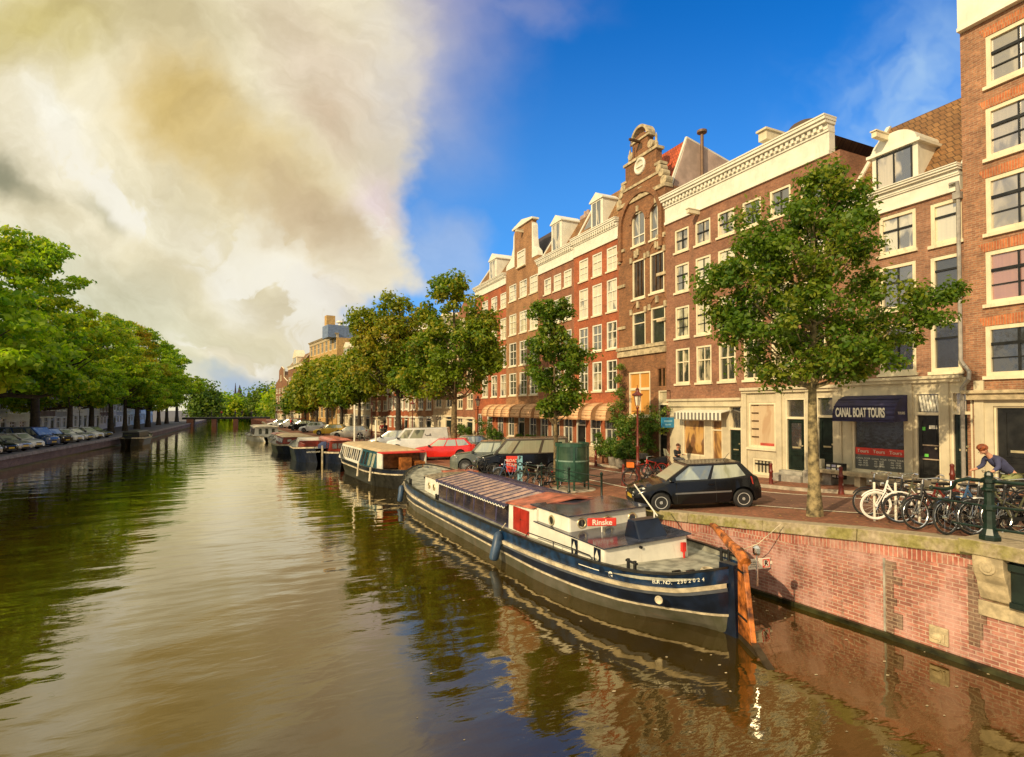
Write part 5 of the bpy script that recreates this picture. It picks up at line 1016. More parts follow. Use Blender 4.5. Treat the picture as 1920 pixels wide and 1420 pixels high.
spec = [(30, 47, 1.30, 0, 'nearest elm at the left edge of the picture, tallest crown'), (0, 65.5, 1.12, 1, 'elm with forked dark trunk, second from the left edge'), (0, 76, 1.22, 2, 'elm third from the left edge, over the parked silver cars'),
        (0, 86, 0.86, 0, 'elm fourth from the left edge along the left quay'), (0, 94, 0.88, 1, 'elm fifth from the left edge along the left quay'), (0, 103, 0.98, 2, 'elm sixth from the left edge with airy top'),
        (0, 112, 0.86, 0, 'elm seventh from the left edge along the left quay'), (0, 122, 1.06, 3, 'orange tinged elm near the far end of the left row'), (0, 133, 1.1, 1, 'elm ninth from the left, behind the orange tinged one'), (0, 146, 1.05, 0, 'tenth elm of the left row, before the far bridge'), (0, 158, 1.0, 2, 'eleventh elm of the left row beside the far bridge'), (2, 178, 1.1, 1, 'last dark elm of the left row just past the far bridge'), (1, 55.5, 1.12, 2, 'elm behind the first trunk at the left edge, half cut by the frame')]
protos = [elm(61, lf_left), elm(62, lf_left), elm(63, lf_left), elm(64, leafmat('orange_tinged_leaves', (0.18, 0.25, 0.010), (0.42, 0.36, 0.018), (0.65, 0.30, 0.03), 0.55, 0.2))]
used_p = set()
for i, (a, yy, s, k, lab) in enumerate(spec):
    o = protos[k] if k not in used_p else copy_tree(protos[k]); used_p.add(k)
    o.location = (el(yy)-(4.6 if a != 1 else 6.5), yy if a != 30 else 53, 1.0); o.scale = (s, s, s); o.rotation_euler = (0, 0, [0, 1.1, 2.3, 4.0, 5.2, 3.1, 0.6, 2.0, 4.4, 1.7, 3.6, 2.9, 5.0][i]); o['label'] = lab
# far trees beyond the bridge
for i, (px, cyy, rx, ry, Z, lf, lab) in enumerate([(425, 764, 30, 24, 225, lf_left, 'round far tree left of the gap beyond the bridge'), (402, 770, 20, 20, 235, lf_dark, 'far dark tree at the left end of the bridge'), (450, 772, 24, 18, 240, lf_dark, 'distant small tree behind the left half of the bridge'), (497, 756, 26, 28, 225, lf_dark, 'large dark tree beyond the right half of the bridge'), (522, 760, 28, 26, 215, lf_left, 'far green tree right of the large dark one'), (540, 768, 24, 22, 200, lf_mid, 'distant pale green tree at the right end of the bridge'), (474, 774, 22, 16, 250, lf_left, 'distant tree at the centre of the bridge gap'), (384, 752, 18, 28, 200, lf_dark, 'dark tree behind the end of the left elm row')]):
    b = atdepth(px, 790, Z); b.z = 1.0; L = [(px, cyy, rx, ry, 2), (px-rx*0.4, cyy+ry*0.3, rx*0.7, ry*0.6, 1), (px+rx*0.5, cyy+ry*0.35, rx*0.6, ry*0.5, 1)]
    make_tree('far_tree', lab, b, pxlobes(b, Z, L), 3.8+(765-cyy+ry*0.7)/1050*Z, 0.35, 80+i, lf, bark_dark, 90, 60, 0.0046*Z, 0.022*Z, 'trees beyond the bridge', limbs=10)
# ================================================================== BOATS
navyp = mat('navy_hull_paint', (0.006, 0.030, 0.085), 0.3, var=0.35, scale=3.5, spec=0.5, coat=0.15, streak=(0.10, 0.10, 0.10, 3.5, 0.30))
ndark = mat('dark_navy_paint', (0.006, 0.012, 0.030), 0.3, var=0.25, scale=2)
hgrey = mat('weathered_grey_hull', (0.11, 0.10, 0.075), 0.6, var=0.35, scale=1.6, color2=(0.055, 0.055, 0.028), streak=(0.16, 0.07, 0.03, 3.0, 0.5))
strake = mat('cream_strake', (0.60, 0.51, 0.35), 0.55, var=0.2, scale=3, streak=(0.20, 0.12, 0.06, 5.0, 0.55))
deckm = mat('grey_deck_paint', (0.34, 0.33, 0.26), 0.7, var=0.25, scale=3)
cabw = mat('off_white_cabin', (0.80, 0.76, 0.64), 0.4, var=0.05, scale=2, streak=(0.42, 0.30, 0.17, 6.0, 0.3))
redp = mat('red_door_paint', (0.42, 0.03, 0.018), 0.35, var=0.15)
orangew = mat('varnished_orange_wood', (0.50, 0.15, 0.028), 0.4, var=0.45, scale=3.5, spec=0.5, streak=(0.14, 0.05, 0.015, 9.0, 0.6))
varn = mat('varnished_wood', (0.35, 0.12, 0.03), 0.3, var=0.3, scale=3)
mah = mat('maroon_cabin_paint', (0.26, 0.035, 0.02), 0.3, var=0.2)
def hull(root, L, hbg, hbw, sheer, rows, deck_drop=0.2, n=46, deck=deckm, capm=black, deckname='deck', inner=True):
    ts = [L*(0.5-0.5*cos(pi*k/n)) for k in range(n+1)]
    def pt(t, z, side, off=0.0):
        f = max(0, min(1, (z+0.1)/(sheer(t)+0.1))); f = f**0.7; h_ = hbw(t)+(hbg(t)-hbw(t))*f+off; return (side*h_, t - (0.35*(1-f) if t > L-0.5 else 0)*1.0, z)
    for nm, mt, za, zb, off in rows:
        A = za if callable(za) else (lambda t, q=za: q); B = zb if callable(zb) else (lambda t, q=zb: q)
        for side in (-1, 1):
            sub = 3; m = MB()
            for i in range(n):
                for j in range(sub):
                    def P(t, u): 
                        z = A(t)+(B(t)-A(t))*u; return pt(t, z, side, off)
                    q = [P(ts[i], j/sub), P(ts[i+1], j/sub), P(ts[i+1], (j+1)/sub), P(ts[i], (j+1)/sub)]
                    m.quad(*(q if side > 0 else q[::-1]))
            if off > 0.02:
                for i in range(n):
                    for U, fl in ((0, 1), (1, -1)):
                        z0 = (A if U == 0 else B); a0 = pt(ts[i], z0(ts[i]), side, off); a1 = pt(ts[i+1], z0(ts[i+1]), side, off); b0 = pt(ts[i], z0(ts[i]), side, -0.01); b1 = pt(ts[i+1], z0(ts[i+1]), side, -0.01)
                        m.quad(a0, a1, b1, b0) if fl*side < 0 else m.quad(b0, b1, a1, a0)
            m.build(nm, mt, root, smooth=True)
    d = MB(); c = MB()
    for i in range(n):
        t0, t1 = ts[i], ts[i+1]; h0, h1 = max(0.01, hbg(t0)-0.05), max(0.01, hbg(t1)-0.05); z0, z1 = sheer(t0)-deck_drop, sheer(t1)-deck_drop
        d.quad((-h0, t0, z0), (h0, t0, z0), (h1, t1, z1), (-h1, t1, z1))
        for s in (-1, 1):
            q = [(s*(h0), t0, z0), (s*(h1), t1, z1), (s*(h1), t1, sheer(t1)), (s*(h0), t0, sheer(t0))]; d.quad(*(q if s < 0 else q[::-1]))
            g0, g1 = hbg(t0)+0.035, hbg(t1)+0.035; k0, k1 = max(0, hbg(t0)-0.07), max(0, hbg(t1)-0.07)
            c.hexa([(s*k0, t0, sheer(t0)-0.015), (s*g0, t0, sheer(t0)-0.015), (s*g1, t1, sheer(t1)-0.015), (s*k1, t1, sheer(t1)-0.015)], [(s*k0, t0, sheer(t0)+0.035), (s*g0, t0, sheer(t0)+0.035), (s*g1, t1, sheer(t1)+0.035), (s*k1, t1, sheer(t1)+0.035)])
    d.build(deckname, deck, root); c.build('gunwale', capm, root)
def T(tab): return lambda t: lerp(tab, t)
# --- main barge
bx, by = 9.45, 8.95
root = empty('canal_barge', (bx, by, 0), R(1.0), 'long navy blue and cream barge with glazed saloon and red doors, moored nearest', 'barge')
LB = 22.2
hbg = T([(0, 0.10), (0.15, 0.55), (0.4, 0.92), (0.8, 1.28), (1.4, 1.60), (2.4, 1.85), (4, 2.02), (6, 2.1), (17, 2.1), (19, 1.95), (20.3, 1.65), (21.2, 1.2), (21.8, 0.72), (22.1, 0.35), (22.2, 0.08)])
hbw = T([(0, 0.04), (0.6, 0.12), (1.2, 0.50), (2.0, 1.15), (3.2, 1.66), (5, 1.95), (17, 1.98), (19, 1.70), (20.3, 1.2), (21.2, 0.65), (21.8, 0.25), (22.2, 0.04)])
shr = T([(0, 1.42), (0.6, 1.25), (1.4, 1.17), (3, 1.13), (8, 1.03), (14, 0.98), (18, 1.10), (20.5, 1.32), (22.2, 1.62)])
hull(root, LB, hbg, hbw, shr, [('hull_bottom', hgrey, -0.4, lambda t: 0.31+max(0, (1.5-t))*0.05, 0), ('boot_stripe', strake, lambda t: 0.31+max(0, (1.5-t))*0.05, lambda t: 0.36+max(0, (1.5-t))*0.05, 0.03), ('hull_side', ndark, lambda t: 0.36+max(0, (1.5-t))*0.05, lambda t: shr(t)-0.46, 0), ('lower_strake', mat('blue_grey_strake', (0.10, 0.11, 0.13), 0.4), lambda t: shr(t)-0.50, lambda t: shr(t)-0.42, 0.05), ('rubbing_strake', strake, lambda t: shr(t)-0.42, lambda t: shr(t)-0.32, 0.075), ('bulwark', navyp, lambda t: shr(t)-0.32, lambda t: shr(t), 0.0)], 0.16)
# aft low cabin, upper cabin, saloon
dz0 = 0.80
m = MB().hexa([(-1.5, 2.55, dz0), (1.0, 2.3, dz0), (1.45, 6.2, dz0), (-1.45, 6.2, dz0)], [(-1.5, 2.6, 1.40), (1.0, 2.4, 1.56), (1.45, 6.2, 1.5), (-1.45, 6.2, 1.40)]); m.build('aft_cabin', cabw, root, bevel=0.05)
roofd = mat('dark_glossy_roof', (0.05, 0.055, 0.08), 0.15, var=0.3, scale=2, spec=0.8)
MB().hexa([(-1.56, 2.5, 1.40), (1.05, 2.28, 1.56), (1.5, 6.2, 1.505), (-1.5, 6.2, 1.405)], [(-1.56, 2.5, 1.43), (1.05, 2.28, 1.60), (1.5, 6.2, 1.54), (-1.5, 6.2, 1.435)]).build('aft_cabin_roof', roofd, root)
for y in (2.85, 3.9):
    dp = MB().box(-1.515, y-0.14, 0.92, -1.50, y+0.14, 1.36).build('dark_panel', ndark, root)
    MB().add([(-1.52, y-0.09, 1.14), (-1.52, y, 0.96), (-1.52, y+0.09, 1.14), (-1.52, y, 1.32)], [(3, 2, 1, 0)]).build('white_diamond', white, dp)
MB().box(-1.46, 2.5, 1.45, -1.45, 2.5, 1.45); m = MB()
for x in (-0.45, 0.35, 0.75):
    for z in (0.95, 1.35): m.disc((x, 2.47-0.0*x, z), (0, 1, 0.0), 0.035, 0.06, 10)
m.build('vent_bolt', iron, root); MB().box(0.72, 2.26, 1.15, 0.85, 2.33, 1.38).box(0.77, 2.25, 0.98, 0.80, 2.30, 1.16).build('red_flag_hook', mat('bright_red_paint', (0.75, 0.04, 0.03), 0.4), root)
MB().hexa([(-0.38, 2.6, 1.48), (0.48, 2.5, 1.54), (0.48, 3.2, 1.54), (-0.38, 3.25, 1.48)], [(-0.34, 2.85, 1.93), (0.42, 2.8, 1.96), (0.42, 3.12, 1.96), (-0.34, 3.15, 1.93)]).build('companion_hatch', ndark, root, bevel=0.03)
MB().tube([(0.55, 3.0, 1.95), (0.25, 3.6, 2.75)], 0.02, 6).tube([(0.35, 2.9, 1.95), (0.35, 2.9, 2.1)], 0.02, 6).build('pole', cabw, root)
m = MB().hexa([(-1.38, 4.35, 1.38), (1.42, 4.45, 1.45), (1.42, 6.6, 1.4), (-1.38, 6.6, 1.3)], [(-1.36, 4.4, 1.86), (1.40, 4.5, 1.92), (1.40, 6.6, 1.92), (-1.36, 6.6, 1.86)]); m.build('upper_cabin', cabw, root, bevel=0.05)
MB().hexa([(-1.45, 4.28, 1.865), (1.48, 4.38, 1.925), (1.48, 6.5, 1.925), (-1.45, 6.5, 1.865)], [(-1.45, 4.28, 1.90), (1.48, 4.38, 1.96), (1.48, 6.5, 1.96), (-1.45, 6.5, 1.90)]).build('upper_cabin_roof', roofd, root)
def porthole(p, ax, r=0.13):
    f = MB().ring(p, ax, r, 0.028, 16, 6).build('porthole', mat('brass', (0.6, 0.45, 0.2), 0.35, 0.6), root, smooth=True); MB().disc(p, ax, r*0.95, 0.02, 14).build('pane', g_dark, f)
for x in (-0.95, -0.05, 0.85): porthole((x, 4.39+0.035*(x+1), 1.64), (0, 1, 0))
porthole((-1.385, 5.3, 1.6), (1, 0, 0))
MB().hexa([(-1.46, 6.1, dz0), (-1.2, 6.1, dz0), (-1.2, 8.0, dz0), (-1.46, 8.0, dz0)], [(-1.44, 6.1, 1.78), (-1.2, 6.1, 1.78), (-1.2, 8.0, 1.68), (-1.44, 8.0, 1.68)]).hexa([(1.2, 6.1, dz0), (1.46, 6.1, dz0), (1.46, 8.0, dz0), (1.2, 8.0, dz0)], [(1.2, 6.1, 1.78), (1.44, 6.1, 1.78), (1.44, 8.0, 1.68), (1.2, 8.0, 1.68)]).build('door_wall', cabw, root)
for k in range(2):
    y0 = 6.55+k*0.54; d = MB().box(-1.485, y0, 0.92, -1.462, y0+0.52, 1.66).build('red_door', redp, root); MB().box(-1.492, y0+0.07, 1.0, -1.486, y0+0.45, 1.28).box(-1.492, y0+0.07, 1.33, -1.486, y0+0.45, 1.6).build('door_panel', redp, d)
MB().box(-1.497, 7.02, 1.3, -1.486, 7.12, 1.33).build('door_latch', chrome, root)
pinkroof = mat('painted_reflection_panel', (0.62, 0.40, 0.31), 0.28, var=0.45, scale=3.0, color2=(0.26, 0.21, 0.23), spec=0.8)  # mottled pink tones paint reflections into the panel colour
redroof = mat('worn_red_roof', (0.50, 0.15, 0.09), 0.35, var=0.3, scale=2)
MB().hexa([(-1.55, 6.2, 1.80), (0, 6.2, 2.0), (0, 8.05, 1.92), (-1.55, 8.05, 1.69)], [(-1.55, 6.2, 1.84), (0, 6.2, 2.04), (0, 8.05, 1.96), (-1.55, 8.05, 1.73)]).hexa([(0, 6.2, 2.0), (1.55, 6.2, 1.8), (1.55, 8.05, 1.69), (0, 8.05, 1.92)], [(0, 6.2, 2.04), (1.55, 6.2, 1.84), (1.55, 8.05, 1.73), (0, 8.05, 1.96)]).build('red_roof', redroof, root)
s0, s1, zb_, ze = 8.05, 15.2, 0.78, 1.60
nb = 7
m = MB(); fr = MB()
for sd in (-1, 1):
    for k in range(nb):
        a = s0+(s1-s0)*k/nb; b2 = s0+(s1-s0)*(k+1)/nb; x = sd*1.44
        pn = MB(); q = [(x, a+0.07, zb_+0.12), (x, b2-0.07, zb_+0.12), (x-sd*0.05, b2-0.07, ze-0.03), (x-sd*0.05, a+0.07, ze-0.03)]; pn.quad(*(q if sd > 0 else q[::-1])).build('saloon_window', mat('tinted_saloon_glass', (0.09, 0.06, 0.05), 0.12, var=0.5, scale=1.5, color2=(0.02, 0.02, 0.035), spec=0.9), root)
    for k in range(nb+1):
        a = s0+(s1-s0)*k/nb; fr.hexa([(sd*1.43-0.02, a-0.05, zb_), (sd*1.43+0.02, a-0.05, zb_), (sd*1.43+0.02, a+0.05, zb_), (sd*1.43-0.02, a+0.05, zb_)], [(sd*1.38-0.02, a-0.05, ze), (sd*1.38+0.02, a-0.05, ze), (sd*1.38+0.02, a+0.05, ze), (sd*1.38-0.02, a+0.05, ze)])
    fr.box(sd*1.43-0.03, s0, zb_-0.1, sd*1.43+0.03, s1, zb_+0.13)
frm = fr.build('saloon_frame', mat('blue_purple_frame', (0.07, 0.06, 0.12), 0.4, var=0.2), root)
MB().box(-1.30, s0, zb_, 1.30, s1, ze-0.2).build('saloon_interior', dwood, root)
for sd in (-1, 1):
    for k in range(nb*2):
        a = s0+(s1-s0)*k/(nb*2); b2 = s0+(s1-s0)*(k+1)/(nb*2); z0, z1 = (ze+0.04, ze+0.31)
        q = [(sd*1.52, a+0.02, z0), (sd*1.52, b2-0.02, z0), (sd*0.03, b2-0.02, z1), (sd*0.03, a+0.02, z1)]
        t_ = MB().hexa([(q[0][0], q[0][1], q[0][2]-0.01), (q[3][0], q[3][1], q[3][2]-0.01), (q[2][0], q[2][1], q[2][2]-0.01), (q[1][0], q[1][1], q[1][2]-0.01)], [(q[0][0], q[0][1], q[0][2]+0.012), (q[3][0], q[3][1], q[3][2]+0.012), (q[2][0], q[2][1], q[2][2]+0.012), (q[1][0], q[1][1], q[1][2]+0.012)]).build('roof_panel', pinkroof, root)
m = MB().box(-0.06, s0, ze+0.30, 0.06, s1, ze+0.37); 
for k in range(nb*2+1):
    a = s0+(s1-s0)*k/(nb*2)
    for sd in (-1, 1): m.hexa([(sd*1.54-0.0, a-0.018, ze+0.02), (sd*1.54+0.001, a+0.018, ze+0.02), (0.0, a+0.018, ze+0.29), (0, a-0.018, ze+0.29)], [(sd*1.54, a-0.018, ze+0.075), (sd*1.54+0.001, a+0.018, ze+0.075), (0, a+0.018, ze+0.345), (0, a-0.018, ze+0.345)])
m.box(-1.58, s0-0.03, ze-0.01, -1.50, s1+0.03, ze+0.06).box(1.50, s0-0.03, ze-0.01, 1.58, s1+0.03, ze+0.06).build('roof_frame', MATS['blue_purple_frame'], root)
for sd in (-1,):
    m = MB(); ns = 30
    for k in range(ns):
        a = s0+(s1-s0)*k/ns; b2 = s0+(s1-s0)*(k+1)/ns; x = sd*1.575
        pts = [(x, a, ze+0.03)]+[(x, a+(b2-a)*j/5, ze-0.035-0.05*sin(pi*j/5)) for j in range(6)]+[(x, b2, ze+0.03)]
        m.add(pts, [tuple(range(8))])
    v = m.build('scalloped_fringe', navyp, root); mm = MB(); pts = []
    for k in range(ns):
        for j in range(6): pts.append((x-0.006, s0+(s1-s0)*(k+j/5*0.98)/ns, ze-0.035-0.05*sin(pi*j/5)))
    mm.tube(pts, 0.018, 4).build('fringe_edge', white, v)
MB().hexa([(-1.46, s1+0.02, 0.76), (1.46, s1+0.02, 0.76), (1.46, 17.2, 0.8), (-1.46, 17.2, 0.8)], [(-1.42, s1+0.02, ze), (1.42, s1+0.02, ze), (1.42, 17.2, ze), (-1.42, 17.2, ze)]).build('fore_cabin', cabw, root)
MB().hexa([(-1.5, s1, ze), (1.5, s1, ze), (1.5, 17.3, ze), (-1.5, 17.3, ze)], [(-0.6, s1, ze+0.22), (0.6, s1, ze+0.22), (0.6, 17.3, ze+0.1), (-0.6, 17.3, ze+0.1)]).build('fore_cabin_roof', mat('speckled_roof', (0.28, 0.22, 0.14), 0.6, var=0.5, scale=9), root)
for y in (15.8, 16.5): porthole((-1.455, y, 1.22), (1, 0, 0), 0.13)
MB().box(-0.2, 17.35, 1.6, 1.4, 18.4, 1.68).build('red_hatch', redroof, root); MB().box(-0.1, 17.4, 0.9, 1.3, 18.3, 1.6).build('hatch_coaming', cabw, root)
m = MB()
for (x, y) in ((-1.85, 14.2), (-1.75, 18.6), (-1.35, 1.7), (1.5, 19.5), (1.4, 1.5)):
    z = shr(y); m = MB(); m.disc((x, y-0.12, z+0.0), (0, 0, 1), 0.04, 0.34, 8).disc((x, y+0.12, z+0.0), (0, 0, 1), 0.04, 0.34, 8).tube([(x, y-0.2, z+0.12), (x, y+0.2, z+0.12)], 0.03, 6); m.build('bollard', iron, root)
MB().tube([(-1.93, 5.9, 1.03), (-1.9, 5.8, 1.2), (-1.85, 4.6, 1.22), (-1.82, 3.5, 1.24), (-1.80, 2.75, 1.24), (-1.76, 2.6, 1.1)], 0.016, 6).tube([(-1.86, 4.4, 1.05), (-1.86, 4.4, 1.22)], 0.014, 6).build('hand_rail', iron, root)
# red rafters/trim of the stern: rail, sternpost
MB().hexa([(-0.12, -0.22, -0.4), (0.12, -0.22, -0.4), (0.12, 0.25, -0.4), (-0.12, 0.25, -0.4)], [(-0.09, -0.12, 1.5), (0.09, -0.12, 1.5), (0.12, 0.25, 1.5), (-0.12, 0.25, 1.5)]).build('sternpost', ndark, root)
m = MB()
for k in range(4): m.box(-0.5+k*0.32, 1.25-k*0.12, shr(1)-0.19, -0.28+k*0.32, 1.31-k*0.12, shr(1)-0.135)
m.build('deck_cleat', iron, root)
# lettering on port quarter: placed along the bulwark
def hullframe(t, z, off=0.03):
    h0, h1 = hbg(t-0.05), hbg(t+0.05); tx = Vector((-(h1-h0), 0.1, 0)).normalized(); return frame_mat((-(hbg(t)+off), t, z), -tx, (0, 0, 1))
for s_, t0, dt, z, sz in (('EUR.NO. 2302024', 0.92, 0.075, shr(0.7)-0.18, 0.13),):
    for k, chh in enumerate(s_):
        if chh != ' ':
            t = t0-k*0.052; text('lettering', chh, 0.11, white, root, hullframe(t, shr(t)-0.17), 0.002)
for k in range(7):
    t = 2.95-k*0.12
    if k < 6: MB().box(-0.07, -0.016, -0.001, 0.07, -0.004, 0.003).box(-0.07, -0.055, -0.001, 0.07, -0.037, 0.003).build('name_line', white, root).matrix_local = hullframe(t, shr(t)-0.10)
text('lettering', 'e', 0.24, white, root, hullframe(1.95, shr(1.9)-0.15), 0.003, bold=0.01)
MB().tube([Vector(hullframe(0.75, 0.83, 0.0).translation)+Vector((-0.005*k*0, 0, 0)) for k in range(2)], 0.01, 4); 
o = MB().ring((0, 0, 0), (0, 0, 1), 0.075, 0.018, 16, 6).disc((0, 0, 0), (0, 0, 1), 0.06, 0.01, 12).build('hawse_ring', strake, root, smooth=True); o.matrix_local = hullframe(0.85, 0.66, -0.02)
# name board, a thing of its own? fixed to the roof: part
nb_ = MB().box(-0.40, -0.03, -0.11, 0.40, 0.03, 0.11).build('name_board', mat('red_sign', (0.62, 0.04, 0.03), 0.4), root, bevel=0.02)
nb_.matrix_local = Matrix.Translation((-0.62, 3.9, 1.74)) @ Matrix.Rotation(R(-22), 4, 'Z')
MB().tube([(0, 0, -0.1), (0, 0, -0.3)], 0.02, 6).build('board_post', white, nb_)
text('lettering', 'Rinske', 0.21, white, nb_, frame_mat((0, -0.034, -0.01), (1, 0, 0), (0, 0, 1)), 0.003, bold=0.003)
# mooring ropes and a rope coil
MB().tube([(1.4, 1.5, shr(1.5)+0.12), (1.65, 1.3, 1.28), (2.0, 1.0, 1.5), (2.45, 0.7, 2.0)], 0.012, 5).build('mooring_rope', strake, root); MB().tube([(1.5, 19.5, shr(19.5)+0.12), (1.75, 20.2, 1.25), (2.3, 21.0, 1.35)], 0.018, 5).build('mooring_rope', strake, root)
m = MB()
for k in range(4): m.ring((0.2, 0.9, shr(1)-0.13+0.02*k), (0, 0, 1), 0.16-0.012*k, 0.014, 18, 5)
m.build('rope_coil', strake, root)
MB().lathe([(0.11, 0), (0.14, 0.2), (0.12, 0.2), (0, 0.18)], 10, (-0.5, 20.0, 1.0)).build('bucket', black, root)
# fenders hang from the hull: separate things
for (yy, z, s, lab, tl) in ((7.1, 0.55, 1.0, 'fat blue cylinder fender hanging tilted at the middle of the navy barge', 0.5), (18.9, 0.55, 0.9, 'blue fender hanging at the bow of the navy barge', 0.25)):
    o = empty('boat_fender', (bx-(hbg(yy)+0.2)-0.017*yy, by+yy, z), 0, lab, 'fender', 'blue fenders')
    bdy = MB().lathe([(0.0, -0.45*s), (0.10, -0.43*s), (0.15*s, -0.36*s), (0.155*s, 0.33*s), (0.10, 0.42*s), (0.04, 0.46*s), (0.0, 0.48*s)], 14).build('fender_body', mat('blue_fender_rubber', (0.035, 0.07, 0.13), 0.45, var=0.2), o, smooth=True)
    MB().tube([(0, 0, 0.46*s), (0.15, 0.0, 0.75)], 0.015, 5).build('rope', strake, o); o.rotation_euler = (R(-8), R(tl*35), 0)
# rudder turned to port, with tiller
ru = empty('rudder_assembly', (0, -0.2, 0), R(-27)); ru.parent = root; ru.name = 'rudder'
def slab(m, pts, th): 
    m.hexa([(-th, pts[0][0], pts[0][1]), (th, pts[0][0], pts[0][1]), (th, pts[1][0], pts[1][1]), (-th, pts[1][0], pts[1][1])], [(-th, pts[3][0], pts[3][1]), (th, pts[3][0], pts[3][1]), (th, pts[2][0], pts[2][1]), (-th, pts[2][0], pts[2][1])])
m = MB(); slab(m, [(-0.72, 0.12), (-0.03, 0.12), (-0.03, 1.72), (-0.28, 1.72)], 0.055); m.build('rudder_blade', orangew, ru, bevel=0.015)
m = MB(); slab(m, [(-1.5, -0.35), (-0.02, -0.35), (-0.02, 0.115), (-0.72, 0.115)], 0.05); slab(m, [(-1.55, -0.02), (-1.35, -0.02), (-0.66, 0.18), (-0.74, 0.18)], 0.07); m.build('rudder_foot', mat('wet_dark_wood', (0.05, 0.035, 0.02), 0.3, var=0.3), ru)
m = MB()
for z in (0.5, 1.42): slab(m, [(-0.52 if z < 1 else -0.35, z), (0.0, z), (0.0, z+0.05), (-0.52 if z < 1 else -0.35, z+0.05)], 0.064)
m.tube([(0.08, 0.02, 0.35), (0.1, -0.05, 1.6)], 0.02, 6).build('rudder_strap', iron, ru)
MB().tube([(0, -0.32, 1.66), (0, 0.05, 1.80), (0, 0.5, 1.83), (0, 1.0, 1.93), (0, 1.5, 2.02), (0, 1.72, 2.0)], [0.12, 0.115, 0.10, 0.09, 0.075, 0.06], 8).build('tiller', orangew, ru, smooth=True)
MB().lathe([(0.07, 0), (0.09, 0.05), (0.09, 0.15), (0.03, 0.2)], 10, (0.35, -0.05, 1.75)).tube([(0.35, -0.05, 1.1), (0.35, -0.05, 1.75)], 0.02, 6).build('stern_lamp', chrome, ru)
# small rowing dinghy behind the stern
# no-mooring sign on the quay wall
p = onplane(1424, 1057, (11.75, 0, 0), Vector((1, 0, 0))); 
sg = empty('no_mooring_sign', (11.75, p.y, p.z), -0.15, 'white no mooring sign with red framed R, projecting from the brick quay wall', 'sign')
MB().box(-0.42, -0.02, -0.13, 0.32, 0.02, 0.13).box(0.32, -0.015, -0.04, 0.50, 0.015, 0.04).build('sign_plate', white, sg, bevel=0.01)
m = MB(); 
for bxx in ((0.08, -0.105, 0.29, -0.085), (0.08, 0.085, 0.29, 0.105), (0.08, -0.085, 0.10, 0.085), (0.27, -0.085, 0.29, 0.085)): m.box(bxx[0], -0.026, bxx[1], bxx[2], -0.0205, bxx[3])
m.hexa([(0.09, -0.025, -0.09), (0.12, -0.025, -0.09), (0.12, -0.0205, -0.09), (0.09, -0.0205, -0.09)], [(0.25, -0.025, 0.09), (0.28, -0.025, 0.09), (0.28, -0.0205, 0.09), (0.25, -0.0205, 0.09)]); m.build('sign_border', mat('red_sign', (0.62, 0.04, 0.03), 0.4), sg)
text('lettering', 'R', 0.18, black, sg, frame_mat((0.185, -0.027, 0), (1, 0, 0), (0, 0, 1)), 0.002, bold=0.004); text('lettering', 'Niet afmeren\nverboden\naan te leggen', 0.055, black, sg, frame_mat((-0.18, -0.022, 0), (1, 0, 0), (0, 0, 1)), 0.001)
# carved stone plate in the quay wall
p = onplane(1766, 1190, (12.4, 0, 0), Vector((1, 0, 0)))
st_ = empty('carved_stone_plate', (er(p.y)-0.03, p.y, p.z), -pi/2, 'square carved stone plate set low in the brick quay wall', 'stone plate')
MB().box(-0.17, -0.02, -0.17, 0.17, 0.03, 0.17).build('plate', stone, st_, bevel=0.015); MB().lathe([(0.11, -0.06), (0.13, 0), (0.07, 0.07)], 12, (-0.04, -0.015, -0.02), 1, 0.35).box(0.08, -0.05, -0.12, 0.12, -0.02, 0.06).box(0.02, -0.05, -0.12, 0.05, -0.02, 0.0).build('carving', stone, st_, bevel=0.01)

# --- second boat: white and green long cabin
def loft_boat(name, label, p0, p1, B, fb, rows_fn, group=None, cat='boat'):
    d = Vector((p1[0]-p0[0], p1[1]-p0[1], 0)); L = d.length; o = empty(name, (p0[0], p0[1], 0), atan2(d.y, d.x)-pi/2, label, cat, group)
    g = T([(0, B*0.30), (L*0.03, B*0.62), (L*0.1, B*0.86), (L*0.25, B), (L*0.7, B), (L*0.86, B*0.78), (L*0.95, B*0.42), (L, 0.05)])
    w_ = T([(0, B*0.15), (L*0.06, B*0.5), (L*0.2, B*0.88), (L*0.65, B*0.9), (L*0.85, B*0.55), (L*0.95, B*0.2), (L, 0.03)])
    s_ = T([(0, fb*1.12), (L*0.3, fb), (L*0.7, fb*1.02), (L, fb*1.45)]); hull(o, L, g, w_, s_, rows_fn(s_), 0.15, 30); return o, L
bk = black
def rows2(s_): return [('hull_side', black, -0.4, lambda t: s_(t)-0.30, 0), ('rubbing_strake', strake, lambda t: s_(t)-0.30, lambda t: s_(t)-0.22, 0.05), ('bulwark', ndark, lambda t: s_(t)-0.22, s_, 0)]
pA = onz(770, 905, 0); pA = Vector((9.1, 32.5, 0)); pB = Vector((8.0, 48.0, 0))
o2, L2 = loft_boat('canal_boat', 'white and teal cabin boat moored behind the navy barge, flag pole at its bow', pA, pB, 2.0, 1.05, rows2)
teal = mat('teal_cabin_paint', (0.02, 0.085, 0.11), 0.35, var=0.2); gpale = glassmat('green_tint_glass', (0.30, 0.34, 0.22), (0.55, 0.55, 0.38), 0.5, 0.2)
def slope_cabin(o, x0, x1, y0, y1, zb, zt, lean, m, name): return MB().hexa([(x0, y0, zb), (x1, y0, zb), (x1, y1, zb), (x0, y1, zb)], [(x0+lean, y0+0.1, zt), (x1-lean, y0+0.1, zt), (x1-lean, y1-0.25, zt), (x0+lean, y1-0.25, zt)]).build(name, m, o)
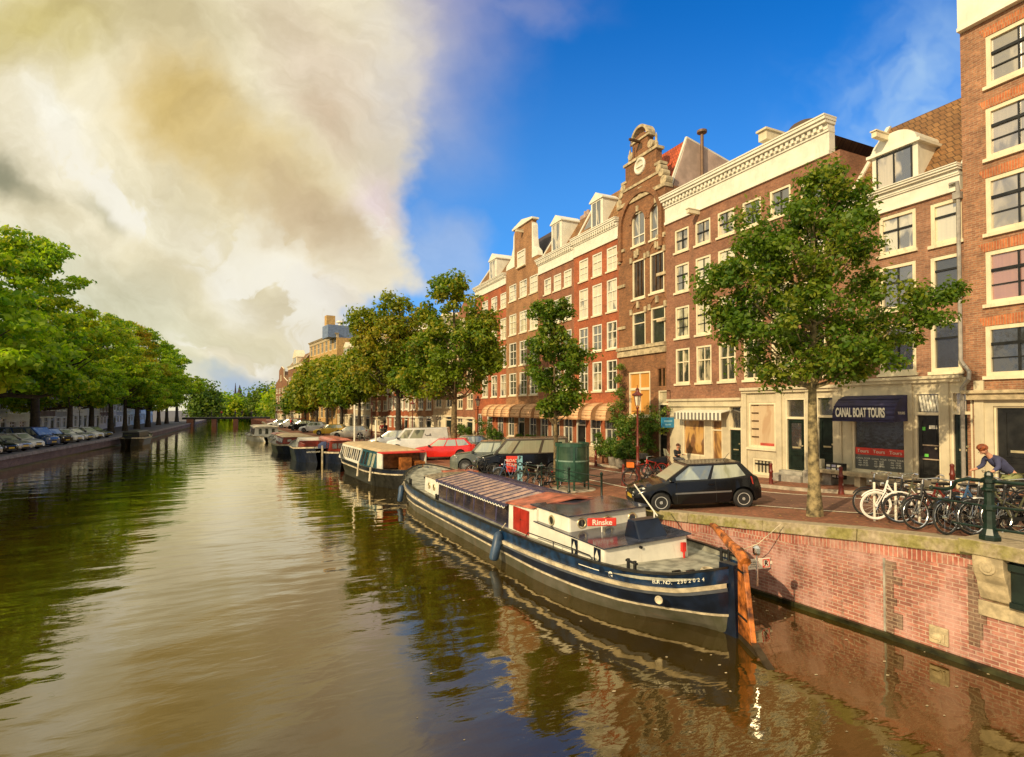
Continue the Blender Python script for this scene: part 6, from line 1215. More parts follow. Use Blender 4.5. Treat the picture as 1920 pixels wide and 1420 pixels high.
slope_cabin(o2, -1.6, 1.6, 3.4, 7.4, 0.95, 2.05, 0.26, teal, 'aft_cabin'); slope_cabin(o2, -1.62, 1.62, 7.42, 13.6, 0.95, 2.05, 0.26, cabw, 'saloon')
MB().hexa([(-1.42, 3.3, 2.06), (1.42, 3.3, 2.06), (1.42, 13.4, 2.06), (-1.42, 13.4, 2.06)], [(-1.1, 3.5, 2.18), (1.1, 3.5, 2.18), (1.0, 13.2, 2.18), (-1.0, 13.2, 2.18)]).build('roof', mat('tan_canvas_roof', (0.58, 0.43, 0.24), 0.7, var=0.12), o2)
for k in range(10):
    a, b2 = 7.6+k*0.58, 7.6+k*0.58+0.40; f0, f1 = 0.18, 0.86
    X = lambda f: -1.632+0.26*f; Zf = lambda f: 0.95+1.1*f
    MB().quad((X(f0), b2, Zf(f0)), (X(f0), a, Zf(f0)), (X(f1), a, Zf(f1)), (X(f1), b2, Zf(f1))).build('saloon_window', g_mid, o2)
for k in range(4):
    a = 3.85+k*0.86; MB().quad((-1.612+0.26*0.1, a+0.55, 1.06), (-1.612+0.26*0.1, a, 1.06), (-1.612+0.26*0.85, a, 1.885), (-1.612+0.26*0.85, a+0.55, 1.885)).build('cabin_window', gpale if k in (0, 1) else g_dark, o2)
m = MB().box(-1.45, 2.3, 0.9, -1.38, 3.4, 2.0).box(1.38, 2.3, 0.9, 1.45, 3.4, 2.0); m.build('cockpit_wall', cabw, o2)
MB().box(-1.3, 3.2, 1.0, 1.3, 3.38, 2.0).box(-0.35, 1.8, 1.0, 0.3, 2.4, 1.75).box(0.5, 1.6, 1.0, 1.1, 2.6, 1.5).build('cockpit_joinery', varn, o2); MB().box(-1.45, 2.2, 2.01, 1.45, 3.28, 2.07).build('red_roof_edge', mat('bright_red_paint', (0.75, 0.04, 0.03), 0.4), o2)
m = MB().tube([(-0.2, 14.4, 1.2), (-0.2, 14.4, 5.1)], 0.07, 8); m.build('flag_pole', white, o2); MB().tube([(0.6, 11.0, 2.3), (0.6, 11.0, 3.9)], 0.07, 8).build('mast', white, o2)
m = MB()
for y in (5.6, 2.6): m.tube([(-2.05, y, 1.2), (-2.12, y, 0.35)], 0.07, 8)
m.build('fender', strake, o2)
# --- third: dark open boat with stern toward us, maroon cabin boats behind
o3, L3 = loft_boat('launch_boat', 'dark blue open launch with cream gunwale and blue motor cover, stern toward the camera', (6.0, 52.3), (5.6, 61), 2.1, 1.25, lambda s_: [('hull_side', ndark, -0.4, lambda t: s_(t)-0.12, 0), ('rubbing_strake', strake, lambda t: s_(t)-0.12, s_, 0.06)], cat='launch')
MB().box(-1.4, 1.3, 1.0, -1.25, 5, 1.6).box(1.25, 1.3, 1.0, 1.4, 5, 1.6).box(-1.3, 4.6, 1.0, 1.3, 5, 1.7).build('cockpit_lining', mah, o3)
MB().lathe([(0.55, 0), (0.55, 0.35), (0.3, 0.6), (0, 0.65)], 12, (0.5, 1.3, 1.15), 1.2, 0.8).build('motor_cover', mat('blue_canvas', (0.03, 0.045, 0.12), 0.7), o3); MB().hexa([(-1.5, 5, 1.1), (1.5, 5, 1.1), (1.4, 8, 1.2), (-1.4, 8, 1.2)], [(-1.2, 5.2, 1.9), (1.2, 5.2, 1.9), (1.1, 7.8, 1.9), (-1.1, 7.8, 1.9)]).build('fore_cabin', cabw, o3)
MB().box(-0.06, -0.14, -0.3, 0.06, 0.02, 1.5).build('sternpost', strake, o3); text('lettering', 'AMSTERDAM', 0.2, white, o3, frame_mat((-0.75, -0.02, 0.95), (1, 0, 0), (0, 0, 1)))
def cabinboat(label, p0, p1, B, hm, cm, rm, fb=1.0, ch=1.0, name='cabin_boat'):
    o, L = loft_boat(name, label, p0, p1, B, fb, lambda s_: [('hull_side', hm, -0.4, lambda t: s_(t)-0.14, 0), ('rubbing_strake', strake, lambda t: s_(t)-0.14, s_, 0.05)])
    MB().hexa([(-B*.75, L*.15, fb-.1), (B*.75, L*.15, fb-.1), (B*.7, L*.75, fb-.1), (-B*.7, L*.75, fb-.1)], [(-B*.68, L*.16, fb+ch), (B*.68, L*.16, fb+ch), (B*.62, L*.73, fb+ch), (-B*.62, L*.73, fb+ch)]).build('cabin', cm, o)
    MB().hexa([(-B*.76, L*.13, fb+ch), (B*.76, L*.13, fb+ch), (B*.7, L*.76, fb+ch), (-B*.7, L*.76, fb+ch)], [(-B*.5, L*.15, fb+ch+.18), (B*.5, L*.15, fb+ch+.18), (B*.45, L*.72, fb+ch+.18), (-B*.45, L*.72, fb+ch+.18)]).build('roof', rm, o)
    for k in range(5):
        a = L*(.2+.105*k); MB().quad((-B*.742, a+L*.07, fb+.2), (-B*.742, a, fb+.2), (-B*.70, a, fb+ch-.2), (-B*.70, a+L*.07, fb+ch-.2)).build('cabin_window', g_dark, o)
    for k in range(3): x = -B*.4+B*.4*k; MB().quad((x-.2, L*.15-.012, fb+.3), (x+.2, L*.15-.012, fb+.3), (x+.2, L*.155-.012, fb+ch-.25), (x-.2, L*.155-.012, fb+ch-.25)).build('aft_window', g_dark, o)
    return o
cabinboat('maroon cabin boat with red wooden sides between launch and quay', (7.55, 50.0), (6.9, 60), 1.25, ndark, mah, redroof, 0.95, 1.0)
cabinboat('varnished mahogany saloon boat with tan roof behind the dark launch', (5.0, 62.5), (4.2, 73), 2.1, ndark, mah, mat('tan_canvas_roof', (0.58, 0.43, 0.24), 0.7), 0.95, 0.8)
cabinboat('white flat roofed saloon boat near the far bridge on the right side', (2.7, 87), (1.5, 101), 2.2, cabw, cabw, strake, 0.75, 1.3)
cabinboat('small cream day boat with red hatch behind the white saloon boat', (4.2, 80), (3.6, 86), 1.3, cabw, cabw, redroof, 0.7, 0.6)
cabinboat('small dark workboat moored at the far left quay', (el(84)+1.9, 84), (el(93)+1.9, 93), 1.3, black, black, iron, 1.0, 0.7)

# --- far bridge
yb = 166.0
br = empty('canal_bridge', (0, yb, 0), 0, 'low dark iron girder bridge on brick piers crossing the canal far away', 'bridge')
MB().box(el(yb)-2, -3, 1.9, er(yb)+2, 3, 2.4).build('deck', iron, br)
for x in (-8.0, -3.0): MB().box(x-0.45, -3, -0.3, x+0.7, 3, 2.0).build('pier', mat('bridge_brick', (0.26, 0.11, 0.07), 0.8), br)
MB().box(er(yb)-2.6, -3.4, -0.3, er(yb)+1, 3.4, 2.0).build('abutment', MATS['bridge_brick'], br); MB().box(el(yb)-1, -3.4, -0.3, el(yb)+0.5, 3.4, 2.0).build('abutment', MATS['bridge_brick'], br)
m = MB(); x = el(yb)-2
while x < er(yb)+2: m.box(x-0.04, -2.95, 2.5, x+0.04, -2.87, 3.5); x += 1.2
m.box(el(yb)-2, -2.96, 3.42, er(yb)+2, -2.88, 3.52).box(el(yb)-2, -2.95, 2.95, er(yb)+2, -2.88, 3.02).build('railing', iron, br)
# distant city beyond the bridge: spires and roofs, the far basin
for i, (px, py, w_, Z, lab) in enumerate([(449, 722, 3, 330, 'tallest thin church spire on the skyline'), (466, 732, 2.4, 320, 'short church spire right of the tallest one'), (441, 718, 1.2, 360, 'needle thin spire on the skyline')]):
    b = atdepth(px, 765, Z); b.z = 0.9; h_ = 3.95+(765-py)/1050*Z
    o = empty('church_spire', b, 0, lab, 'spire'); MB().box(-w_, -w_, 0, w_, w_, h_*0.55).build('tower', gstone, o); MB().lathe([(w_*1.1, h_*0.55), (w_*0.5, h_*0.7), (0.1, h_)], 8).build('spire', t_slate, o)
for i, (px, py, ww, Z, mt, lab) in enumerate([(418, 742, 22, 260, bk_b4, 'distant house with orange red roof beyond the left trees'), (462, 748, 26, 280, MATS['tan_render'], 'distant tan house with orange roof between the far trees'), (400, 744, 12, 235, LW[0], 'distant blue grey house at the end of the elm row'), (500, 752, 30, 270, MATS['cream_render'], 'distant cream house behind the large dark tree')]):
    b = atdepth(px-ww/2, 765, Z); c = atdepth(px+ww/2, 765, Z); h_ = 4.85+(765-py)/1050*Z
    grid_house(lab, (b.x, b.y), (c.x, c.y), 0.9, h_-2.9, mt, 4, 4, 'cornice', frame=cream, roof=t_red if i != 2 else t_slate)
# ================================================================== VEHICLES
def carpaint(name, c, metal=0.0): return mat(name, c, 0.28, metal, var=0.06, scale=1.5, spec=0.6, coat=0.6)
black_pl = mat('black_plastic', (0.02, 0.02, 0.02), 0.6)
lampg = mat('headlamp_glass', (0.75, 0.72, 0.62), 0.12, var=0.2, scale=12, spec=0.9)
redlamp = mat('tail_lamp_glass', (0.65, 0.015, 0.01), 0.15, spec=0.9); plate = mat('yellow_plate', (0.75, 0.50, 0.04), 0.5); alloy = mat('alloy_wheel', (0.55, 0.54, 0.52), 0.3, 0.7, var=0.1)
CARS = {  # L, W, H, wheel x (front, rear from the nose), wheel r, hood profile [(x,z)], belt z, glass: x at belt front, roof front, roof rear, belt rear, roof z
 'hatch': dict(L=4.0, W=1.70, H=1.48, wx=(0.80, 3.37), r=0.31, top=[(0, 0.60), (0.06, 0.70), (0.35, 0.82), (0.95, 0.94), (1.15, 0.99), (3.2, 1.04), (3.75, 1.06), (3.90, 0.98), (4.0, 0.72)], g=(0.98, 1.78, 3.38, 3.86), belt=0.96, rw=0.60),
 'estate': dict(L=4.6, W=1.78, H=1.46, wx=(0.88, 3.55), r=0.32, top=[(0, 0.58), (0.06, 0.68), (0.4, 0.80), (1.2, 0.93), (1.35, 0.96), (3.8, 1.0), (4.4, 1.02), (4.55, 0.95), (4.6, 0.7)], g=(1.2, 2.0, 3.85, 4.45), belt=0.93, rw=0.60),
 'sedan': dict(L=4.5, W=1.75, H=1.42, wx=(0.85, 3.45), r=0.32, top=[(0, 0.58), (0.06, 0.68), (0.4, 0.80), (1.2, 0.92), (1.35, 0.95), (3.5, 0.98), (4.35, 0.98), (4.45, 0.9), (4.5, 0.7)], g=(1.2, 2.0, 3.2, 3.85), belt=0.92, rw=0.58),
 'suv': dict(L=4.5, W=1.84, H=1.70, wx=(0.88, 3.5), r=0.36, top=[(0, 0.72), (0.05, 0.85), (0.3, 0.98), (1.1, 1.08), (1.3, 1.11), (3.8, 1.16), (4.35, 1.16), (4.46, 1.05), (4.5, 0.8)], g=(1.1, 1.75, 3.8, 4.38), belt=1.08, rw=0.64),
 'van': dict(L=4.85, W=1.90, H=1.95, wx=(0.95, 3.95), r=0.34, top=[(0, 0.62), (0.05, 0.85), (0.25, 1.02), (0.85, 1.14), (0.95, 1.18), (4.6, 1.20), (4.8, 1.20), (4.85, 0.8)], g=(0.82, 1.55, 4.72, 4.82), belt=1.15, rw=0.78)}
def make_car(name, label, kind, paint, p_front, p_rear, group, windows='all', cat='car', roofp=None, detail=False, z=None, scale=None, wheelm=None):
    c = CARS[kind]; L, W, H = c['L'], c['W'], c['H']; d = Vector((p_front[0]-p_rear[0], p_front[1]-p_rear[1], 0)); s = d.length/L if scale is None else scale
    d.normalize(); yaw = atan2(d.y, d.x)
    zf = gz(p_front[0], p_front[1]) if z is None else z; zr_ = gz(p_rear[0], p_rear[1]) if z is None else z
    root = empty(name, (p_front[0], p_front[1], (zf+zr_)/2+0.006), yaw, label, cat, group); root.scale = (s, s, s)
    if z is None: root.rotation_euler = (0, -atan2(zf-zr_, L*s), yaw); root.location.z = zf+0.006
    # local: nose at x=0, body runs to x=-L
    hw = W/2; r = c['r']; ra = r*1.13; top = c['top']
    xs = sorted(set([round(v, 3) for v in list(np.linspace(0, L, 34)) + [x for x, _ in top] + [wx+ra*cos(a) for wx in c['wx'] for a in np.linspace(0, pi, 13)]]))
    m = MB(); nr = 0
    def plan(x): 
        f = min(1, x/0.55); g_ = min(1, (L-x)/0.45); return hw*(0.80+0.20*sin(pi/2*max(0, f))) * (0.84+0.16*sin(pi/2*max(0, g_)))
    for x in xs:
        zb = 0.20 + (0.06 if x < 0.15 or x > L-0.15 else 0)
        for wx in c['wx']:
            if abs(x-wx) < ra: zb = max(zb, r+sqrt(max(0, ra*ra-(x-wx)**2)))
        zt = lerp(top, x); w_ = plan(x); zm = (zb+zt)/2; zm = max(zm, zb+0.02); sh = zt-0.07
        e = 0.04 if x < 0.01 or x > L-0.01 else 0
        prof = [(0, zb), (w_*0.80, zb), (w_*0.97-e, zb+0.03), (w_-e, max(zb+0.05, 0.50)), (w_*0.995-e, max(zb+0.07, 0.66 if zt > 0.75 else zt-0.10)), (w_*0.955-e, max(sh, zb+0.09)), (w_*0.86-e, max(zt, zb+0.11)), (0, max(zt+0.03, zb+0.12))]
        nr = len(prof)
        for y, z_ in prof: m.v.append((-x, y, z_))
        for y, z_ in prof[::-1][1:-1]: m.v.append((-x, -y, z_))
    K = 2*nr-2; n = len(xs)
    for i in range(n-1):
        for k in range(K): m.f.append((i*K+k, i*K+(k+1) % K, (i+1)*K+(k+1) % K, (i+1)*K+k)); m.mi.append(0)
    m.f.append(tuple(range(K-1, -1, -1))); m.f.append(tuple(range((n-1)*K, n*K))); m.mi += [0, 0]
    body = m.build('body', paint, root, smooth=True)
    MB().box(-c['wx'][0]+ra*0.9, -hw*0.72, 0.2, -L+0.3, hw*0.72, c['belt']-0.1).box(-0.3, -hw*0.6, 0.25, -c['wx'][0]-ra*0.5, hw*0.6, 0.6).build('underbody', black_pl, root)
    # greenhouse
    b0, t0, t1, b1 = c['g']; zb = c['belt']-0.02; zt = H; wb = hw*0.92; wt = hw*c['rw']/0.72
    def P(u, v, side, off=0.0):                                     # u along 0..1, v up 0..1
        x = (b0+(b1-b0)*u)*(1-v)+(t0+(t1-t0)*u)*v; w_ = (wb*(1-v)+wt*v)*(1-0.10*(2*abs(u-0.5))**3)+off; return (-x, side*w_, zb+(zt-zb)*v)
    g = MB(); NU, NV = 10, 4
    ring_pts = []
    for j in range(NV+1):
        v = j/NV*0.96
        row = [P(i/NU, v, 1) for i in range(NU+1)] + [P(i/NU, v, -1) for i in range(NU, -1, -1)]
        ring_pts.append(row)
    K2 = len(ring_pts[0])
    for row in ring_pts: g.v += row
    for j in range(NV):
        for k in range(K2): g.f.append((j*K2+k, j*K2+(k+1) % K2, (j+1)*K2+(k+1) % K2, (j+1)*K2+k)[::-1]); g.mi.append(0)
    top_in = [(x*1.0+(0.06 if False else 0), y*0.88, zt) for x, y, _ in ring_pts[-1]]; g.v += top_in
    for k in range(K2): g.f.append((NV*K2+k, NV*K2+(k+1) % K2, (NV+1)*K2+(k+1) % K2, (NV+1)*K2+k)[::-1]); g.mi.append(0)
    for i in range(NU):
        a, b_ = i, i+1; c_, d_ = 2*NU+1-i-1, 2*NU+1-i; o_ = (NV+1)*K2; g.f.append((o_+a, o_+b_, o_+c_, o_+d_)); g.mi.append(0)
    g.build('cabin', roofp or paint, root, smooth=True)
    def pane(u0, u1, v0, v1, side, nm='side_window'):
        q = MB(); N = 4
        for i in range(N):
            a = u0+(u1-u0)*i/N; b_ = u0+(u1-u0)*(i+1)/N
            f = [P(a, v0, side, 0.008), P(b_, v0, side, 0.008), P(b_, v1, side, 0.010), P(a, v1, side, 0.010)]; q.quad(*(f if side < 0 else f[::-1]))
        q.build(nm, g_car, root)
    splits = {'all': [(0.06, 0.36), (0.39, 0.64), (0.67, 0.93)], 'two': [(0.06, 0.45), (0.49, 0.90)], 'front': [(0.05, 0.22)], 'van': [(0.05, 0.22), (0.26, 0.50)]}[windows]
    if kind == 'van' and windows == 'all': splits = [(0.04, 0.22), (0.25, 0.58), (0.62, 0.95)]
    for side in (-1, 1):
        for u0, u1 in splits: pane(u0, u1, 0.08, 0.86, side)
    def endpane(u, s_, nm):
        A = P(u, 0.10, 1); B = P(u, 0.10, -1); C_ = P(u, 0.88, -1); D = P(u, 0.88, 1); dx = s_*0.012
        k = 0.90; q = [(A[0]+dx, A[1]*k, A[2]), (B[0]+dx, B[1]*k, B[2]), (C_[0]+dx, C_[1]*k, C_[2]), (D[0]+dx, D[1]*k, D[2])]; MB().quad(*(q if s_ < 0 else q[::-1])).build(nm, g_car, root)
    endpane(0, 1, 'windscreen')
    if windows not in ('front', 'van'): endpane(1, -1, 'rear_window')
    else: endpane(1, -1, 'rear_window')
    for wx in c['wx']:
        for side in (-1, 1):
            y = side*(hw-0.11); wh = MB().lathe([(r*0.62, -0.10), (r*0.9, -0.105), (r, -0.07), (r, 0.07), (r*0.9, 0.105), (r*0.62, 0.10)], 22)
            o = wh.build('wheel', rubber, root, smooth=True); o.location = (-wx, y, r); o.rotation_euler = (pi/2, 0, 0)
            q = MB()
            zo = -0.085*side
            if detail:
                q.ring((0, 0, zo), (0, 0, 1), r*0.60, 0.018, 22, 6).disc((0, 0, zo), (0, 0, 1), r*0.16, 0.03, 12)
                for k in range(7):
                    a = 2*pi*k/7; u = Vector((cos(a), sin(a), 0)); v = Vector((-sin(a), cos(a), 0)); 
                    pts = [u*r*0.12-v*0.045, u*r*0.12+v*0.045, u*r*0.60+v*0.05, u*r*0.60-v*0.05]
                    q.hexa([(p.x, p.y, zo-0.012) for p in pts], [(p.x, p.y, zo+0.012) for p in pts])
                MB().disc((0, 0, zo*0.4), (0, 0, 1), r*0.6, 0.01, 20).build('wheel_back', black_pl, o)
            else:
                q.disc((0, 0, zo), (0, 0, 1), r*0.62, 0.03, 16)
            q.build('rim', wheelm or alloy, o)
    fx0 = 0.0
    for side in (-1, 1):
        zt0 = lerp(top, 0.12)
        m = MB(); yy0, yy1 = side*plan(0.05)*0.62, side*plan(0.10)*0.98
        a = [(-0.005, yy0, zt0-0.20), (-0.16, yy1+side*0.01, zt0-0.18), (-0.42, side*(plan(0.42)*0.975+0.004), lerp(top, 0.42)-0.14), (-0.30, side*plan(0.3)*0.90, lerp(top, 0.30)+0.012), (-0.10, yy0, lerp(top, 0.1)+0.006)]
        m.add(a, [tuple(range(5)) if side < 0 else tuple(range(4, -1, -1))]).add([(0.012, yy0, zt0-0.19), (0.004, yy0*1.35, zt0-0.19), (-0.03, yy0*1.3, zt0-0.06), (-0.02, yy0, zt0-0.06)], [(0, 1, 2, 3) if side > 0 else (3, 2, 1, 0)])
        m.build('headlamp', lampg, root)
        zr = lerp(top, L-0.12); m = MB(); h2 = 0.30 if kind in ('hatch', 'suv', 'van') else 0.16
        m.hexa([(-L-0.03, side*plan(L-0.1)*0.80, zr-0.05-h2), (-L+0.34, side*(plan(L-0.25)+0.03), zr-0.04-h2*0.6), (-L+0.30, side*(plan(L-0.25)*0.9), zr-0.04-h2*0.6), (-L+0.05, side*plan(L-0.1)*0.65, zr-0.05-h2)],
               [(-L+0.08, side*plan(L-0.1)*0.76, zr-0.02), (-L+0.38, side*(plan(L-0.3)*0.97+0.03), zr+0.03), (-L+0.36, side*(plan(L-0.3)*0.88), zr-0.01), (-L+0.12, side*plan(L-0.1)*0.7, zr-0.02)])
        m.build('tail_lamp', redlamp, root)
        MB().hexa([(-b0-0.28, side*(hw*0.90), c['belt']+0.0), (-b0-0.12, side*(hw*0.90), c['belt']+0.0), (-b0-0.14, side*(hw+0.16), c['belt']+0.02), (-b0-0.26, side*(hw+0.16), c['belt']+0.02)][::side], [(-b0-0.28, side*(hw*0.90), c['belt']+0.08), (-b0-0.14, side*(hw*0.90), c['belt']+0.08), (-b0-0.16, side*(hw+0.15), c['belt']+0.14), (-b0-0.26, side*(hw+0.15), c['belt']+0.14)][::side]).build('mirror', paint if detail else black_pl, root)
    MB().box(-0.015, -0.26, 0.42, 0.018, 0.26, 0.53).build('number_plate', plate, root); MB().box(-L-0.015, -0.26, 0.55, -L+0.02, 0.26, 0.66).build('number_plate', plate, root)
    MB().box(-0.02, -hw*0.5, 0.26, 0.012, hw*0.5, 0.38).box(-0.03, -hw*0.35, 0.58, 0.014, hw*0.35, 0.64).build('grille', black_pl, root)
    if detail:
        for side in (-1, 1):
            y = side*(hw+0.003); yo = side*0.012
            MB().box(-1.25, y-0.008, 0.55, -3.0, y+0.010, 0.60).build('side_moulding', mat('bright_trim', (0.25, 0.25, 0.25), 0.3, 0.5), root)
            MB().box(-2.30, y-0.02, 0.80, -2.46, y+0.022-(0.03 if side > 0 else 0.0)*0, 0.84).build('door_handle', paint, root)
            m = MB()
            for xx in (1.30, 2.52): m.box(-xx-0.004, y-0.03, 0.26, -xx+0.004, y+0.0015, 0.93)
            m.build('door_gap', black_pl, root)
        MB().box(-2.9, -0.012, H, -2.88, 0.012, H+0.02).tube([(-3.1, 0, H-0.01), (-3.3, 0, H+0.22)], 0.008, 5).build('aerial', black_pl, root)
    return root
Pk = 'cars parked along the right quay'
blk = mat('black_car_paint', (0.006, 0.006, 0.007), 0.18, var=0.06, spec=0.35, coat=0.15); wht = carpaint('white_car_paint', (0.72, 0.72, 0.68)); slv = carpaint('silver_car_paint', (0.50, 0.50, 0.48), 0.5)
gry = carpaint('grey_green_car_paint', (0.13, 0.14, 0.11), 0.3); rdp = carpaint('red_car_paint', (0.68, 0.02, 0.012)); yel = carpaint('yellow_car_paint', (0.65, 0.42, 0.03)); bei = carpaint('beige_car_paint', (0.62, 0.56, 0.42)); blu = carpaint('blue_car_paint', (0.03, 0.07, 0.20)); mar = carpaint('maroon_car_paint', (0.22, 0.015, 0.02))
def two(px0, py0, px1, py1): a = ong(px0, py0); b = ong(px1, py1); return (a.x, a.y), (b.x, b.y)
f, r_ = two(1186, 949, 1412, 949); dd = Vector((r_[0]-f[0], r_[1]-f[1])); 
make_car('hatchback_car', 'black small hatchback parked side on near the quay edge by the nearest tree', 'hatch', blk, (11.32, 14.95), (14.95, 13.25), Pk, 'two', detail=True, wheelm=mat('silver_hubcap', (0.75, 0.74, 0.70), 0.35, 0.3)).scale.z *= 0.97
def atl(px, py, ln, ang=0.0):                                      # nose at pixel, tail to the right along the camera's right turned by ang
    a = ong(px, py); dv = Vector((cos(PSI+ang), -sin(PSI+ang))); return (a.x, a.y), (a.x+dv.x*ln, a.y+dv.y*ln)
a, b = atl(896, 892, 4.85, -0.05); make_car('panel_van', 'dark two tone van parked behind the barge, partly hidden by the green urinal', 'van', blk, a, b, Pk, 'all', 'van', roofp=carpaint('dark_taupe_van_paint', (0.09, 0.08, 0.065)))
a, b = atl(846, 884, 4.5, 0.0); make_car('suv_car', 'grey green off roader parked left of the dark van', 'suv', gry, a, b, Pk)
a, b = atl(771, 862, 4.6, 0.0); make_car('estate_car', 'bright red car parked behind the big elm trunk', 'estate', rdp, a, b, Pk)
a, b = atl(726, 851, 5.0, 0.0); v = make_car('delivery_van', 'white delivery van with dark side window and red tail panel, behind red car', 'van', wht, a, b, Pk, 'van', 'van')
text('lettering', 'C', 0.5, black_pl, v, frame_mat((-3.3, -0.93, 1.5), (-1, 0, 0), (0, 0, 1)), 0.002)
text('lettering', 'C', 0.5, black_pl, v, frame_mat((-3.3, -0.945, 1.5), (1, 0, 0), (0, 0, 1)), 0.002); text('lettering', 'Ca', 0.45, black_pl, v, frame_mat((-3.3, 0.945, 1.5), (-1, 0, 0), (0, 0, 1)), 0.004)
a, b = atl(800, 857, 4.0, 0.0); make_car('hatchback_car', 'dark grey hatchback squeezed between the white delivery van and the red car', 'hatch', gry, (a[0]+1.0, a[1]+0.4), (b[0]+1.0, b[1]+0.4), Pk)
a, b = atl(692, 842, 4.3, 0.0); make_car('hatchback_car', 'silver car left of the white delivery van', 'hatch', slv, a, b, Pk)
a, b = atl(622, 823, 4.6, 0.0); make_car('estate_car', 'pale estate car behind the maroon cabin boat', 'estate', bei, a, b, Pk)
a, b = atl(590, 816, 4.4, 0.0); make_car('estate_car', 'yellow car behind the mahogany boat', 'estate', yel, a, b, Pk)
a, b = atl(563, 811, 4.0, 0.0); make_car('hatchback_car', 'white round car in front of the yellow tree, left of the yellow car', 'hatch', wht, a, b, Pk)
a, b = atl(543, 807, 4.2, 0.0); make_car('hatchback_car', 'black distant car left of the white round car', 'hatch', blk, a, b, Pk)
a, b = atl(503, 801, 4.4, 0.0); make_car('estate_car', 'white distant car beside the far bridge, leftmost on the right quay', 'estate', wht, a, b, Pk)
a, b = atl(522, 803, 4.2, 0.0); make_car('hatchback_car', 'silver distant car second from the far bridge', 'hatch', slv, a, b, Pk)
a, b = atl(536, 800, 4.2, 0.2); make_car('hatchback_car', 'red distant car behind the white and silver ones near the bridge', 'hatch', rdp, a, b, Pk)
# left bank: noses toward the water
lc = [('sedan', slv, 'silver saloon at the left edge, nearest on the left quay'), ('hatch', mar, 'dark maroon hatchback second from left edge on the left quay'), ('hatch', rdp, 'red hatchback third from the left edge on the left quay'), ('estate', blk, 'black estate fourth from the left edge, right of the red hatchback'),
      ('sedan', blu, 'dark blue saloon fifth from the left edge on the left quay'), ('hatch', gry, 'grey green hatchback sixth from the left edge on the left quay'), ('hatch', slv, 'silver hatchback seventh from the left edge on the left quay'), ('sedan', blk, 'black saloon eighth from the left edge on the left quay'), ('estate', slv, 'silver estate ninth from the left edge on the left quay'),
      ('hatch', wht, 'white hatchback tenth from the left edge on the left quay'), ('van', blu, 'dark blue van parked beside the left elms'), ('suv', blk, 'black off roader right of the dark blue van on the left quay'), ('hatch', wht, 'white hatchback right of the black off roader, left quay'), ('sedan', slv, 'silver saloon right of the white pair on left quay'), ('hatch', wht, 'far white hatchback near the small dark workboat'), ('sedan', gry, 'far grey saloon beyond the small dark workboat')]
yy = 41.5
for i, (k, pm, lab) in enumerate(lc):
    nose = (el(yy)-1.0, yy); L_ = CARS[k]['L']; dv = Vector((-cos(0.45), 0.0+sin(0.45)*1.0)); make_car({'sedan': 'saloon_car', 'hatch': 'hatchback_car', 'estate': 'estate_car', 'van': 'panel_van', 'suv': 'suv_car'}[k], lab, k, pm, nose, (nose[0]+dv.x*L_, nose[1]+dv.y*L_), 'cars parked along the left quay', 'all', 'van' if k == 'van' else 'car', z=1.0)
    yy += 2.75 if i < 9 else 3.6

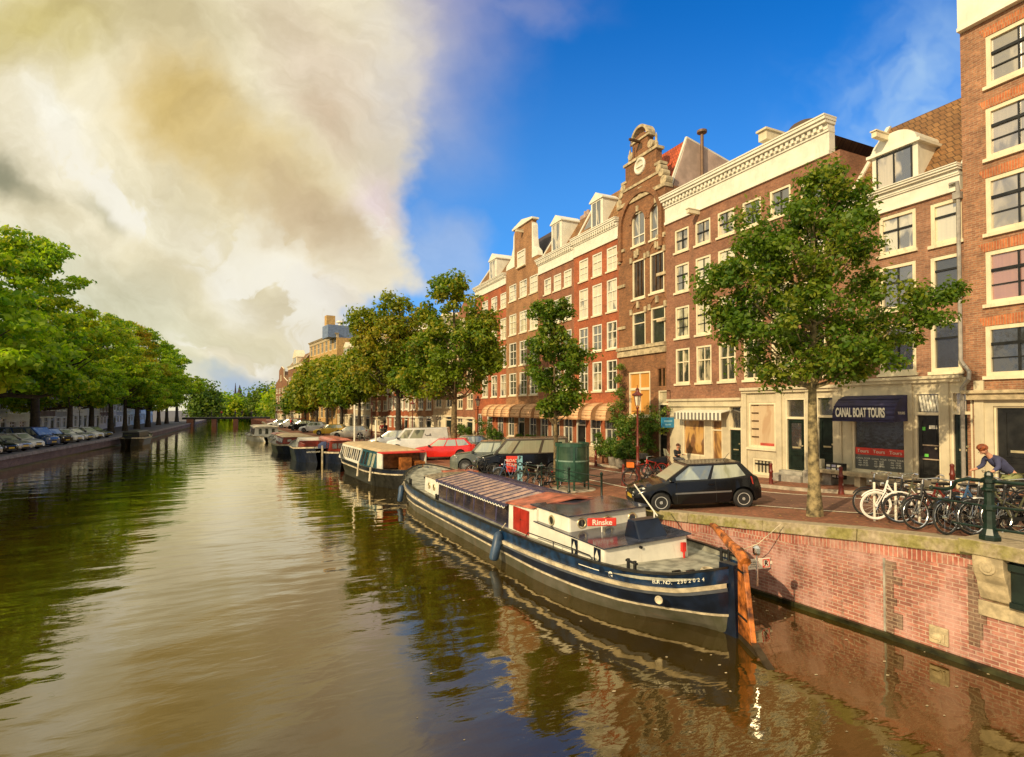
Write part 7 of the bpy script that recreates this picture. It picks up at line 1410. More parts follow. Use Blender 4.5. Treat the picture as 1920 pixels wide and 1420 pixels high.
# ================================================================== BICYCLES, MOTORBIKE
def bike(name, label, frame_m, loc, yaw, group, tyre=rubber, lean=0.0, crate=None, step=False, guard=None, scale=1.0, cat='bicycle'):
    o = empty(name, loc, 0, label, cat, group); o.rotation_euler = (lean, 0, yaw); o.scale = (scale,)*3; r = 0.34
    for nm, x in (('front_wheel', 0.55), ('rear_wheel', -0.52)):
        w_ = MB().ring((x, 0, r), (0, 1, 0), r-0.015, 0.02, 28, 6).build(nm, tyre, o, smooth=True)
        q = MB().ring((x, 0, r), (0, 1, 0), r-0.042, 0.011, 24, 4).disc((x, 0, r), (0, 1, 0), 0.03, 0.09, 8)
        for k in range(14): a = 2*pi*k/14; q.tube([(x, 0.02*(-1)**k, r), (x+(r-0.04)*cos(a), 0, r+(r-0.04)*sin(a))], 0.0022, 3, False)
        q.build('rim_and_spokes', chrome if tyre is rubber else tyre, w_)
    f = MB(); hd = (0.33, 0, 0.88); bb = (-0.02, 0, 0.29); st = (-0.20, 0, 0.80)
    f.tube([hd, bb], 0.02, 6).tube([bb, st], 0.018, 6).tube([(0.36, 0, 0.78), (-0.16, 0, 0.50 if step else 0.70)] if step else [hd, (-0.18, 0, 0.76)], 0.017, 6)
    for s in (-1, 1): f.tube([bb, (-0.52, 0.05*s, r)], 0.011, 5).tube([(-0.19, 0, 0.76), (-0.52, 0.05*s, r)], 0.010, 5).tube([(0.36, 0.045*s, 0.72), (0.55, 0.05*s, r)], 0.013, 5)
    f.tube([(0.31, 0, 0.95), (0.37, 0, 0.70)], 0.022, 6); f.build('frame', frame_m, o, smooth=True)
    MB().tube([(0.31, 0, 0.95), (0.29, 0, 1.05)], 0.014, 6).tube([(0.12, 0.28, 1.06), (0.20, 0.27, 1.08), (0.31, 0.10, 1.06), (0.31, -0.10, 1.06), (0.20, -0.27, 1.08), (0.12, -0.28, 1.06)], 0.012, 6).build('handlebar', chrome, o, smooth=True)
    MB().hexa([(-0.34, -0.08, 0.91), (-0.05, -0.02, 0.92), (-0.05, 0.02, 0.92), (-0.34, 0.08, 0.91)], [(-0.36, -0.09, 0.97), (-0.04, -0.02, 0.96), (-0.04, 0.02, 0.96), (-0.36, 0.09, 0.97)]).tube([st, (-0.215, 0, 0.92)], 0.013, 6).build('saddle', black, o, bevel=0.015)
    m = MB()
    for x, a0, a1 in ((0.55, 0.6, 2.3), (-0.52, 0.5, 3.4)):
        pts = [(x+(r+0.035)*cos(a0+(a1-a0)*k/8), 0, r+(r+0.035)*sin(a0+(a1-a0)*k/8)) for k in range(9)]; m.tube(pts, 0.018, 5)
    m.build('mudguard', guard or frame_m, o, smooth=True)
    MB().disc(bb, (0, 1, 0), 0.09, 0.02, 14).tube([(-0.02, 0.06, 0.29), (0.10, 0.08, 0.17)], 0.01, 5).tube([(-0.02, -0.06, 0.29), (-0.14, -0.08, 0.41)], 0.01, 5).box(0.06, 0.07, 0.15, 0.15, 0.16, 0.175).box(-0.18, -0.16, 0.40, -0.09, -0.07, 0.425).box(-0.5, 0.03, 0.30, 0.0, 0.045, 0.37).build('crankset', iron, o)
    m = MB().tube([(-0.82, 0.07, 0.74), (-0.28, 0.07, 0.74)], 0.008, 4).tube([(-0.82, -0.07, 0.74), (-0.28, -0.07, 0.74)], 0.008, 4).tube([(-0.82, -0.07, 0.74), (-0.82, 0.07, 0.74)], 0.008, 4)
    for k in range(4): m.tube([(-0.75+0.14*k, -0.07, 0.74), (-0.75+0.14*k, 0.07, 0.74)], 0.006, 4)
    m.tube([(-0.7, 0.07, 0.74), (-0.52, 0.05, r)], 0.007, 4).tube([(-0.7, -0.07, 0.74), (-0.52, -0.05, r)], 0.007, 4).build('luggage_rack', iron, o)
    MB().disc((0.43, 0, 0.86), (1, 0, 0), 0.04, 0.06, 10).build('head_light', chrome, o); MB().box(-0.90, -0.025, 0.60, -0.87, 0.025, 0.66).build('rear_reflector', redlamp, o)
    if crate: MB().box(0.38, -0.17, 0.82, 0.68, 0.17, 0.84).box(0.38, -0.17, 0.84, 0.40, 0.17, 1.02).box(0.66, -0.17, 0.84, 0.68, 0.17, 1.02).box(0.40, -0.17, 0.84, 0.66, -0.15, 1.02).box(0.40, 0.15, 0.84, 0.66, 0.17, 1.02).build('crate', crate, o)
    return o
wpaint = mat('white_bike_paint', (0.85, 0.82, 0.75), 0.35, var=0.05); bkp = mat('black_bike_paint', (0.02, 0.02, 0.02), 0.35); gbp = mat('olive_bike_paint', (0.09, 0.09, 0.05), 0.35); rbp = mat('red_bike_paint', (0.6, 0.03, 0.02), 0.35); bbp = mat('blue_bike_paint', (0.05, 0.11, 0.22), 0.35); obp = mat('orange_crate', (0.85, 0.20, 0.02), 0.5); wick = mat('wicker', (0.40, 0.24, 0.09), 0.8, var=0.3, scale=30)
BG = 'bicycles in the rack by the railing'
bl = [((1668, 968), bkp, 0.12, None, False, 'black bicycle at the left end of the rack, its front wheel sticking out'), ((1690, 976), wpaint, -0.1, None, True, 'white step through bicycle near the left end of the rack'), ((1722, 974), bkp, 0.2, None, False, 'black bicycle just right of the white one'),
      ((1740, 984), gbp, -0.25, None, False, 'olive bicycle with pale mudguards right of the white one'), ((1762, 992), bkp, 0.35, None, True, 'black step through bicycle left of the railing end'), ((1790, 990), mat('dark_red_bike_paint', (0.16, 0.02, 0.015), 0.35), -0.35, None, False, 'dark red bicycle behind the railing end'), ((1815, 1000), bkp, 0.5, None, True, 'black bicycle left of the green railing post'),
      ((1845, 998), bbp, -0.1, None, True, 'blue bicycle just behind the green railing post'), ((1872, 1003), bkp, 0.3, None, False, 'black bicycle just right of the railing post'), ((1897, 1004), gbp, -0.2, None, True, 'olive step through bicycle, second to the right of the railing post'), ((1925, 1004), bkp, 0.15, None, False, 'black bicycle cut by the right edge')]
for (pp, fm, dy, cr, st, lab) in bl:
    p = ong(*pp); bike('bicycle', lab, fm, (p.x, p.y, p.z+0.002), pi-PSI-0.12+dy*0.8, BG, tyre=wpaint if fm is wpaint else rubber, lean=0.10 if dy > 0 else -0.09, crate=cr, step=st, guard=wpaint if fm in (gbp,) else None)
for i, px in enumerate((1640, 1680, 1724, 1804, 1880)):
    p = ong(px, 976+0.08*(px-1640)); o = empty('rack_post', p, 0, f'white bicycle rack post, {ords[i]} from the left among the parked bicycles', 'rack post', 'white rack posts'); MB().tube([(0, 0, -0.05), (0, 0, 0.88)], 0.028, 8).lathe([(0.03, 0), (0.032, 0.02), (0.0, 0.04)], 8, (0, 0, 0.88)).build('post', white, o)
for i, (px, py, fm, dy, lab) in enumerate([(1000, 912, gbp, 0.2, 'olive bicycle against the rail behind the barge saloon'), (1022, 920, bkp, 0.5, 'black bicycle beside the urinal, against the quay rail'), (905, 897, bkp, 0.1, 'black bicycle in front of the dark van nose'), (957, 906, bbp, -0.3, 'blue bicycle beside the red placard'), (690, 836, bkp, 0.3, 'black bicycle near the flag pole of the teal boat'), (679, 834, gbp, -0.2, 'olive bicycle left of the silver car'), (1225, 898, rbp, 0.4, 'red bicycle left of the black hatchback nose')]):
    p = ong(px, py); bike('bicycle', lab, fm, p, pi-PSI+dy, 'bicycles parked along the quay', lean=0.08)
p = ong(1205, 912); cb = bike('cargo_bicycle', 'bicycle with bright orange front crate beside the maroon street lamp', bkp, p, pi-PSI-0.1, None, crate=obp, cat='bicycle')
# black motorbike by the potted plants
p = ong(1238, 893); mo = empty('motorbike', p, -PSI+0.15, 'black motorbike with top case parked in front of the dark doorway', 'motorbike')
for nm, x in (('front_wheel', 0.72), ('rear_wheel', -0.68)):
    w_ = MB().ring((x, 0, 0.31), (0, 1, 0), 0.25, 0.065, 22, 8).build(nm, rubber, mo, smooth=True); MB().disc((x, 0, 0.31), (0, 1, 0), 0.17, 0.05, 16).build('rim', alloy, w_)
MB().hexa([(-0.75, -0.14, 0.70), (0.35, -0.16, 0.62), (0.35, 0.16, 0.62), (-0.75, 0.14, 0.70)], [(-0.8, -0.12, 0.84), (0.30, -0.13, 1.0), (0.30, 0.13, 1.0), (-0.8, 0.12, 0.84)]).hexa([(-0.3, -0.15, 0.25), (0.35, -0.15, 0.25), (0.35, 0.15, 0.25), (-0.3, 0.15, 0.25)], [(-0.3, -0.15, 0.62), (0.35, -0.15, 0.62), (0.35, 0.15, 0.62), (-0.3, 0.15, 0.62)]).build('body', blk, mo, bevel=0.05)
MB().tube([(0.35, 0.08, 0.95), (0.72, 0.1, 0.31)], 0.03, 6).tube([(0.35, -0.08, 0.95), (0.72, -0.1, 0.31)], 0.03, 6).build('fork', chrome, mo); MB().tube([(0.3, -0.36, 1.08), (0.36, 0, 1.03), (0.3, 0.36, 1.08)], 0.018, 6).build('handlebar', black, mo); MB().box(-1.05, -0.2, 0.86, -0.68, 0.2, 1.14).build('top_case', black_pl, mo, bevel=0.05); MB().hexa([(0.30, -0.18, 1.0), (0.5, -0.14, 0.95), (0.5, 0.14, 0.95), (0.30, 0.18, 1.0)], [(0.22, -0.15, 1.35), (0.26, -0.12, 1.35), (0.26, 0.12, 1.35), (0.22, 0.15, 1.35)]).build('windshield', g_car, mo)
MB().tube([(0.1, -0.16, 0.28), (-0.85, -0.18, 0.36)], 0.05, 8).build('exhaust', chrome, mo, smooth=True)

# ================================================================== STREET FURNITURE
BB = 'maroon bollards along the pavement'
def bollard(px, py, lab, s=1.0):
    p = ong(px, py); o = empty('bollard', p, 0, lab, 'bollard', BB); o.scale = (s, s, s); MB().lathe([(0.10, -0.02), (0.10, 0.04), (0.085, 0.10), (0.07, 0.55), (0.085, 0.58), (0.085, 0.62), (0.065, 0.66), (0.055, 0.84), (0.07, 0.88), (0.055, 0.93), (0.0, 0.96)], 10).build('post', brown, o, smooth=True); MB().box(-0.03, -0.085, 0.3, 0.03, -0.075, 0.36).build('emblem', mat('grey_emblem', (0.4, 0.35, 0.3), 0.5), o)
for px, py, lab in [(1117, 874, 'maroon bollard right of the urinal top, before the hotel steps'), (1178, 881, 'maroon bollard beside the potted shrubs, left of the street lamp'), (1169, 911, 'maroon bollard standing alone between urinal and black hatchback'), (1250, 889, 'maroon bollard behind the black hatchback bonnet, by the cafe table'), (1446, 912, 'maroon bollard just behind the tail of the black hatchback'), (1577, 926, 'maroon bollard before the boat tour shop, right of the tree trunk'), (1786, 925, 'maroon bollard in front of the dark shop door, behind bicycles'), (1100, 868, 'maroon bollard before the hotel entrance')]: bollard(px, py, lab)
def lamp(name, px, py, lab, mt, H=4.3, crown=True, right=True, group='street lamps'):
    p = ong(px, py, right); o = empty(name, p, 0, lab, 'street lamp', group)
    MB().lathe([(0.16, -0.02), (0.16, 0.12), (0.11, 0.2), (0.10, 0.75), (0.13, 0.8), (0.075, 0.9), (0.06, 1.6), (0.08, 1.64), (0.05, 1.7), (0.042, H-0.9), (0.07, H-0.85), (0.05, H-0.78)], 12).tube([(-0.32, 0, H-1.0), (0.32, 0, H-1.0)], 0.018, 6).build('pole', mt, o, smooth=True)
    l = MB().lathe([(0.09, H-0.74), (0.17, H-0.30)], 6).build('lantern_glass', mat('frosted_lantern_glass', (0.72, 0.66, 0.50), 0.2, var=0.1), o)
    m = MB()
    for k in range(6): a = 2*pi*k/6; m.tube([(0.09*cos(a), 0.09*sin(a), H-0.76), (0.175*cos(a), 0.175*sin(a), H-0.28)], 0.012, 4)
    m.lathe([(0.22, H-0.30), (0.24, H-0.27), (0.20, H-0.22), (0.09, H-0.12), (0.07, H-0.04), (0.09, H-0.01), (0.05, H+0.05), (0.015, H+0.08), (0.015, H+0.18), (0.0, H+0.2)], 12)
    if crown:
        for k in range(8): a = 2*pi*k/8; m.lathe([(0.0, 0), (0.025, 0.03), (0.0, 0.09)], 5, (0.22*cos(a), 0.22*sin(a), H-0.27))
    m.build('lantern_cap', mt, l, smooth=False); return o
lamp('street_lamp', 1196, 905, 'maroon street lamp with crowned lantern before the gable house', brown, 4.25)
lamp('street_lamp', 896, 850, 'maroon street lamp at the left end of the hotel awnings', brown, 4.4)
lamp('street_lamp', 697, 822, 'distant street lamp left of the red pilastered house', brown, 4.2)
lamp('street_lamp', 773, 836, 'street lamp rising behind the white delivery van', brown, 4.2)
for i, (y_, lab) in enumerate([(62, 'dark street lamp on the shaded left quay between the elms'), (88, 'second dark street lamp farther along the left quay')]):
    o = lamp('street_lamp', 300, 820, lab, iron, 4.3, right=False); o.location = (el(y_)-4.2, y_, 1.0)
# green urinal
p = ong(1073, 918); u = empty('street_urinal', p, 0, 'round dark green steel street urinal on legs with glazed top', 'urinal'); u.scale = (1, 1, 0.94)
ug = mat('urinal_green_paint', (0.022, 0.075, 0.045), 0.4, var=0.2, scale=3); N = 28; r = 0.72
def arcpanel(m, r0, z0, z1, a0, a1, n=24, th=0.02):
    for k in range(n):
        t0 = a0+(a1-a0)*k/n; t1 = a0+(a1-a0)*(k+1)/n; P_ = [(r0*cos(t0), r0*sin(t0)), (r0*cos(t1), r0*sin(t1))]; Q_ = [((r0-th)*cos(t0), (r0-th)*sin(t0)), ((r0-th)*cos(t1), (r0-th)*sin(t1))]
        m.add([(P_[0][0], P_[0][1], z0), (P_[1][0], P_[1][1], z0), (P_[1][0], P_[1][1], z1), (P_[0][0], P_[0][1], z1), (Q_[0][0], Q_[0][1], z0), (Q_[1][0], Q_[1][1], z0), (Q_[1][0], Q_[1][1], z1), (Q_[0][0], Q_[0][1], z1)], [(0, 1, 2, 3), (7, 6, 5, 4), (3, 2, 6, 7), (4, 5, 1, 0)])
    return m
a0 = -pi/2-PSI-0.35; cen = -pi/2-PSI
arcpanel(MB(), r, 0.42, 1.32, cen-2.4, cen+2.4).build('lower_panel', ug, u, smooth=True); arcpanel(MB(), r+0.01, 1.30, 1.36, cen-2.4, cen+2.4).build('band', mat('grey_green_band', (0.18, 0.28, 0.22), 0.4), u)
arcpanel(MB(), r-0.005, 1.36, 1.98, cen-2.4, cen+2.4).build('upper_panel', mat('dull_green_glass', (0.045, 0.085, 0.05), 0.15, var=0.5, scale=2.5, color2=(0.02, 0.05, 0.03), spec=0.8), u, smooth=True)
arcpanel(MB(), r+0.02, 1.96, 2.12, cen-2.6, cen+2.6).build('top_rim', ug, u); MB().lathe([(r-0.02, 2.03), (r*0.5, 2.10), (0, 2.12)], 24).build('roof', ug, u)
for k in range(5): a = cen-2.2+k*1.1; MB().box(-0.04, -0.02, 0, 0.04, 0.02, 2.0).build('leg', ug, u).matrix_local = Matrix.Translation((r*cos(a), r*sin(a), 0)) @ Matrix.Rotation(a+pi/2, 4, 'Z')
MB().lathe([(1.0, -0.03), (1.0, 0.03), (0.95, 0.05), (0.0, 0.05)], 28).build('base_slab', kerb, u)
# placards by the boat, rail on the quay edge behind the barge
p = ong(960, 903); o = empty('red_placard', p, -PSI, 'red placard board with pale lettering beside the blue column sign', 'placard'); rp_ = MB().box(-0.28, -0.02, 0.45, 0.28, 0.02, 1.22).build('board', mat('red_sign', (0.62, 0.04, 0.03), 0.4), o); MB().box(-0.2, -0.03, 0, -0.16, 0.03, 0.45).box(0.16, -0.03, 0, 0.2, 0.03, 0.45).build('stand', iron, o); text('lettering', 'BOAT\nTOUR', 0.2, white, rp_, frame_mat((0, -0.024, 0.9), (1, 0, 0), (0, 0, 1)), 0.002)
p = ong(975, 908); o = empty('blue_column_sign', p, -PSI, 'narrow pale blue and black vertical sign right of the red placard', 'sign'); cs = MB().box(-0.11, -0.03, 0.05, 0.11, 0.03, 1.3).build('board', mat('pale_blue_sign', (0.25, 0.50, 0.58), 0.5), o); text('lettering', 'B\nO\nA\nT\nS', 0.26, black, cs, frame_mat((0, -0.034, 0.66), (1, 0, 0), (0, 0, 1)), 0.002, bold=0.01)
y0 = 17.2; o = empty('quay_rail', (er(y0)+0.25, y0, gz(er(y0), y0)+0.02), 0, 'low dark green iron rail on the quay edge behind the barge', 'railing')
m = MB()
for k in range(4): MB().lathe([(0.07, 0), (0.07, 0.08), (0.04, 0.12), (0.04, 0.9), (0.06, 0.93), (0.06, 0.98), (0.0, 1.05)], 8, (er(y0+k*2.2)-er(y0), k*2.2, -0.02*k)).build('post', rgreen, o, smooth=True)
for z_ in (0.5, 0.85): MB().tube([(er(y0+k*2.2)-er(y0), k*2.2, z_-0.02*k) for k in range(4)], 0.02, 6).build('rail', rgreen, o)
# hanging blue sign, cafe furniture, planters, benches
s_, z_ = ref.hit(1250, 795, 0.1); o = empty('blue_hanging_sign', (XF-0.5, -ref.hit(1252, 795, 0.5)[0], ref.hit(1252, 802, 0.5)[1]), 0, 'bright blue shop sign hanging from the wall over the dark doorway', 'sign'); MB().box(-0.42, -0.03, 0, 0.42, 0.03, 0.55).build('board', mat('bright_blue_sign', (0.03, 0.28, 0.55), 0.4), o); MB().tube([(-0.4, 0, 0.58), (0.5, 0, 0.58)], 0.015, 5).build('bracket', iron, o); MB().box(-0.28, -0.036, 0.30, 0.28, -0.031, 0.40).box(-0.2, -0.036, 0.12, 0.2, -0.031, 0.2).build('sign_line', mat('sky_blue_ink', (0.25, 0.55, 0.75), 0.5), o)
def table(px, py, lab, top, leg, L=0.8, W=0.7, H=0.74):
    p = ong(px, py); p.z += 0.10 if p.x > fx(p.y)-2.1 else 0; o = empty('cafe_table', p, -pi/2, lab, 'table', 'cafe tables'); MB().box(-L/2, -W/2, H-0.04, L/2, W/2, H).build('table_top', top, o)
    for sx in (-1, 1):
        for sy in (-1, 1): MB().box(sx*(L/2-0.04)-0.02, sy*(W/2-0.04)-0.02, 0, sx*(L/2-0.04)+0.02, sy*(W/2-0.04)+0.02, H-0.04).build('leg', leg, o)
orw = mat('orange_painted_wood', (0.62, 0.16, 0.04), 0.5, var=0.1)
table(1276, 875, 'orange painted table outside the bakery beside the seated man', orw, orw); table(1312, 876, 'orange painted cafe table under the bakery window with pale top', cream, orw, 1.1); table(1300, 870, 'pale table close to the bakery window', cream, orw, 1.2, 0.5)
def bench(px, py, lab, mt, L=1.5, pl=False):
    p = ong(px, py); p.z += 0.1; o = empty('bench', p, -pi/2, lab, 'bench', 'benches by the house fronts'); MB().box(-L/2, -0.2, 0.42, L/2, 0.2, 0.47).build('seat', mt, o)
    for s in (-1, 1): MB().box(s*(L/2-0.08)-0.03, -0.18, 0, s*(L/2-0.08)+0.03, 0.18, 0.42).build('leg', mt, o)
bench(1432, 889, 'dark narrow bench below the display window', black, 1.2); bench(1392, 885, 'small black bench left of the stair grating', black, 0.8); bench(1560, 893, 'black bench right of the dark panelled door', black, 1.0)
p = ong(1640, 912); p.z += 0.1; o = empty('shop_bench', (XF-0.75, p.y, p.z), -pi/2, 'pale stone bench in front of the boat tour shop window', 'bench'); MB().box(-1.5, -0.25, 0.38, 2.2, 0.2, 0.5).build('seat', stone, o)
for x in (-1.35, 0.3, 2.05): MB().box(x-0.1, -0.2, 0, x+0.1, 0.18, 0.38).build('support', stone, o)
p = ong(1603, 905); o = empty('leaflet_rack', (XF-0.5, p.y, p.z+0.1), -pi/2, 'cream stand with leaflets left of the boat tour window', 'leaflet rack'); 
for x in (-0.35, 0.0): MB().box(x-0.07, -0.1, 0, x+0.07, 0.1, 0.95).build('post', cream, o)
lr = MB().box(0.25, -0.12, 0.25, 1.0, 0.05, 0.85).build('display_box', black, o)
for j in range(4): 
    for k in range(3): MB().box(0.3+k*0.22, -0.135, 0.3+j*0.13, 0.46+k*0.22, -0.121, 0.39+j*0.13).build('leaflet', white if (j+k) % 2 else mat('mauve_paper', (0.45, 0.42, 0.55), 0.6), lr)
# potted shrubs and climbers
def shrub(name, loc, w_, h_, seed, lab, pot=None, group='potted shrubs by the houses', leaf=None, n=26, ls=0.10, z0=0.0, cat='plant'):
    rng = np.random.default_rng(seed); o = empty(name, loc, 0, lab, cat, group); cs = []; zb = z0+(0.45 if pot else 0.1)
    for _ in range(n): a = rng.uniform(0, 2*pi); q = rng.uniform(0, 1)**0.5; cs.append((w_*q*cos(a), w_*q*sin(a), zb+h_*rng.uniform(0.1, 1)))
    me = leafmesh('foliage', cs, [w_*0.38]*len(cs), 55, ls, seed+1, 0.9); me.materials.append(leaf or lf_pot); f = bpy.data.objects.new('foliage', me); COL.objects.link(f); f.parent = o
    m = MB()
    for c in cs[:9]: m.tube([(c[0]*0.15, c[1]*0.15, zb-0.1), c], 0.015, 4)
    m.build('stem', bark, o)
    if pot: MB().lathe([(0.22, 0), (0.27, 0.06), (0.32, 0.5), (0.34, 0.52), (0.30, 0.52), (0.28, 0.46), (0, 0.46)], 14).build('pot', pot, o, smooth=True)
    return o
def fp(px, off, z=None): s, zz = ref.hit(px, 840, off); return (XF-off, -s, gz(XF-off, -s)+0.1 if z is None else z)
terr = mat('terracotta', (0.40, 0.20, 0.11), 0.8, var=0.2)
for i, (px, off, w_, h_, pot, lab) in enumerate([(1133, 1.5, 0.55, 1.3, terr, 'dark leafy potted shrub right of the hotel entrance'), (1150, 2.0, 0.6, 0.9, gstone, 'low pale leaved potted shrub before the climber'), (1163, 2.3, 0.5, 0.7, gstone, 'small grass like plant in a stone pot'), (1176, 1.6, 0.5, 1.0, gstone, 'potted bush left of the climber arch'), (1185, 2.2, 0.35, 0.6, terr, 'small green pot plant at the foot of the street lamp'), (908, 1.6, 0.7, 1.8, terr, 'tall round potted bush at left end of the hotel terrace'), (922, 1.2, 0.4, 0.9, gstone, 'small terrace bush right of the tall round one'), (934, 1.2, 0.45, 0.8, gstone, 'second small terrace bush under the awnings'), (860, 1.0, 0.6, 1.0, terr, 'potted bush beyond the hotel, behind the red car'), (875, 1.0, 0.5, 0.8, terr, 'smaller potted bush beyond the hotel behind the red car')]):
    shrub('potted_shrub', fp(px, off), w_, h_, 200+i, lab, pot)
for i, (px, lab) in enumerate([(980, 'trough of green plants under the hotel windows, left one'), (1000, 'trough of green plants in the middle of the hotel terrace'), (1026, 'long plant trough left of the slender tree trunk'), (1052, 'plant trough left of the hotel door')]):
    o = empty('plant_trough', fp(px, 0.9), -pi/2, lab, 'planter', 'hotel plant troughs'); MB().box(-0.9, -0.25, 0, 0.9, 0.2, 0.75).build('trough', stone, o)
    rng = np.random.default_rng(300+i); cs = [(rng.uniform(-.8, .8), rng.uniform(-.2, .15), 0.8+rng.uniform(0, .35)) for _ in range(22)]; me = leafmesh('foliage', cs, [0.16]*22, 40, 0.09, 310+i); me.materials.append(lf_pot); f = bpy.data.objects.new('foliage', me); COL.objects.link(f); f.parent = o
m = empty('terrace_railing', fp(955, 2.2), -pi/2, 'thin black terrace railing with a bench in front of the hotel', 'railing')
for k in range(14): MB().tube([(-3.5+k*0.5, 0, 0), (-3.5+k*0.5, 0, 0.95)], 0.018, 5).build('baluster', iron, m)
MB().tube([(-3.5, 0, 0.95), (3.0, 0, 0.95)], 0.022, 5).build('rail', iron, m)
# climbing plant on the gable house: stems on the wall and an arch of leaves
cl_ = empty('climbing_plant', fp(1175, 0.15, 1.5), -pi/2, 'climbing plant arching over the ground floor of the gable house', 'climber')
rng = np.random.default_rng(77); cs = []; rs = []
def wp(px, py, off): s, z = ref.hit(px, py, off); return (s-(-cl_.location.y), -off+0.15, z-1.5)
for (px, py, n, sp) in [(1150, 775, 8, 0.3), (1160, 790, 12, 0.45), (1168, 805, 14, 0.5), (1182, 800, 12, 0.45), (1205, 790, 12, 0.45), (1220, 800, 14, 0.5), (1215, 820, 14, 0.45), (1210, 845, 10, 0.35), (1228, 790, 8, 0.35), (1235, 783, 5, 0.25), (1166, 830, 10, 0.4), (1162, 760, 6, 0.2), (1163, 735, 5, 0.12), (1163, 710, 4, 0.1), (1162, 690, 4, 0.08), (1205, 865, 8, 0.35), (1172, 850, 10, 0.4)]:
    for _ in range(n): c = wp(px, py, 0.3+rng.uniform(0, 0.5)); cs.append((c[0]+rng.normal()*sp, c[1]+rng.normal()*0.15, c[2]+rng.normal()*sp)); rs.append(0.26)
me = leafmesh('foliage', cs, rs, 42, 0.11, 78); me.materials.append(lf_pot); f = bpy.data.objects.new('foliage', me); COL.objects.link(f); f.parent = cl_
mm = MB()
for pp in ([(1168, 870), (1165, 820), (1163, 740), (1162, 680)], [(1208, 875), (1212, 830), (1218, 795), (1235, 783)], [(1170, 870), (1175, 805), (1195, 790), (1215, 795)]): mm.tube([wp(a, b, 0.2) for a, b in pp], 0.03, 5)
mm.build('stem', bark, cl_)

# ================================================================== PEOPLE
skin = mat('skin', (0.62, 0.30, 0.18), 0.55, var=0.06); hair_r = mat('auburn_hair', (0.28, 0.07, 0.02), 0.6, var=0.3, scale=20); hair_b = mat('brown_hair', (0.10, 0.035, 0.02), 0.6, var=0.3, scale=20)
def skinned(name, verts, edges, radii, material, parent, sub=2):
    me = bpy.data.meshes.new(name+'_src'); me.from_pydata([tuple(v) for v in verts], edges, []); o = bpy.data.objects.new(name+'_src', me); COL.objects.link(o)
    s = o.modifiers.new('skin', 'SKIN'); s.use_smooth_shade = True
    for i, r in enumerate(radii): v = me.skin_vertices[0].data[i]; v.radius = (r, r) if not isinstance(r, tuple) else r; v.use_root = (i == 0)
    b_ = o.modifiers.new('sub', 'SUBSURF'); b_.levels = sub; b_.render_levels = sub
    dg = bpy.context.evaluated_depsgraph_get(); nm = bpy.data.meshes.new_from_object(o.evaluated_get(dg)); bpy.data.objects.remove(o)
    nm.materials.clear(); nm.materials.append(material); nm.polygons.foreach_set('use_smooth', [True]*len(nm.polygons)); q = bpy.data.objects.new(name, nm); COL.objects.link(q); q.parent = parent; return q
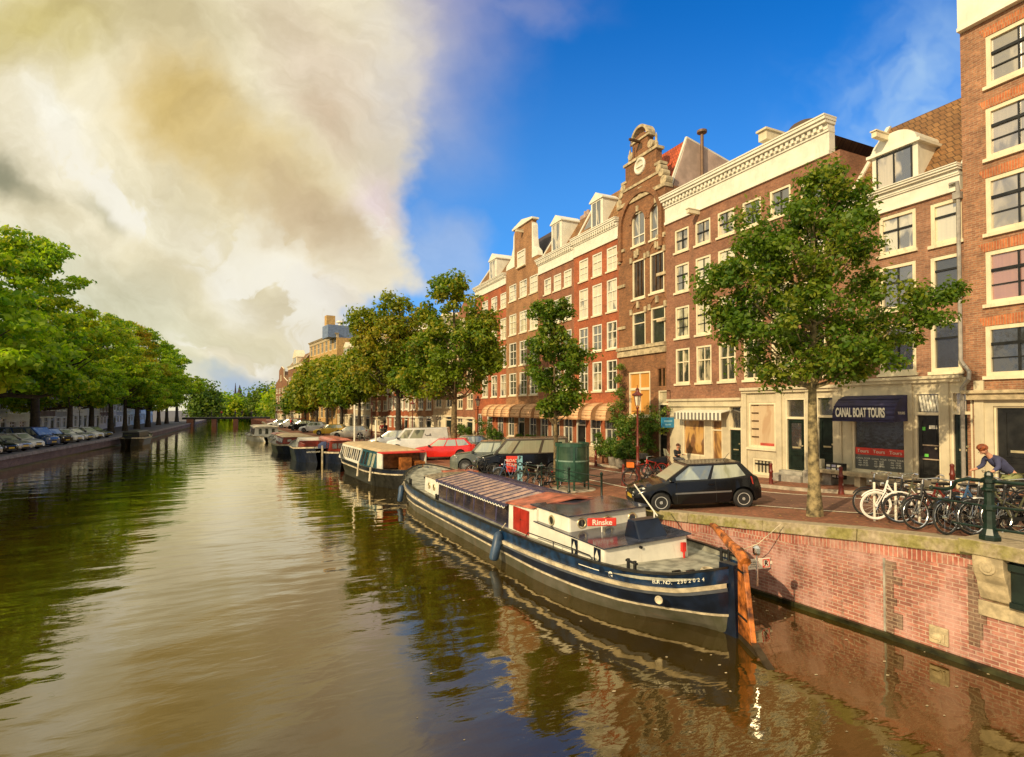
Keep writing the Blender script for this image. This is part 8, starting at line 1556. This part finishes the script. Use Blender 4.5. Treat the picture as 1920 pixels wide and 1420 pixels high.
def person(label, loc, yaw, pose, top, legs, shoes, hairm, scale=1.0, longhair=False, group=None):
    """pose: dict of joints in local coords (x forward, z up)"""
    o = empty('person', loc, yaw, label, 'person', group); o.scale = (scale,)*3; J = pose
    hd = Vector(J['head']); nk = Vector(J['neck']); hdir = Vector(J.get('look', (1, 0, 0))).normalized(); up = (hd-nk).normalized()
    V = []; E = []; Rr = []
    def addv(p, r, par=None): V.append(p); Rr.append(r); i = len(V)-1; E.append((par, i)) if par is not None else None; return i
    pel = addv(J['pelvis'], (0.125, 0.105)); ch = Vector(J['pelvis']).lerp(nk, 0.62); wa = addv(Vector(J['pelvis']).lerp(nk, 0.3), (0.115, 0.09), pel); che = addv(ch, (0.14, 0.10), wa); n1 = addv(nk, 0.05, che); n2 = addv(nk.lerp(hd, 0.5), 0.045, n1); h1 = addv(hd-up*0.045, 0.088, n2); h2 = addv(hd+up*0.05, 0.098, h1)
    for s in ('L', 'R'):
        a = addv(J['sh'+s], 0.055, che); b_ = addv(J['el'+s], 0.042, a); c = addv(J['wr'+s], 0.028, b_); hnd = addv(J['ha'+s], 0.026, c)
        w3 = Vector(J['ha'+s]); fd = (w3-Vector(J['wr'+s])).normalized(); sd = fd.cross(Vector((0, 0, 1))); sd = sd.normalized() if sd.length > 0.1 else Vector((0, 1, 0))
        for k in range(4): addv(w3+fd*(0.055+0.008*(k in (1, 2)))+sd*(0.012*(k-1.5)*1.3)+Vector((0, 0, -0.02)), 0.008, hnd)
        addv(w3+sd*0.04+fd*0.01, 0.009, hnd)
        a = addv(J['hip'+s], 0.085, pel); b_ = addv(J['kn'+s], 0.058, a); c = addv(J['an'+s], 0.040, b_); addv(J['to'+s], 0.032, c)
    skinned('body', V, E, Rr, skin, o, 1)
    C = []; CE = []; CR = []
    def cloth(chain, rad): 
        pass
    # shirt: torso and sleeves; trousers: pelvis and legs; shoes
    pv = Vector(J['pelvis']); V2 = [pv.lerp(nk, 0.02), pv.lerp(nk, 0.35), ch, nk.lerp(ch, 0.25)]; E2 = [(0, 1), (1, 2), (2, 3)]; R2 = [(0.15, 0.125), (0.142, 0.11), (0.165, 0.12), (0.085, 0.075)]
    for s in ('L', 'R'):
        i = len(V2); V2 += [Vector(J['sh'+s]), Vector(J['el'+s]), Vector(J['el'+s]).lerp(Vector(J['wr'+s]), 0.85)]; E2 += [(2, i), (i, i+1), (i+1, i+2)]; R2 += [0.072, 0.055, 0.042]
    skinned('sweater', V2, E2, R2, top, o, 1)
    V3 = [pv.lerp(nk, 0.10)]; E3 = []; R3 = [(0.148, 0.125)]
    for s in ('L', 'R'):
        i = len(V3); V3 += [Vector(J['hip'+s]), Vector(J['kn'+s]), Vector(J['kn'+s]).lerp(Vector(J['an'+s]), 0.9)]; E3 += [(0, i), (i, i+1), (i+1, i+2)]; R3 += [0.10, 0.073, 0.056]
    skinned('trousers', V3, E3, R3, legs, o, 1)
    for s in ('L', 'R'):
        a = Vector(J['an'+s]); t_ = Vector(J['to'+s]); skinned('shoe', [a+(a-t_)*0.25+Vector((0, 0, -0.03)), a+Vector((0, 0, -0.02)), t_], [(0, 1), (1, 2)], [0.04, 0.05, 0.038], shoes, o, 1)
    side = up.cross(hdir).normalized(); fwd = side.cross(up)
    m = MB()
    hc = hd+up*0.035-fwd*0.018
    for i in range(7):
        for j in range(12):
            def S(i, j): 
                th = pi*0.62*i/7; ph = 2*pi*j/12; d = up*cos(th)+(fwd*cos(ph)+side*sin(ph))*sin(th); cut = 1.0; rr = 0.112+ (0.0 if cos(ph) < 0.4 else -0.012*(th > 0.9)); 
                if th > 1.0 and cos(ph) > 0.35: rr = 0.085
                return hc+d*rr
            m.quad(S(i, j), S(i+1, j), S(i+1, j+1), S(i, j+1))
    if longhair:
        b0 = hd-fwd*0.05; m.tube([b0+up*0.05, b0-up*0.05-fwd*0.03, b0-up*0.2-fwd*0.04, b0-up*0.3-fwd*0.02], [0.09, 0.10, 0.085, 0.03], 10)
    m.build('hair', hairm, o, smooth=True)
    m = MB().hexa([tuple(hd+fwd*0.082+side*0.012-up*0.025), tuple(hd+fwd*0.082-side*0.012-up*0.025), tuple(hd+fwd*0.112-up*0.02), tuple(hd+fwd*0.112-up*0.02+side*0.002)], [tuple(hd+fwd*0.072+side*0.006+up*0.02), tuple(hd+fwd*0.072-side*0.006+up*0.02), tuple(hd+fwd*0.08+up*0.018), tuple(hd+fwd*0.08+up*0.018+side*0.002)]); m.build('nose', skin, o)
    for s in (-1, 1):
        MB().lathe([(0, -0.012), (0.012, 0), (0, 0.012)], 8, tuple(hd+fwd*0.084+side*0.03*s+up*0.015)).build('eye', black, o); MB().lathe([(0, -0.03), (0.018, -0.01), (0.02, 0.012), (0, 0.03)], 8, tuple(hd+side*0.09*s), 0.6, 1).build('ear', skin, o)
    MB().box(-0.001, -0.02, -0.004, 0.008, 0.02, 0.004).build('mouth', redp, o).matrix_local = Matrix.Translation(hd+fwd*0.082-up*0.045)
    return o
STAND = dict(head=(0.02, 0, 1.62), neck=(0, 0, 1.45), pelvis=(0, 0, 0.95), shL=(0, 0.19, 1.40), shR=(0, -0.19, 1.40), elL=(0.0, 0.25, 1.12), elR=(0, -0.25, 1.12), wrL=(0.06, 0.26, 0.88), wrR=(0.06, -0.26, 0.88), haL=(0.08, 0.26, 0.82), haR=(0.08, -0.26, 0.82), hipL=(0, 0.09, 0.92), hipR=(0, -0.09, 0.92), knL=(0.06, 0.10, 0.5), knR=(-0.02, -0.10, 0.5), anL=(0.10, 0.10, 0.09), anR=(-0.10, -0.10, 0.09), toL=(0.22, 0.10, 0.04), toR=(0.02, -0.10, 0.04))
CYC = dict(head=(0.30, 0, 1.60), neck=(0.18, 0, 1.46), look=(1, 0, -0.35), pelvis=(-0.26, 0, 1.02), shL=(0.12, 0.18, 1.40), shR=(0.12, -0.18, 1.40), elL=(0.22, 0.25, 1.16), elR=(0.22, -0.25, 1.16), wrL=(0.22, 0.27, 1.10), wrR=(0.22, -0.27, 1.10), haL=(0.27, 0.27, 1.10), haR=(0.27, -0.27, 1.10), hipL=(-0.24, 0.09, 0.98), hipR=(-0.24, -0.09, 0.98), knL=(0.16, 0.10, 0.80), knR=(0.10, -0.10, 0.62), anL=(-0.02, 0.11, 0.45), anR=(0.02, -0.11, 0.24), toL=(0.10, 0.11, 0.42), toR=(0.14, -0.11, 0.21))
CYC['elL'] = (0.20, 0.24, 1.20); CYC['elR'] = (0.20, -0.24, 1.20); CYC['wrL'] = (0.36, 0.26, 1.10); CYC['wrR'] = (0.36, -0.26, 1.10); CYC['haL'] = (0.42, 0.26, 1.09); CYC['haR'] = (0.42, -0.26, 1.09)
CYC['head'] = (0.36, 0, 1.56); CYC['neck'] = (0.25, 0, 1.46); CYC['shL'] = (0.20, 0.18, 1.39); CYC['shR'] = (0.20, -0.18, 1.39)
SIT = dict(head=(0.06, 0, 1.20), neck=(0, 0, 1.04), pelvis=(-0.04, 0, 0.53), shL=(0, 0.19, 0.98), shR=(0, -0.19, 0.98), elL=(0.10, 0.24, 0.74), elR=(0.10, -0.24, 0.74), wrL=(0.32, 0.18, 0.76), wrR=(0.32, -0.18, 0.76), haL=(0.38, 0.16, 0.77), haR=(0.38, -0.16, 0.77), hipL=(0, 0.09, 0.52), hipR=(0, -0.09, 0.52), knL=(0.42, 0.10, 0.52), knR=(0.42, -0.10, 0.52), anL=(0.42, 0.10, 0.09), anR=(0.38, -0.10, 0.09), toL=(0.54, 0.10, 0.04), toR=(0.50, -0.10, 0.04))
bluesw = mat('blue_sweater', (0.055, 0.06, 0.13), 0.85, var=0.15); green = mat('pale_green_trousers', (0.28, 0.30, 0.12), 0.8, var=0.1); darkc = mat('dark_jacket', (0.02, 0.02, 0.025), 0.8); redj = mat('red_jacket', (0.6, 0.03, 0.03), 0.7); greyt = mat('grey_trousers', (0.09, 0.09, 0.10), 0.8); peach = mat('peach_blouse', (0.62, 0.36, 0.22), 0.8)
gx, gy = 15.35, 6.75; p = Vector((gx, gy, gz(gx, gy)+0.005)); yaw = pi-PSI-0.1
person('person in blue sweater and pale green trousers cycling left past the houses', p, yaw, CYC, bluesw, green, darkc, hair_r)
bike('ridden_bicycle', 'black bicycle ridden by the person in the blue sweater', bkp, p, yaw, None, cat='bicycle')
gx, gy = 13.3, 5.05; person('brown haired person in peach blouse at the right edge behind the railing', (gx, gy, gz(gx, gy)), pi-PSI, {**STAND}, peach, greyt, darkc, hair_b, 0.88, True)
p = ong(1263, 883); p.z += 0.0; person('man in dark vest seated at the orange table outside the bakery', (p.x+0.35, p.y+0.1, p.z+0.1), -pi/2, SIT, darkc, greyt, darkc, hair_b)
o = empty('stool', (p.x+0.31, p.y+0.12, p.z+0.1), 0, 'small stool under the seated man by the bakery', 'stool'); MB().lathe([(0.17, 0.38), (0.18, 0.40), (0.18, 0.43), (0, 0.44)], 14).build('seat', dwood, o)
for k in range(4): a = pi/4+pi/2*k; MB().tube([(0.17*cos(a), 0.17*sin(a), 0), (0.12*cos(a), 0.12*sin(a), 0.4)], 0.015, 5).build('leg', dwood, o)
for i, (px, py, tp, lab) in enumerate([(716, 821, redj, 'distant person in red jacket walking by the red pilastered house'), (723, 821, darkc, 'distant person in dark clothes right of the one in red'), (545, 803, redj, 'tiny distant person in red near the far cars'), (600, 808, darkc, 'tiny distant person in dark clothes under the yellow trees')]):
    p = ong(px, py); person(lab, p, 1.2+i, STAND, tp, greyt, darkc, hair_b, 1.05, group='distant people on the quay')
for i, x in enumerate((-8.5, -6.2, -3.0, -1.4, 0.9)):
    person(f'tiny dark figure crossing the far bridge, {ords[i]} from the left', (x, 164.3, 2.4), i*1.3, STAND, [darkc, redj, bluesw, darkc, greyt][i], greyt, darkc, hair_b, 1.05, group='people on the far bridge')
# fallen leaves floating on the water
rng = np.random.default_rng(5); n = 260; X = rng.uniform(0, 1, n); m = MB()
for k in range(n):
    y_ = 4+rng.uniform(0, 1)**1.5*40; x_ = er(y_)-rng.uniform(0.1, 1)**1.0*12*rng.uniform(0, 1); s_ = rng.uniform(0.012, 0.03); a = rng.uniform(0, 6.28)
    m.quad(*[(x_+s_*cos(a+q)*(1.6 if q in (0, pi) else 1), y_+s_*sin(a+q), 0.006) for q in (0, pi/2, pi, 3*pi/2)])
m2 = MB()
for k in range(700):
    y_ = 4+rng.uniform(0, 1)**1.4*34; x_ = er(y_)+0.5+abs(rng.normal())*2.6; s_ = rng.uniform(0.02, 0.045); a = rng.uniform(0, 6.28); z_ = gz(x_, y_)+0.014
    m2.quad(*[(x_+s_*cos(a+q), y_+s_*0.7*sin(a+q), z_+0.004*(q == 0)) for q in (0, pi/2, pi, 3*pi/2)])
o = m2.build('fallen_leaves', mat('dry_leaf', (0.38, 0.24, 0.07), 0.8, var=0.35, scale=2)); o['kind'] = 'stuff'
o = m.build('floating_leaves', mat('pale_dead_leaf', (0.50, 0.40, 0.24), 0.7, var=0.3, scale=3)); o['kind'] = 'stuff'
